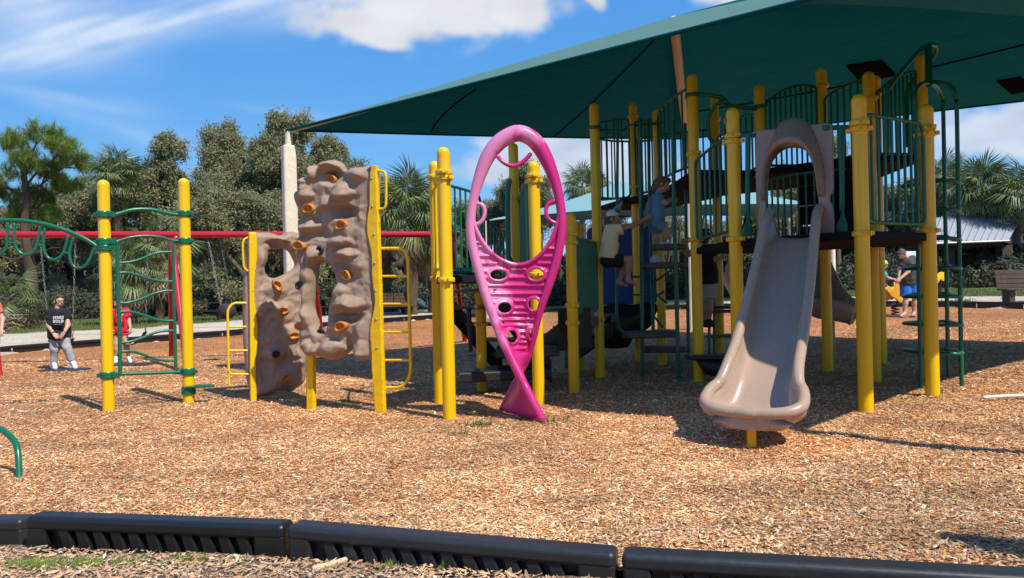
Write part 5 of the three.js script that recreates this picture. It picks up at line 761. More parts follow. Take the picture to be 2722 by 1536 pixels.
// blue moulded panel and the dark moulded climber under the high deck
{
  const c = V(1565, 668, 12.4); const sh = new THREE.Shape(); const w = 0.55, hh = 0.62; sh.moveTo(-w + 0.1, -hh); sh.lineTo(w - 0.1, -hh); sh.quadraticCurveTo(w, -hh, w, -hh + 0.1); sh.lineTo(w, hh - 0.1); sh.quadraticCurveTo(w, hh, w - 0.1, hh); sh.lineTo(-w + 0.1, hh); sh.quadraticCurveTo(-w, hh, -w, hh - 0.1); sh.lineTo(-w, -hh + 0.1); sh.quadraticCurveTo(-w, -hh, -w + 0.1, -hh);
  for (const x of [-0.36, -0.26]) { const h = new THREE.Path(); h.moveTo(x, -0.1); h.lineTo(x + 0.025, -0.1); h.lineTo(x + 0.025, -0.3); h.lineTo(x, -0.3); h.closePath(); sh.holes.push(h); }
  const g = new THREE.ExtrudeGeometry(sh, { depth: 0.05, bevelSize: 0.015, bevelThickness: 0.015, bevelSegments: 3 }); g.translate(c.x, c.y, c.z); add('blue_panel', boxUV(g), M.blue, PS);
  // dark climber shell: a curved moulded shell from the low deck to the ground
  const prof = []; for (const [d, k] of [[11.2, 1], [12.0, 1]]) prof.push([[62, 1150], [120, 1090], [200, 1065], [290, 1072], [400, 1062], [420, 1085], [380, 1180], [300, 1230], [270, 1280], [190, 1286], [120, 1275], [70, 1250]].map(([x, y]) => VV(Z4, x, y, d))); add('climber_shell', loft(prof), M.black, PS);
  const sl = []; for (const [x, y, w] of [[30, 1168, 0.26], [75, 1150, 0.26], [120, 1160, 0.26], [150, 1200, 0.25], [165, 1255, 0.24]]) { const p = VV(Z4, x, y, 12.4); sl.push([v3(p.x, p.y, p.z - w), v3(p.x + 0.02, p.y - 0.12, p.z - w * 0.8), v3(p.x + 0.02, p.y - 0.12, p.z + w * 0.8), v3(p.x, p.y, p.z + w), v3(p.x - 0.02, p.y + 0.03, p.z + w), v3(p.x, p.y - 0.07, p.z)]); } add('small_slide', loft(sl), M.taupe, PS, 'small tan slide glimpsed behind the low green panel');
}
// curved tan slide coming out behind the right posts
{
  const path = [[1990, 610, 11.4], [2018, 668, 11.2], [2042, 724, 10.9], [2064, 768, 10.6], [2092, 790, 10.35], [2126, 797, 10.2], [2146, 806, 10.15]].map(([x, y, d]) => V(x, y, d)); const c = new THREE.CatmullRomCurve3(path), rings = []; for (let i = 0; i <= 40; i++) { const u = i / 40, p = c.getPoint(u), T = c.getTangent(u), s = T.clone().cross(UP).normalize(), n = s.clone().cross(T).normalize(); if (n.y < 0) n.negate(); const w = 0.27, h = 0.20 * (1 - 0.55 * sstep(0.8, 1, u)); const q = (a, b) => p.clone().addScaledVector(s, a).addScaledVector(n, b); rings.push([q(-w * 0.8, -0.06), q(-w - 0.05, 0), q(-w - 0.06, h), q(-w - 0.02, h + 0.045), q(-w + 0.03, h), q(-w + 0.06, 0.03), q(0, -0.01), q(w - 0.06, 0.03), q(w - 0.03, h), q(w + 0.02, h + 0.045), q(w + 0.06, h), q(w + 0.05, 0), q(w * 0.8, -0.06)]); }
  const e = add('curved_slide', boxUV(loft(rings)), M.slide, PS, 'tan slide exit curving out behind the yellow posts at right'); const l = path[5]; add('slide_leg', boxUV(box(l.x - 0.22, (l.y + land(l.x, l.z)) / 2 - 0.1, l.z, 0.13, l.y - land(l.x, l.z) + 0.1, 0.12, 0.03)), M.taupe, e);
  const f2 = [[1818, 690, 13.6], [1838, 716, 13.4], [1862, 760, 13.2], [1890, 790, 13.0]].map(([x, y, d]) => V(x, y, d)); const cc = new THREE.CatmullRomCurve3(f2), r2 = []; for (let i = 0; i <= 16; i++) { const p = cc.getPoint(i / 16), w = 0.28; r2.push([v3(p.x, p.y - 0.05, p.z + w), v3(p.x + 0.02, p.y + 0.2, p.z + w + 0.05), v3(p.x + 0.01, p.y + 0.2, p.z + w - 0.02), v3(p.x, p.y, p.z + w - 0.06), v3(p.x, p.y, p.z - w), v3(p.x, p.y + 0.2, p.z - w), v3(p.x, p.y - 0.05, p.z - w - 0.04)]); } add('far_slide', boxUV(loft(r2)), M.taupe, PS);
}
// hoop ladder and curled rails at the right corner
{
  const ZC = (x, y) => [(2240 + x / 4.544) * 0.9464, (100 + y / 4.544) * 0.9464]; const c = (x, y, d) => VV(ZC, x, y, d);
  add('curl_rail', tube([c(540, 1400, 8.0), c(540, 700, 8.0), c(556, 620, 8.0), c(620, 520, 8.0), c(740, 370, 8.05), c(860, 230, 8.1), c(960, 130, 8.15), c(1050, 90, 8.2), c(1115, 95, 8.3), c(1125, 160, 8.4), c(1080, 260, 8.5), c(960, 390, 8.5), c(860, 510, 8.5), c(800, 600, 8.5), c(780, 700, 8.5), c(775, 1300, 8.5)], 0.024, false, 120), M.green, PS);
  add('curl_post', rodGeo(c(1035, 110, 8.18), c(1040, 565, 7.9), 0.036), M.green, PS);
  const tubes = [[[1035, 545, 7.9], [960, 555, 7.8], [900, 610, 7.75], [872, 690, 7.7], [872, 900, 7.7]], [[1040, 545, 7.9], [1100, 570, 8.1], [1165, 640, 8.3], [1205, 760, 8.4], [1214, 900, 8.4]], [[1045, 535, 7.9], [1160, 540, 7.8], [1280, 570, 7.75], [1345, 640, 7.7], [1370, 760, 7.7], [1378, 900, 7.7]]];
  const ends = [VV(ZB, 398, 1338, 7.7), VV(ZB, 505, 1318, 8.4), VV(ZB, 557, 1326, 7.7)]; tubes.forEach((l, k) => { const p = l.map(a => c(...a)); const e = ends[k]; e.y = land(e.x, e.z) - 0.05; const q = p[p.length - 1]; p.push(q.clone().lerp(e, 0.4), q.clone().lerp(e, 0.75), e); add('upright', tube(p, 0.0215, false, 80), M.green, PS); });
  for (const [y, s] of [[572, 0], [685, 0], [795, 1], [908, 2], [1020, 3], [1130, 4], [1240, 4]]) { const a = VV(ZB, 398 - 4 + s, y + 2, 7.7), b = VV(ZB, 500 + s, y - 12, 8.4), d = VV(ZB, 550 + s * 3, y - 2, 7.7), e = VV(ZB, 555 + s * 3, y + 4, 7.55); add('hoop', pipe([a, v3(lerp(a.x, d.x, 0.5), d.y, a.z + 0.22), e, v3(d.x + 0.03, d.y, d.z - 0.2), b, v3(lerp(a.x, b.x, 0.4), b.y, b.z + 0.02), a.clone().add(v3(-0.02, 0, -0.35))], 0.018, 0.12, true), M.green, PS); }
  const rk = pt('N2'); add('deck_bolt', [ball(V(2229, 578, 6.85), 0.018), ball(V(2307, 575, 7.0), 0.018)], M.bolt, PS);
}

{ const c = VV(ZR1, 316, 470, 7.42), g = new THREE.SphereGeometry(0.03, 14, 10); g.scale(0.55, 1, 0.18); g.rotateY(-0.6); g.translate(c.x, c.y, c.z); add('sticker', g, mat(lin(0.22, 0.2, 0.15), 0.5), PS); }
// ---------- people: each body is one distance field, meshed as one surface; clothes are fields of their own
function surfaceNet(f, lo, hi, h) {
  const n = [0, 1, 2].map(k => Math.ceil((hi.getComponent(k) - lo.getComponent(k)) / h) + 1), [nx, ny, nz] = n, val = new Float32Array(nx * ny * nz); let p = v3();
  for (let k = 0; k < nz; k++) for (let j = 0; j < ny; j++) for (let i = 0; i < nx; i++) val[(k * ny + j) * nx + i] = f(lo.x + i * h, lo.y + j * h, lo.z + k * h);
  const id = new Int32Array(nx * ny * nz).fill(-1), P = [], idx = [], at = (i, j, k) => (k * ny + j) * nx + i;
  for (let k = 0; k < nz - 1; k++) for (let j = 0; j < ny - 1; j++) for (let i = 0; i < nx - 1; i++) {
    let s = 0; const c = []; for (let q = 0; q < 8; q++) { const v = val[at(i + (q & 1), j + (q >> 1 & 1), k + (q >> 2))]; c.push(v); if (v < 0) s++; } if (s === 0 || s === 8) continue;
    let x = 0, y = 0, z = 0, m = 0; const edge = (a, b) => { if ((c[a] < 0) === (c[b] < 0)) return; const t = c[a] / (c[a] - c[b]); x += (a & 1) + t * ((b & 1) - (a & 1)); y += (a >> 1 & 1) + t * ((b >> 1 & 1) - (a >> 1 & 1)); z += (a >> 2) + t * ((b >> 2) - (a >> 2)); m++; };
    for (const [a, b] of [[0, 1], [2, 3], [4, 5], [6, 7], [0, 2], [1, 3], [4, 6], [5, 7], [0, 4], [1, 5], [2, 6], [3, 7]]) edge(a, b);
    id[at(i, j, k)] = P.length / 3; P.push(lo.x + (i + x / m) * h, lo.y + (j + y / m) * h, lo.z + (k + z / m) * h);
  }
  const quad = (a, b, c, d, fl) => { if (a < 0 || b < 0 || c < 0 || d < 0) return; fl ? idx.push(a, b, c, a, c, d) : idx.push(a, c, b, a, d, c); };
  for (let k = 1; k < nz - 1; k++) for (let j = 1; j < ny - 1; j++) for (let i = 1; i < nx - 1; i++) { const v = val[at(i, j, k)] < 0;
    if (v !== val[at(i + 1, j, k)] < 0) quad(id[at(i, j - 1, k - 1)], id[at(i, j, k - 1)], id[at(i, j, k)], id[at(i, j - 1, k)], v);
    if (v !== val[at(i, j + 1, k)] < 0) quad(id[at(i - 1, j, k - 1)], id[at(i - 1, j, k)], id[at(i, j, k)], id[at(i, j, k - 1)], v);
    if (v !== val[at(i, j, k + 1)] < 0) quad(id[at(i - 1, j - 1, k)], id[at(i, j - 1, k)], id[at(i, j, k)], id[at(i - 1, j, k)], v); }
  const g = new THREE.BufferGeometry(); g.setAttribute('position', new THREE.Float32BufferAttribute(P, 3)); g.setIndex(idx); g.computeVertexNormals(); return g;
}
const cone = (a, b, ra, rb, flat) => ({ a, b, ra, rb, flat, lo: v3(Math.min(a.x - ra, b.x - rb), Math.min(a.y - ra, b.y - rb), Math.min(a.z - ra, b.z - rb)), hi: v3(Math.max(a.x + ra, b.x + rb), Math.max(a.y + ra, b.y + rb), Math.max(a.z + ra, b.z + rb)) });
const ellipsoid = (c, r, q) => { const m = Math.max(r.x, r.y, r.z); return { c, r, q: q ? q.clone().invert() : null, lo: c.clone().addScalar(-m), hi: c.clone().addScalar(m) }; };
const T_ = v3();
function primD(p, x, y, z) {
  if (p.r) { T_.set(x - p.c.x, y - p.c.y, z - p.c.z); if (p.q) T_.applyQuaternion(p.q); const k0 = Math.hypot(T_.x / p.r.x, T_.y / p.r.y, T_.z / p.r.z), k1 = Math.hypot(T_.x / p.r.x ** 2, T_.y / p.r.y ** 2, T_.z / p.r.z ** 2); return k1 < 1e-9 ? -Math.min(p.r.x, p.r.y, p.r.z) : k0 * (k0 - 1) / k1; }
  const dx = p.b.x - p.a.x, dy = p.b.y - p.a.y, dz = p.b.z - p.a.z, L2 = dx * dx + dy * dy + dz * dz || 1e-9, t0 = ((x - p.a.x) * dx + (y - p.a.y) * dy + (z - p.a.z) * dz) / L2, t = clamp(t0);
  let d = Math.hypot(x - p.a.x - dx * t, y - p.a.y - dy * t, z - p.a.z - dz * t) - lerp(p.ra, p.rb, t); if (p.flat) d = Math.max(d, (t0 - 1) * Math.sqrt(L2)); return d;
}
function field(prims, k, cut) { return (x, y, z) => { let d = 1e3; for (const p of prims) { if (x < p.lo.x - 0.08 || x > p.hi.x + 0.08 || y < p.lo.y - 0.08 || y > p.hi.y + 0.08 || z < p.lo.z - 0.08 || z > p.hi.z + 0.08) { d = Math.min(d, 0.08); continue; } const e = primD(p, x, y, z), h = Math.max(k - Math.abs(d - e), 0) / k; d = Math.min(d, e) - h * h * k * 0.25; } return cut ? Math.max(d, cut(x, y, z)) : d; }; }
function fleshed(prims, h, k = 0.02, cut, wrinkle) { const lo = v3(1e9, 1e9, 1e9), hi = v3(-1e9, -1e9, -1e9); for (const p of prims) { lo.min(p.lo); hi.max(p.hi); } lo.addScalar(-h * 3); hi.addScalar(h * 3); const f = field(prims, k, cut); return surfaceNet(wrinkle ? (x, y, z) => f(x, y, z) + wrinkle * fbm(x * 9, y * 9, z * 9, 2) : f, lo, hi, h); }
// a hand from the wrist along dir; up is the back of the hand, side points to the thumb
function handPrims(w, dir, back, thumb, s, curl) {
  const d = dir.clone().normalize(), b = back.clone().addScaledVector(d, -back.dot(d)).normalize(), t = d.clone().cross(b).normalize(); if (t.dot(thumb) < 0) t.negate();
  const at = (x, y, z) => w.clone().addScaledVector(d, x * s).addScaledVector(t, y * s).addScaledVector(b, z * s), q = [cone(at(-0.03, 0, 0), at(0.01, 0, 0), 0.026 * s, 0.026 * s), cone(at(0.02, 0.018, 0), at(0.07, 0.024, 0), 0.017 * s, 0.014 * s), cone(at(0.02, -0.016, 0), at(0.068, -0.024, 0), 0.017 * s, 0.013 * s), cone(at(0.02, 0, 0), at(0.072, 0, 0), 0.018 * s, 0.014 * s)];
  [[0.028, 0.070], [0.010, 0.078], [-0.009, 0.072], [-0.027, 0.056]].forEach(([y, l]) => { let p = at(0.072, y, 0), a = curl * 0.55; const r = 0.0085 * s; for (let k = 0; k < 3; k++) { const L = l * s * [0.45, 0.31, 0.24][k], n = p.clone().addScaledVector(d, Math.cos(a) * L).addScaledVector(b, -Math.sin(a) * L); q.push(cone(p, n, r * (1 - k * 0.08), r * (0.92 - k * 0.08))); p = n; a += curl * 0.75; } });
  const t1 = at(0.045, 0.046, -0.008 - 0.012 * curl), t2 = at(0.072, 0.052, -0.016 - 0.03 * curl); q.push(cone(at(0.012, 0.022, 0), t1, 0.014 * s, 0.0105 * s), cone(t1, t2, 0.0105 * s, 0.008 * s)); return q;
}
const skinMat = c => new THREE.MeshPhysicalMaterial({ color: c, roughness: 0.55, sheen: 0.15 });
const cloth = c => mat(c, 0.92, { bumpMap: bumpFine, bumpScale: 0.002 });
// J holds the joints (points of the place); R the radii scale; face and up give the head's turn
function person(label, o) {
  const J = o.J, s = o.s, base = v3(J.hip.x, Math.min(J.footL.y, J.footR.y) - 0.03, J.hip.z), t = thing('person', label, 'person', base), skin = skinMat(o.skin);
  const f = o.face.clone().normalize(), u = o.up.clone().addScaledVector(f, -o.up.dot(f)).normalize(), r = u.clone().cross(f).normalize(), hq = new THREE.Quaternion().setFromRotationMatrix(new THREE.Matrix4().makeBasis(r, u, f)), hs = o.head * 1.0; const H = (x, y, z) => J.head.clone().addScaledVector(r, x * hs).addScaledVector(u, y * hs).addScaledVector(f, z * hs);
  const fat = o.fat || 1;
  const torso = [cone(J.shL, J.hipL, 0.062 * s * fat, 0.09 * s * fat), cone(J.shR, J.hipR, 0.062 * s * fat, 0.09 * s * fat), cone(J.neck.clone().lerp(J.hip, 0.2), J.hip, 0.09 * s * fat, 0.10 * s * fat), cone(J.shL, J.shR, 0.058 * s, 0.058 * s)];
  const body = [...torso, cone(J.neck, J.head.clone().lerp(J.neck, 0.35), 0.052 * s, 0.050 * s)];
  for (const k of ['L', 'R']) { body.push(cone(J['sh' + k], J['el' + k], 0.05 * s, 0.040 * s), cone(J['el' + k], J['wr' + k], 0.040 * s, 0.027 * s), cone(J['hip' + k], J['kn' + k], 0.082 * s * (o.leg || 1), 0.054 * s * (o.leg || 1)), cone(J['kn' + k], J['kn' + k].clone().lerp(J['an' + k], 0.4), 0.052 * s, 0.054 * s), cone(J['kn' + k].clone().lerp(J['an' + k], 0.35), J['an' + k], 0.053 * s, 0.034 * s)); if (!o.shoes) { const toe = J['foot' + k]; body.push(cone(J['an' + k], J['an' + k].clone().lerp(toe, 0.1).add(v3(0, -0.03 * s, 0)), 0.036 * s, 0.034 * s), cone(J['an' + k].clone().add(v3(0, -0.02 * s, 0)), toe, 0.034 * s, 0.024 * s)); } }
  const heads = [ellipsoid(H(0, 0.012, -0.006), v3(0.074, 0.098, 0.092).multiplyScalar(hs), hq), ellipsoid(H(0, -0.045, 0.022), v3(0.054, 0.062, 0.062).multiplyScalar(hs), hq), cone(H(0, 0.008, 0.086), H(0, -0.022, 0.102), 0.010 * hs, 0.015 * hs), cone(H(-0.014, -0.058, 0.074), H(0.014, -0.058, 0.074), 0.012 * hs, 0.012 * hs), ellipsoid(H(0.078, -0.008, -0.012), v3(0.012, 0.030, 0.020).multiplyScalar(hs), hq), ellipsoid(H(-0.078, -0.008, -0.012), v3(0.012, 0.030, 0.020).multiplyScalar(hs), hq), cone(H(0, -0.05, -0.02), J.neck, 0.05 * s, 0.052 * s), cone(H(-0.04, 0.028, 0.074), H(0.04, 0.028, 0.074), 0.010 * hs, 0.010 * hs)];
  const parts = [fleshed(body, 0.014 * s, 0.03), fleshed(heads, 0.0075 * hs, 0.014)];
  for (const k of ['L', 'R']) { const hd = o['hand' + k] || {}; const dir = hd.dir || J['wr' + k].clone().sub(J['el' + k]); parts.push(fleshed(handPrims(J['wr' + k], dir, hd.back || v3(0, 0.3, 1), hd.thumb || v3(0, 1, 0.2), s * (o.hs || 0.95), hd.curl ?? 0.5), 0.0055 * s, 0.007)); }
  const bodyM = add('body', parts, skin, t);
  const eyes = [], wh = []; for (const x of [-0.031, 0.031]) { wh.push(ball(H(x, 0.010, 0.076), 0.0125 * hs, 1.2, 0.7, 0.7, 10)); eyes.push(ball(H(x, 0.010, 0.084), 0.0065 * hs, 1, 1, 0.8, 8)); }
  add('eyes', wh, M.eyeWhite, t); add('pupils', eyes, M.black, t); add('mouth', tube([H(-0.024, -0.058, 0.082), H(0, -0.060, 0.088), H(0.024, -0.058, 0.082)], 0.0045 * hs, false, 8, 6), M.lips, t);
  if (o.hair) { const L = o.hairLong || 0; const hp = [ellipsoid(H(0, 0.022, -0.016), v3(0.084, 0.100, 0.098).multiplyScalar(hs), hq), ...(L ? [cone(H(0, -0.02, -0.06), H(0, -0.06 - L, -0.075), 0.07 * hs, 0.05 * hs)] : [cone(H(0, -0.03, -0.05), H(0, -0.055, -0.05), 0.066 * hs, 0.054 * hs)]), cone(H(-0.05, 0.092, 0.045), H(0.045, 0.088, 0.062), 0.026 * hs, 0.022 * hs)];
    add('hair', fleshed(hp, 0.0075 * hs, 0.02, (x, y, z) => { const q = v3(x, y, z).sub(J.head), a = q.dot(f) / hs, b = q.dot(u) / hs; return Math.min(0.05, Math.max(a - 0.028 - Math.max(0, b - 0.048) * 2.4, -(b + 0.075 + L * 1.4))) * hs; }, 0.012), mat(o.hair, 0.75), t); }
  // shirt
  const sw = 0.020 * s, sl = o.sleeve ?? 0.55, sh = [cone(J.shL, J.hipL, 0.074 * s * fat + sw * 0.3, 0.106 * s * fat + sw), cone(J.shR, J.hipR, 0.074 * s * fat + sw * 0.3, 0.106 * s * fat + sw), cone(J.neck.clone().lerp(J.hip, 0.16), J.hip, 0.10 * s * fat, 0.118 * s * fat + sw), cone(J.shL, J.shR, 0.066 * s, 0.066 * s)];
  for (const k of ['L', 'R']) if (sl > 0) sh.push(cone(J['sh' + k], J['sh' + k].clone().lerp(J['el' + k], sl), 0.068 * s, 0.066 * s + (o.loose || 0.012), 1));
  const tq = J.neck.clone().sub(J.hip).normalize(), hem = J.hip.clone().addScaledVector(tq, (o.hem ?? -0.04) * s); const nk = J.neck.clone().addScaledVector(tq, (o.collar ?? 0.012) * s);
  add('shirt', boxUV(fleshed(sh, 0.011 * s, 0.03, (x, y, z) => Math.max((hem.x - x) * tq.x + (hem.y - y) * tq.y + (hem.z - z) * tq.z, (x - nk.x) * tq.x + (y - nk.y) * tq.y + (z - nk.z) * tq.z), 0.016)), o.shirt, t);
  // trousers or shorts
  const pl = o.pants ?? 0.75, pp = [cone(J.hipL, J.hipR, 0.105 * s * fat, 0.105 * s * fat), cone(J.hip.clone().addScaledVector(tq, 0.08 * s), J.hip, 0.105 * s * fat, 0.112 * s * fat)]; for (const k of ['L', 'R']) { const hp = J['hip' + k], kn = J['kn' + k], an = J['an' + k]; if (pl <= 1) pp.push(cone(hp, hp.clone().lerp(kn, pl), 0.098 * s * fat, (o.wide || 0.088) * s, 1)); else pp.push(cone(hp, kn, 0.098 * s * fat, 0.074 * s), cone(kn, kn.clone().lerp(an, pl - 1), 0.074 * s, 0.060 * s, 1)); }
  add(pl > 1 ? 'trousers' : 'shorts', boxUV(fleshed(pp, 0.011 * s, 0.025, null, 0.018)), o.bottom, t);
  if (o.shoes) for (const k of ['L', 'R']) { const an = J['an' + k], toe = J['foot' + k], d = toe.clone().sub(an).setY(0).normalize(), heel = an.clone().addScaledVector(d, -0.035 * s).setY(toe.y); add('shoe', fleshed([cone(an.clone().add(v3(0, -0.01 * s, 0)), heel.clone().add(v3(0, 0.012 * s, 0)), 0.044 * s, 0.044 * s), cone(heel, toe, 0.040 * s, 0.036 * s), cone(an, toe.clone().add(v3(0, 0.012 * s, 0)), 0.040 * s, 0.034 * s)], 0.008 * s, 0.02, (x, y, z) => toe.y - 0.034 * s - y), o.shoes, t); }
  t.H = H; t.hs = hs; return t;
}
M.eyeWhite = mat(lin(0.7, 0.68, 0.64), 0.3); M.lips = mat(lin(0.38, 0.13, 0.10), 0.5);
const SKIN = lin(0.55, 0.33, 0.235), SKIN2 = lin(0.42, 0.24, 0.16);
const zoomer = (ox, oy, k, d) => (x, y, dd = 0) => V((ox + x / k) * 0.9464, (oy + y / k) * 0.9464, d + dd);
const mid = (a, b) => a.clone().add(b).multiplyScalar(0.5);
const printTex = (lines, bg, fg) => canvasTex(256, 256, (g, w, h) => { g.clearRect(0, 0, w, h); g.fillStyle = bg; g.fillRect(0, 0, w, h); g.fillStyle = fg; g.textAlign = 'center'; for (const [txt, y, px, col] of lines) { g.font = `bold ${px}px sans-serif`; g.fillStyle = col || fg; g.fillText(txt, w / 2, y, w - 8); } });
function print(parent, c, w, h, tex, normal) { const g = new THREE.PlaneGeometry(w, h, 10, 8); const p = g.attributes.position; for (let i = 0; i < p.count; i++) p.setZ(i, -0.9 * p.getX(i) ** 2 - 0.12 * p.getY(i) ** 2); g.computeVertexNormals(); g.applyQuaternion(new THREE.Quaternion().setFromUnitVectors(v3(0, 0, 1), normal)); g.translate(c.x, c.y, c.z); return add('shirt_print', g, new THREE.MeshStandardMaterial({ map: tex, roughness: 0.9, transparent: false, alphaTest: 0 }), parent); }
{ // teenager in black at the left
  const g = GP(148, 930), d = -g.z, Z = zoomer(0, 760, 5.193, d); const J = { head: Z(815, 212), neck: Z(800, 318), shL: Z(702, 372), shR: Z(905, 372), elL: Z(672, 545, -0.05), elR: Z(940, 540, -0.05), wrL: Z(742, 665, -0.17), wrR: Z(888, 640, -0.17), hipL: Z(762, 680), hipR: Z(878, 680), knL: Z(752, 870, -0.04), knR: Z(925, 850, -0.05), anL: Z(738, 1062), anR: Z(1000, 1040, -0.02), footL: Z(764, 1150, -0.12), footR: Z(1040, 1118, -0.1) }; J.hip = mid(J.hipL, J.hipR);
  J.footL.y = land(J.footL.x, J.footL.z) + 0.04; J.footR.y = land(J.footR.x, J.footR.z) + 0.04;
  const t = person('teenager in black printed shirt and grey sweatpants standing at a swing, looking right', { J, s: 0.98, head: 0.95, face: v3(0.86, -0.04, 0.5), up: v3(0, 1, 0), skin: SKIN, hair: lin(0.085, 0.05, 0.028), shirt: cloth(lin(0.012, 0.013, 0.017)), bottom: cloth(lin(0.34, 0.34, 0.36)), pants: 1.95, sleeve: 0.5, loose: 0.008, shoes: mat(lin(0.75, 0.75, 0.78), 0.6), hem: -0.10, handL: { dir: v3(0.8, -0.6, 0.25), back: v3(0.2, 0.5, 1), thumb: v3(0.5, 1, 0), curl: 0.9 }, handR: { dir: v3(-0.5, -0.8, 0.2), back: v3(0, 0.3, 1), thumb: v3(-1, 0.2, 0), curl: 0.35 } });
  print(t, Z(800, 470, -0.168), 0.20, 0.19, printTex([['SENSI', 100, 92], ['BOLD', 190, 96], ['take a chance', 236, 26, '#7fb8c8']], '#101114', '#e8ecec'), v3(0, 0.06, 1).normalize());
  for (const k of ['wrL', 'wrR']) { const a = J[k], b = J[k === 'wrL' ? 'elL' : 'elR'].clone().lerp(a, 0.9); add('wristband', rodGeo(a.clone().lerp(b, 0.3), b, 0.034, 0.036, 14), M.black, t); }
  const gl = []; for (const x of [-0.032, 0.032]) { const to = new THREE.TorusGeometry(0.024, 0.003, 6, 20); to.applyQuaternion(new THREE.Quaternion().setFromUnitVectors(v3(0, 0, 1), v3(0.86, -0.04, 0.5).normalize())); const c = t.H(x, 0.008, 0.102); to.translate(c.x, c.y, c.z); gl.push(to); } gl.push(rodGeo(t.H(0.056, 0.012, 0.098), t.H(0.082, 0.008, 0), 0.003), rodGeo(t.H(-0.056, 0.012, 0.098), t.H(-0.082, 0.008, 0), 0.003), rodGeo(t.H(-0.01, 0.012, 0.104), t.H(0.01, 0.012, 0.104), 0.003)); add('glasses', gl, M.black, t);
}
{ // child in red behind the ladder
  const g = GP(322, 914), d = -g.z, Z = zoomer(0, 760, 5.193, d); const J = { head: Z(1632, 222), neck: Z(1648, 312), shL: Z(1568, 352), shR: Z(1742, 350), elL: Z(1545, 480), elR: Z(1780, 480), wrL: Z(1560, 590, -0.08), wrR: Z(1800, 590, -0.08), hipL: Z(1612, 610), hipR: Z(1710, 610), knL: Z(1605, 800, -0.03), knR: Z(1735, 800, -0.03), anL: Z(1602, 985), anR: Z(1780, 985), footL: Z(1596, 1050, -0.1), footR: Z(1800, 1050, -0.1) }; J.hip = mid(J.hipL, J.hipR); J.footL.y = land(J.footL.x, J.footL.z) + 0.035; J.footR.y = land(J.footR.x, J.footR.z) + 0.035;
  const t = person('child in red printed shirt and red shorts standing behind the wavy green ladder', { J, s: 0.86, head: 0.92, face: v3(-0.25, -0.35, 0.9), up: v3(0, 1, 0.2), skin: SKIN, hair: lin(0.07, 0.05, 0.035), hairLong: 0.05, shirt: cloth(lin(0.62, 0.012, 0.05)), bottom: cloth(lin(0.60, 0.012, 0.05)), pants: 0.4, sleeve: 0.6, loose: 0.02, shoes: mat(lin(0.72, 0.70, 0.70), 0.6), hem: -0.06, handR: { dir: v3(0.1, -1, 0.2), back: v3(1, 0, 0.4), thumb: v3(0, 0, 1), curl: 0.7 }, handL: { dir: v3(0, -1, 0.2), back: v3(-1, 0, 0.4), thumb: v3(0, 0, 1), curl: 0.7 } });
  print(t, Z(1652, 440, -0.152), 0.19, 0.18, printTex([['TEAM', 70, 66], ['88', 180, 120], ['* * *', 236, 60]], '#b80f34', '#f1e6ea'), v3(0, 0.06, 1).normalize());
}
{ // boy in the pale yellow shirt hanging on the climber
  const Z = zoomer(1560, 440, 4.04, 9.72); const J = { head: Z(283, 572), neck: Z(262, 640), shR: Z(292, 690, -0.09), shL: Z(246, 690, 0.12), elR: Z(495, 645, -0.12), wrR: Z(640, 563, -0.06), elL: Z(470, 650, 0.14), wrL: Z(640, 590, 0.10), hipR: Z(225, 1012, -0.08), hipL: Z(222, 1012, 0.08), knR: Z(462, 1010, -0.10), knL: Z(430, 1040, 0.10), anR: Z(440, 1220, -0.06), anL: Z(345, 1240, 0.06), footR: Z(520, 1278, -0.06), footL: Z(425, 1290, 0.04) }; J.hip = mid(J.hipL, J.hipR);
  const t = person('boy in pale yellow shirt, black shorts and white cap clinging to the green step climber', { J, s: 0.80, head: 0.94, face: v3(1, -0.05, 0.25), up: v3(-0.08, 1, 0), skin: SKIN2, hair: lin(0.10, 0.07, 0.045), shirt: cloth(lin(0.78, 0.63, 0.32)), bottom: cloth(lin(0.012, 0.013, 0.018)), pants: 0.72, sleeve: 0.42, loose: 0.03, hem: 0.02, wide: 0.095, fat: 1.12, handR: { dir: v3(0.9, 0.3, 0), back: v3(0, 0.2, 1), thumb: v3(0, 1, 0), curl: 1.2 }, handL: { dir: v3(0.9, 0.3, 0), back: v3(0, 0.2, -1), thumb: v3(0, 1, 0), curl: 1.2 } });
  const cap = fleshed([ellipsoid(t.H(0, 0.045, -0.01), v3(0.092, 0.085, 0.108).multiplyScalar(0.94))], 0.008, 0.01, (x, y, z) => { const c = t.H(0, 0.03, 0); return (c.y - y); }); const c = add('cap', cap, mat(lin(0.66, 0.66, 0.68), 0.85), t); const br = new THREE.SphereGeometry(0.075, 20, 10); br.scale(1.25, 0.12, 1); const bp = t.H(0, 0.034, 0.125); br.rotateZ(-0.06); br.translate(bp.x, bp.y, bp.z); add('cap_brim', br, mat(lin(0.02, 0.07, 0.065), 0.8), c);
  const fin = [Z(285, 455), Z(330, 428), Z(378, 370), Z(372, 440), Z(360, 490), Z(310, 500)]; const fl = loft([fin.map(p => p.clone().add(v3(0, 0, 0.035))), fin.map(p => p.clone().add(v3(0, 0, -0.035)))]); add('cap_fin', fl, mat(lin(0.26, 0.28, 0.31), 0.8), c);
}
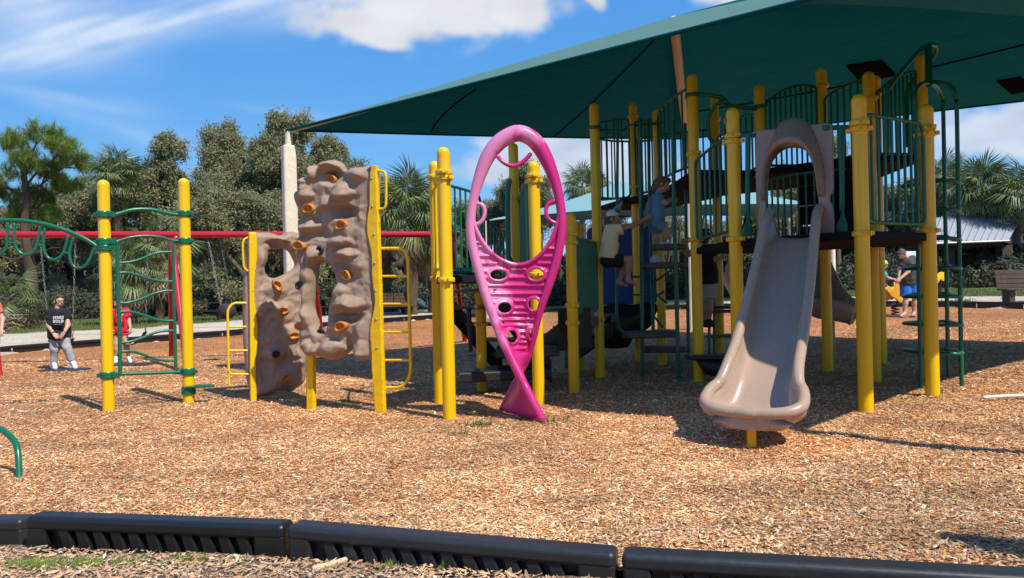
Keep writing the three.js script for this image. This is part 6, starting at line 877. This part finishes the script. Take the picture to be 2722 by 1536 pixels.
{ // girl in blue above him
  const Z = zoomer(1560, 440, 4.04, 9.85); const J = { head: Z(812, 205), neck: Z(768, 298), shR: Z(775, 362, -0.10), shL: Z(730, 350, 0.10), elR: Z(842, 400, -0.14), wrR: Z(908, 372, -0.08), elL: Z(800, 400, 0.16), wrL: Z(900, 360, 0.12), hipR: Z(758, 615, -0.07), hipL: Z(752, 615, 0.07), knR: Z(866, 705, -0.09), knL: Z(738, 800, 0.07), anR: Z(822, 838, -0.06), anL: Z(728, 985, 0.06), footR: Z(885, 862, -0.06), footL: Z(790, 1025, 0.06) }; J.hip = mid(J.hipL, J.hipR);
  const t = person('girl in denim blue outfit climbing the round steps and gripping a green upright', { J, s: 0.78, head: 0.95, face: v3(0.85, -0.5, 0.2), up: v3(0.3, 1, 0), skin: lin(0.46, 0.29, 0.22), hair: lin(0.16, 0.10, 0.065), hairLong: 0.05, shirt: cloth(lin(0.12, 0.26, 0.40)), bottom: cloth(lin(0.13, 0.28, 0.42)), pants: 0.62, sleeve: 0.28, loose: 0.02, hem: -0.02, wide: 0.10, shoes: mat(lin(0.6, 0.6, 0.64), 0.7), handR: { dir: v3(0.9, -0.1, 0), back: v3(0, 0.1, 1), thumb: v3(0, 1, 0), curl: 1.3 }, handL: { dir: v3(0.9, -0.1, 0), back: v3(0, 0.1, -1), thumb: v3(0, 1, 0), curl: 1.3 } });
  const w = [[690, 330], [640, 400], [600, 520], [580, 650], [610, 675], [650, 650], [680, 560], [700, 450]]; const wl = loft([w.map(([x, y]) => Z(x, y, 0.06)), w.map(([x, y]) => Z(x, y, 0.14))]); add('gauze_cape', wl, new THREE.MeshPhysicalMaterial({ color: lin(0.5, 0.52, 0.55), roughness: 0.9, transmission: 0.5, thickness: 0 }), t);
}
{ // child in black shirt and grey shorts behind the post
  const Z = zoomer(1520, 220, 1.818, 10.2); const J = { head: Z(640, 745), neck: Z(645, 782), shL: Z(612, 808, 0.05), shR: Z(672, 806), elL: Z(560, 830, 0.05), wrL: Z(552, 775, 0.02), elR: Z(690, 860, -0.05), wrR: Z(712, 850, -0.12), hipL: Z(640, 960), hipR: Z(668, 960), knL: Z(640, 1065, 0.04), knR: Z(668, 1055, -0.06), anL: Z(640, 1150, 0.06), anR: Z(662, 1148, 0.02), footL: Z(660, 1172, 0), footR: Z(682, 1170, -0.05) }; J.hip = mid(J.hipL, J.hipR);
  person('child in black shirt and grey shorts climbing behind the yellow post, one arm raised', { J, s: 0.88, head: 0.95, face: v3(0.3, 0.3, -0.9), up: v3(0, 1, 0.2), skin: SKIN2, hair: lin(0.04, 0.03, 0.02), shirt: cloth(lin(0.009, 0.009, 0.011)), bottom: cloth(lin(0.36, 0.35, 0.34)), pants: 0.9, sleeve: 0.5, shoes: M.black, hem: -0.04, wide: 0.09, handL: { dir: v3(0.3, 1, 0), back: v3(0, 0, 1), thumb: v3(1, 0, 0), curl: 1.1 } });
}
{ // bent man in blue shorts
  const g = GP(2282, 797), d = -g.z, Z = zoomer(2180, 560, 3.635, d); const J = { head: Z(790, 418, -0.26), neck: Z(832, 455, -0.14), shL: Z(795, 478, -0.12), shR: Z(892, 470, -0.06), elL: Z(768, 565, -0.10), elR: Z(850, 590, -0.30), wrL: Z(757, 650, -0.16), wrR: Z(776, 655, -0.36), hipL: Z(826, 690, 0.03), hipR: Z(900, 690, 0.03), knL: Z(828, 838, 0), knR: Z(914, 838, 0), anL: Z(815, 985, 0), anR: Z(905, 985, 0.03), footL: Z(780, 1022, -0.14), footR: Z(893, 1020, -0.12) }; J.hip = mid(J.hipL, J.hipR); for (const k of ['footL', 'footR']) J[k].y = land(J[k].x, J[k].z) + 0.04;
  const t = person('man in charcoal shirt and bright blue shorts bending over the spring digger', { J, s: 1.12, head: 1.02, face: v3(-0.55, -0.75, 0.3), up: v3(-0.4, 0.8, 0.3), skin: SKIN, hair: lin(0.10, 0.08, 0.065), shirt: cloth(lin(0.055, 0.055, 0.06)), bottom: cloth(lin(0.01, 0.16, 0.60)), pants: 0.92, sleeve: 0.6, loose: 0.03, fat: 1.12, hem: -0.02, wide: 0.115, handL: { dir: v3(-0.2, -1, 0), back: v3(-1, 0, 0.5), thumb: v3(0, 0, 1), curl: 0.8 } });
  const fl = []; for (const k of ['L', 'R']) { const a = J['an' + k], b = J['foot' + k], m2 = a.clone().lerp(b, 0.55); fl.push(box(m2.x, land(m2.x, m2.z) + 0.022, m2.z, 0.12, 0.022, 0.27, 0.01, Math.atan2(b.x - a.x, b.z - a.z))); } add('flip_flops', fl, mat(lin(0.40, 0.16, 0.25), 0.7), t);
}
{ // child on the spring rider
  const g = GP(2240, 793), d = -g.z + 0.15, Z = zoomer(2180, 560, 3.635, d); const J = { head: Z(612, 525), neck: Z(598, 575), shL: Z(575, 600, 0.08), shR: Z(612, 602, -0.10), elL: Z(640, 640, 0.1), elR: Z(655, 650, -0.12), wrL: Z(712, 662, 0.06), wrR: Z(706, 665, -0.08), hipL: Z(570, 720, 0.06), hipR: Z(575, 720, -0.06), knL: Z(655, 740, 0.12), knR: Z(660, 742, -0.14), anL: Z(650, 830, 0.12), anR: Z(655, 832, -0.14), footL: Z(690, 850, 0.12), footR: Z(695, 850, -0.14) }; J.hip = mid(J.hipL, J.hipR);
  const t = person('small child in turquoise shirt and yellow helmet riding the spring digger', { J, s: 0.72, head: 0.9, face: v3(0.95, -0.25, 0.3), up: v3(0.2, 1, 0), skin: SKIN, hair: lin(0.1, 0.07, 0.04), shirt: cloth(lin(0.04, 0.55, 0.55)), bottom: cloth(lin(0.05, 0.06, 0.09)), pants: 0.8, sleeve: 0.5, shoes: M.black, handR: { curl: 1.2 }, handL: { curl: 1.2 } });
  add('helmet', fleshed([ellipsoid(t.H(0, 0.04, -0.01), v3(0.10, 0.098, 0.115))], 0.01, 0.01, (x, y, z) => t.H(0, 0.005, 0).y - y), mat(lin(0.62, 0.50, 0.08), 0.4), t);
}

// two people at the edges of the view: one mostly outside at the left, one outside at the right whose shadow falls in
function stand(at0, h, label, o) { const b = at0, k = h / 1.6, p = (x, y, z = 0) => b.clone().add(v3(x * k, y * k, z * k)); const J = { head: p(0, 1.49), neck: p(0, 1.35), shL: p(-0.15, 1.28), shR: p(0.15, 1.28), elL: p(-0.22, 1.02), elR: p(0.24, 1.04, -0.03), wrL: p(-0.22, 0.80, 0.06), wrR: p(0.30, 0.84, 0.10), hipL: p(-0.085, 0.84), hipR: p(0.085, 0.84), knL: p(-0.10, 0.45), knR: p(0.10, 0.45), anL: p(-0.11, 0.08), anR: p(0.11, 0.08), footL: p(-0.13, 0.035, 0.14), footR: p(0.13, 0.035, 0.14), hip: p(0, 0.84) }; return person(label, { J, s: k, head: 0.98, face: v3(0.2, 0, 1), up: UP, skin: SKIN, hair: lin(0.06, 0.04, 0.03), pants: 0.7, shoes: M.black, hem: -0.06, ...o }); }
stand(G(V(-30, 727, 12.9).x, -12.9), 1.45, 'person cut off by the left edge beside the red swing leg', { shirt: cloth(lin(0.6, 0.16, 0.08)), bottom: cloth(lin(0.05, 0.06, 0.1)) });
stand(G(2.66, -1.92), 1.66, 'person standing just outside the right edge, seen only by the shadow at lower right', { shirt: cloth(lin(0.2, 0.2, 0.25)), bottom: cloth(lin(0.05, 0.06, 0.1)) });
// ---------- swing set behind the climbers
{
  const t = thing('swing_set', 'long red swing set with bent legs behind the loop ladder and rock wall', 'swing set', G(-6, -14)); const B = (px, d) => V(px, px < 500 ? 591 : 589.5, d), bd = px => lerp(13.7, 14.6, (px + 20) / 1170);
  const pts = [-620, -20, 449, 795, 1150].map(px => B(px, bd(px))); add('beam', rodGeo(pts[0], pts[4], 0.060, 0.060, 20), M.red, t);
  const joint = px => { const p = B(px, bd(px)), d = pts[4].clone().sub(pts[0]).normalize(); add('beam_collar', rodGeo(p.clone().addScaledVector(d, -0.03), p.clone().addScaledVector(d, 0.03), 0.074, 0.074, 16), M.red, t); }; for (const px of [110, 365, 570, 648, 960, 1010]) joint(px);
  const leg = (px, q) => { const a = B(px, bd(px)), m = a.clone().lerp(q, 0.10).add(v3(-0.12, 0.03, 0)), e = q.clone(); e.y = land(e.x, e.z) - 0.06; add('leg', tube([a, a.clone().lerp(m, 0.5).add(v3(0, 0.02, 0)), m, m.clone().lerp(e, 0.5), e], 0.055, false, 40, 14), M.red, t); };
  leg(449, V(432, 897, 15.8)); leg(449, V(472, 940, 12.6)); leg(-20, V(-2, 945, 12.6)); leg(-20, V(-70, 915, 15.2)); leg(795, V(813, 870, 16.5)); leg(1150, V(1170, 850, 17.6)); leg(-620, V(-640, 940, 15)); leg(-620, V(-600, 950, 12.5));
  // chains: links in a row
  const chain = (a, b, par) => { const L = a.distanceTo(b), n = Math.round(L / 0.085), q = []; for (let i = 0; i < n; i++) { const p = a.clone().lerp(b, (i + 0.5) / n); const g = new THREE.TorusGeometry(0.024, 0.007, 5, 10); g.scale(0.62, 1.55, 1); g.rotateY(i % 2 ? 0.5 : 2.0); g.applyQuaternion(new THREE.Quaternion().setFromUnitVectors(UP, b.clone().sub(a).normalize())); g.translate(p.x, p.y, p.z); q.push(g); } return add('chain', q, M.steel, par); };
  const sw = (px0, px1, lowPx, label, kind) => { const s = thing('swing', label, 'swing', G(B(px0, 14).x, -14), undefined); const a = B(px0, bd(px0)).add(v3(0, -0.05, 0)), b = B(px1, bd(px1)).add(v3(0, -0.05, 0)), c = lowPx; chain(a, c[0], s); chain(b, c[1], s);
    if (kind === 'bucket') { const m = mid(c[0], c[1]); const sh = fleshed([ellipsoid(m.clone().add(v3(0, -0.10, 0)), v3(0.16, 0.17, 0.15))], 0.02, 0.01, (x, y, z) => -Math.max(-(y - m.y - 0.02), (Math.hypot(x - m.x, (y - m.y + 0.08), z - m.z) - 0.125) * -1 * 0 + (0.125 - Math.hypot(x - m.x, y - m.y + 0.08, z - m.z)) * -1 < 0 ? -1 : -1) * 0 + (y - m.y - 0.03)); add('bucket_seat', sh, M.rubber, s); } else { const p = [c[0], c[0].clone().lerp(c[1], 0.25).add(v3(0, -0.12, 0)), c[0].clone().lerp(c[1], 0.75).add(v3(0, -0.12, 0)), c[1]]; const cv = new THREE.CatmullRomCurve3(p), r = []; for (let i = 0; i <= 16; i++) { const q = cv.getPoint(i / 16); r.push([v3(q.x, q.y + 0.006, q.z - 0.075), v3(q.x, q.y + 0.006, q.z + 0.075), v3(q.x, q.y - 0.006, q.z + 0.075), v3(q.x, q.y - 0.006, q.z - 0.075)]); } add('belt_seat', loft(r), M.rubber, s); } return s; };
  sw(522, 552, [V(556, 768, 13.9), V(584, 768, 14.6)], 'bucket swing hanging left of the rock wall', 'bucket');
  sw(100, 190, [V(126, 856, 13.9), V(182, 852, 13.95)], 'belt swing hanging behind the teenager in black', 'belt');
  sw(300, 372, [V(306, 858, 14.25), V(366, 835, 14.3)], 'belt swing held by the child in red', 'belt');
  for (const [px, py, rx, l] of [[163, 931, 0.42, 'black rubber wear mat under the feet of the teenager'], [322, 917, 0.50, 'black rubber wear mat under the feet of the child in red'], [1250, 893, 0.5, 'dark rubber mat at the foot of the stairs behind the pink fish']]) { const p = GP(px, py); const n = 26, sh = new THREE.Shape(); for (let k = 0; k <= n; k++) { const a = k / n * 6.2832, q = [Math.sign(Math.cos(a)) * rx * Math.abs(Math.cos(a)) ** 0.8, Math.sign(Math.sin(a)) * 0.24 * Math.abs(Math.sin(a)) ** 0.8]; k ? sh.lineTo(...q) : sh.moveTo(...q); } const g = new THREE.ExtrudeGeometry(sh, { depth: 0.012, bevelSize: 0.03, bevelThickness: 0.010, bevelSegments: 2 }); g.rotateX(-Math.PI / 2); g.translate(p.x, p.y - 0.004, p.z); tag(add('wear_mat', boxUV(g), M.rubber), l, 'mat'); }
}
// ---------- far shade canopy
{
  const t = thing('shade_canopy', 'pale teal hip shade canopy in the distance behind the green step climber', 'shade canopy', at(1650, 31));
  const FL = V(1222, 556, 27), FR = V(2092, 516, 27), BL = V(1330, 566, 37), BR = V(1985, 548, 37), R1 = V(1545, 461, 31), R2 = V(1790, 452, 31);
  const c = new THREE.MeshPhysicalMaterial({ color: lin(0.17, 0.33, 0.345), roughness: 0.9, transmission: 0.06, thickness: 0, side: THREE.DoubleSide });
  const pan = (A, B2, a, b) => { const r = []; for (let j = 0; j <= 10; j++) { const row = []; for (let i = 0; i <= 16; i++) { const e = A.clone().lerp(B2, i / 16); e.y += 0.25 * 4 * (i / 16) * (1 - i / 16); const q = e.lerp(a.clone().lerp(b, i / 16), j / 10); q.y -= 0.15 * 4 * (j / 10) * (1 - j / 10); row.push(q); } r.push(row); } add('fabric_panel', loft(r, false, false), c, t); };
  pan(FL, FR, R1, R2); pan(FR, BR, R2, R2); pan(BR, BL, R2, R1); pan(BL, FL, R1, R1);
  for (const p of [FL, FR, BL, BR]) add('pole', rodGeo(G(p.x, p.z), p, 0.09), M.cream, t);
}
// ---------- picnic pavilion at the right
const wood = mat(lin(0.25, 0.19, 0.145), 0.85, { map: bark }), woodGrey = mat(lin(0.30, 0.235, 0.19), 0.85, { map: bark }), darkWood = mat(lin(0.075, 0.06, 0.05), 0.85, { map: bark });
{
  const t = thing('picnic_pavilion', 'open picnic pavilion with pale ribbed metal roof and brown columns at right', 'pavilion', at(2470, 36));
  const e0 = V(2328, 612, 34), e1 = V(2538, 604, 34), r0 = V(2350, 549, 38), r1 = V(2578, 534, 38); const b0 = r0.clone().multiplyScalar(2).sub(e0).setY(e0.y), b1 = r1.clone().multiplyScalar(2).sub(e1).setY(e1.y);
  const metal = mat(lin(0.50, 0.52, 0.56), 0.4, { metalness: 0.35 });
  const n = 12; for (const [a, b, c, d] of [[e0, e1, r0, r1], [b1, b0, r1, r0]]) for (let i = 0; i < n; i++) { const q = (u, v, o) => a.clone().lerp(b, u).lerp(c.clone().lerp(d, u), v).add(v3(0, o, 0)); const u0 = i / n, u1 = (i + 1) / n - 0.002; add('roof_panel', loft([[q(u0, 0, 0), q(u1, 0, 0), q(u1, 0, 0.03), q(u0, 0, 0.03)], [q(u0, 1, 0), q(u1, 1, 0), q(u1, 1, 0.03), q(u0, 1, 0.03)]]), metal, t); const w = 0.0045; add('roof_seam', loft([[q(u0 - w, 0, 0.02), q(u0 + w, 0, 0.02), q(u0 + w, 0, 0.09), q(u0 - w, 0, 0.09)], [q(u0 - w, 1, 0.02), q(u0 + w, 1, 0.02), q(u0 + w, 1, 0.09), q(u0 - w, 1, 0.09)]]), metal, t); }
  const gab = [e1.clone().add(v3(-0.15, -0.1, 0)), r1.clone().add(v3(-0.15, -0.1, 0)), b1.clone().add(v3(-0.15, -0.1, 0))]; add('gable', loft([gab, gab.map(p => p.clone().add(v3(-0.1, 0, 0)))]), wood, t);
  add('eave_beam', [rodGeo(e0.clone().add(v3(0, -0.12, -0.5)), e1.clone().add(v3(0, -0.12, -0.5)), 0.11, 0.11, 4), rodGeo(b0.clone().add(v3(0, -0.12, 0.5)), b1.clone().add(v3(0, -0.12, 0.5)), 0.11, 0.11, 4)], wood, t); add('fascia', rodGeo(e0.clone().add(v3(0, -0.03, 0.03)), e1.clone().add(v3(0, -0.03, 0.03)), 0.06, 0.06, 4), metal, t);
  for (const [px, d, w] of [[2388, 35, 0.42], [2528, 35, 0.50], [2400, 41, 0.4], [2520, 41, 0.4], [2352, 35, 0.3]]) { const p = at(px, d); add('column', boxUV(box(p.x, (p.y + e0.y - 0.15) / 2, p.z, w, e0.y - p.y - 0.1, w, 0.03)), wood, t); }
}
function table(px, d, w, label, m, turn = 0) { const p = at(px, d), t = thing('picnic_table', label, 'picnic table', p); const b = (x, y, z, a, h, c) => { const g = new RoundedBoxGeometry(a, h, c, 1, 0.008); g.translate(x, y, z); g.rotateY(turn); g.translate(p.x, p.y, p.z); return boxUV(g); }; for (let i = 0; i < 4; i++) add('top_plank', b(0, 0.75, -0.28 + i * 0.187, w, 0.045, 0.175), m, t); for (const z of [-0.68, 0.68]) for (const k of [-0.07, 0.07]) add('bench_plank', b(0, 0.45, z + k, w, 0.045, 0.13), m, t); for (const x of [-w * 0.33, w * 0.33]) add('frame', [b(x, 0.36, 0, 0.12, 0.72, 0.5), b(x, 0.40, 0, 0.10, 0.07, 1.5)], m, t); return t; }
table(2410, 35.5, 2.4, 'dark picnic table under the pavilion, at its left', darkWood); table(2480, 37.5, 2.4, 'dark picnic table under the pavilion, further back', darkWood); table(500, 29, 2.3, 'black picnic table on the pale pad left of the rock wall', darkWood, 0.1); table(845, 31, 1.8, 'dark picnic table seen through the hole of the rock wall', darkWood); table(975, 31, 1.9, 'dark picnic table behind the right side ladder of the rock wall', darkWood, 0.3); table(1255, 33, 1.8, 'dark picnic table behind the pink fish', darkWood);
function bench(p, turn, label, m, w = 1.8) { const t = thing('park_bench', label, 'bench', p); const b = (x, y, z, a, h, c, rx = 0) => { const g = new RoundedBoxGeometry(a, h, c, 1, 0.008); g.rotateX(rx); g.translate(x, y, z); g.rotateY(turn); g.translate(p.x, p.y, p.z); return boxUV(g); }; for (let i = 0; i < 3; i++) add('seat_plank', b(0, 0.44, 0.28 - i * 0.155, w, 0.045, 0.145), m, t); for (let i = 0; i < 4; i++) add('back_plank', b(0, 0.53 + i * 0.125, -0.14 - i * 0.03, w, 0.118, 0.04, -0.22), m, t); for (const x of [-w * 0.36, w * 0.36]) add('leg', [b(x, 0.21, 0.05, 0.13, 0.42, 0.40)], m, t); return t; }
{ const p = GP(2556, 769); bench(p.clone().add(v3(0.35, 0, 0)), -0.1, 'weathered wooden park bench at the right edge behind the border', woodGrey, 1.5); bench(at(985, 29.5), 0.35, 'brown slatted park bench behind the right side ladder of the rock wall', wood, 1.7); }
// ---------- stroller near the palms
{
  const p = GP(1062, 786), t = thing('stroller', 'dark blue folded baby stroller on the grass beside the palm trunk', 'stroller', p), d = -p.z, Q = zoomer(900, 700, 4.8475, d); const cl = mat(lin(0.05, 0.085, 0.12), 0.9);
  add('canopy', loft([-0.28, -0.14, 0, 0.14, 0.28].map((z, i) => [[905, 415], [940, 408], [1000, 430], [1060, 460], [1110, 500], [1130, 535], [1080, 540], [1010, 520], [960, 490], [915, 470]].map(([x, y]) => Q(x, y, z)).map(q => q.add(v3(0, -0.08 * Math.abs(i - 2) / 2, 0))))), cl, t);
  for (const [x, y, r, z] of [[965, 610, 0.11, -0.22], [1120, 590, 0.13, -0.25], [1185, 585, 0.13, 0.2], [1000, 605, 0.11, 0.2]]) { const g = new THREE.TorusGeometry(r, 0.03, 8, 20); const q = Q(x, y - 12, z); q.y = land(q.x, q.z) + r; g.translate(q.x, q.y, q.z); add('wheel', g, M.black, t); }
  add('frame', [rodGeo(Q(930, 480, -0.2), Q(1000, 620, -0.2), 0.015), rodGeo(Q(1130, 500, -0.2), Q(960, 610, -0.2), 0.015), rodGeo(Q(1130, 500, 0.2), Q(980, 610, 0.2), 0.015), rodGeo(Q(1140, 460, -0.2), Q(1160, 600, -0.2), 0.014)], M.steel, t); add('basket', loft([[[1030, 540], [1150, 540], [1130, 600], [1040, 595]].map(([x, y]) => Q(x, y, -0.2)), [[1030, 540], [1150, 540], [1130, 600], [1040, 595]].map(([x, y]) => Q(x, y, 0.2))]), M.black, t);
}
// ---------- spring digger, board, sticks
{
  const p = GP(2243, 795), t = thing('spring_rider', 'yellow digger shaped spring rider on a coil spring', 'spring rider', p), d = -p.z + 0.15, Q = zoomer(2180, 560, 3.635, d); const yl = mat(lin(0.72, 0.36, 0.02), 0.45);
  const side = (l, z0, z1, name, m = yl) => add(name, loft([l.map(([x, y]) => Q(x, y, z0)), l.map(([x, y]) => Q(x, y, z1))]), m, t);
  const s = [[520, 745], [640, 738], [655, 728], [690, 736], [720, 730], [735, 700], [765, 705], [772, 790], [790, 835], [800, 885], [770, 895], [745, 860], [700, 845], [650, 870], [620, 905], [590, 930], [540, 930], [515, 850]]; side(s, -0.17, -0.13, 'side_panel'); side(s, 0.13, 0.17, 'side_panel');
  side([[520, 760], [640, 755], [650, 790], [520, 800]], -0.12, 0.12, 'seat', M.black); side([[700, 690], [725, 690], [735, 800], [710, 800]], -0.10, 0.10, 'front_panel'); add('handle', rodGeo(Q(712, 668, -0.22), Q(712, 668, 0.22), 0.018), M.red, t); add('handle_post', rodGeo(Q(714, 670), Q(722, 730), 0.02), M.black, t);
  side([[640, 900], [690, 880], [740, 885], [720, 935], [690, 925], [640, 930]], -0.06, 0.06, 'bracket', M.steel); const c = Q(725, 930), b = v3(c.x, land(c.x, c.z), c.z); const pts = []; for (let i = 0; i <= 80; i++) { const a = i / 80 * 6.2832 * 4.2; pts.push(v3(b.x + Math.cos(a) * 0.085, lerp(b.y, c.y + 0.1, i / 80), b.z + Math.sin(a) * 0.085)); } add('spring', tube(pts, 0.017, false, 240, 7), M.black, t);
}
{ const p = at(2300, 26), t = thing('notice_board', 'plain white board standing behind the bent man', 'board', p), y0 = V(2300, 702, 26).y, y1 = V(2300, 632, 26).y, x = V(2292, 660, 26).x; add('panel', boxUV(box(x, (y0 + y1) / 2, -26, 0.78, y1 - y0, 0.06, 0.02)), mat(lin(0.70, 0.72, 0.75), 0.6), t); add('post', [rodGeo(v3(x - 0.3, p.y, -26.05), v3(x - 0.3, y1 - 0.1, -26.05), 0.04), rodGeo(v3(x + 0.3, p.y, -26.05), v3(x + 0.3, y1 - 0.1, -26.05), 0.04)], M.steel, t); }
{ const p = at(2385, 27), t = thing('spring_rider', 'small yellow spring rider in the distance behind the hoop ladder', 'spring rider', p), y = V(2366, 702, 24.5).y, x = V(2364, 702, 24.5).x, z = -24.5; const sh = [[-0.35, 0], [-0.3, 0.2], [-0.1, 0.14], [0.05, 0.3], [0.25, 0.34], [0.36, 0.2], [0.22, 0.12], [0.2, -0.1], [0.1, -0.1], [-0.1, -0.02], [-0.25, -0.2]]; for (const k of [-0.12, 0.1]) add('side_panel', loft([sh.map(([a, b]) => v3(x + a * 0.55, y + b * 0.7, z + k)), sh.map(([a, b]) => v3(x + a * 0.55, y + b * 0.7, z + k + 0.03))]), M.yellow, t); add('spring', rodGeo(v3(x, land(x, z), z), v3(x, y, z), 0.05), M.black, t); }
{ const st = (pts, r, l, m) => { const p = pts.map(([x, y]) => GP(x, y).add(v3(0, 0.02 + r, 0))); tag(add('stick', tube(p, r, false, 20, 7), m), l, 'stick'); }; st([[792, 1452], [830, 1442], [868, 1430]], 0.012, 'pale bare stick lying in front of the border, below the rock wall', mat(lin(0.62, 0.44, 0.27), 0.8)); st([[2476, 1010], [2520, 1007], [2576, 1005], [2600, 1003]], 0.016, 'bleached white stick lying on the mulch near the right edge', mat(lin(0.75, 0.68, 0.6), 0.8)); st([[276, 1385], [310, 1378], [345, 1370]], 0.009, 'thin reddish stick beside the left border timber', mat(lin(0.40, 0.24, 0.15), 0.8)); }
scene.traverse(o => { if (o.isMesh) { o.castShadow = true; o.receiveShadow = true; } });
renderer.render(scene, camera);
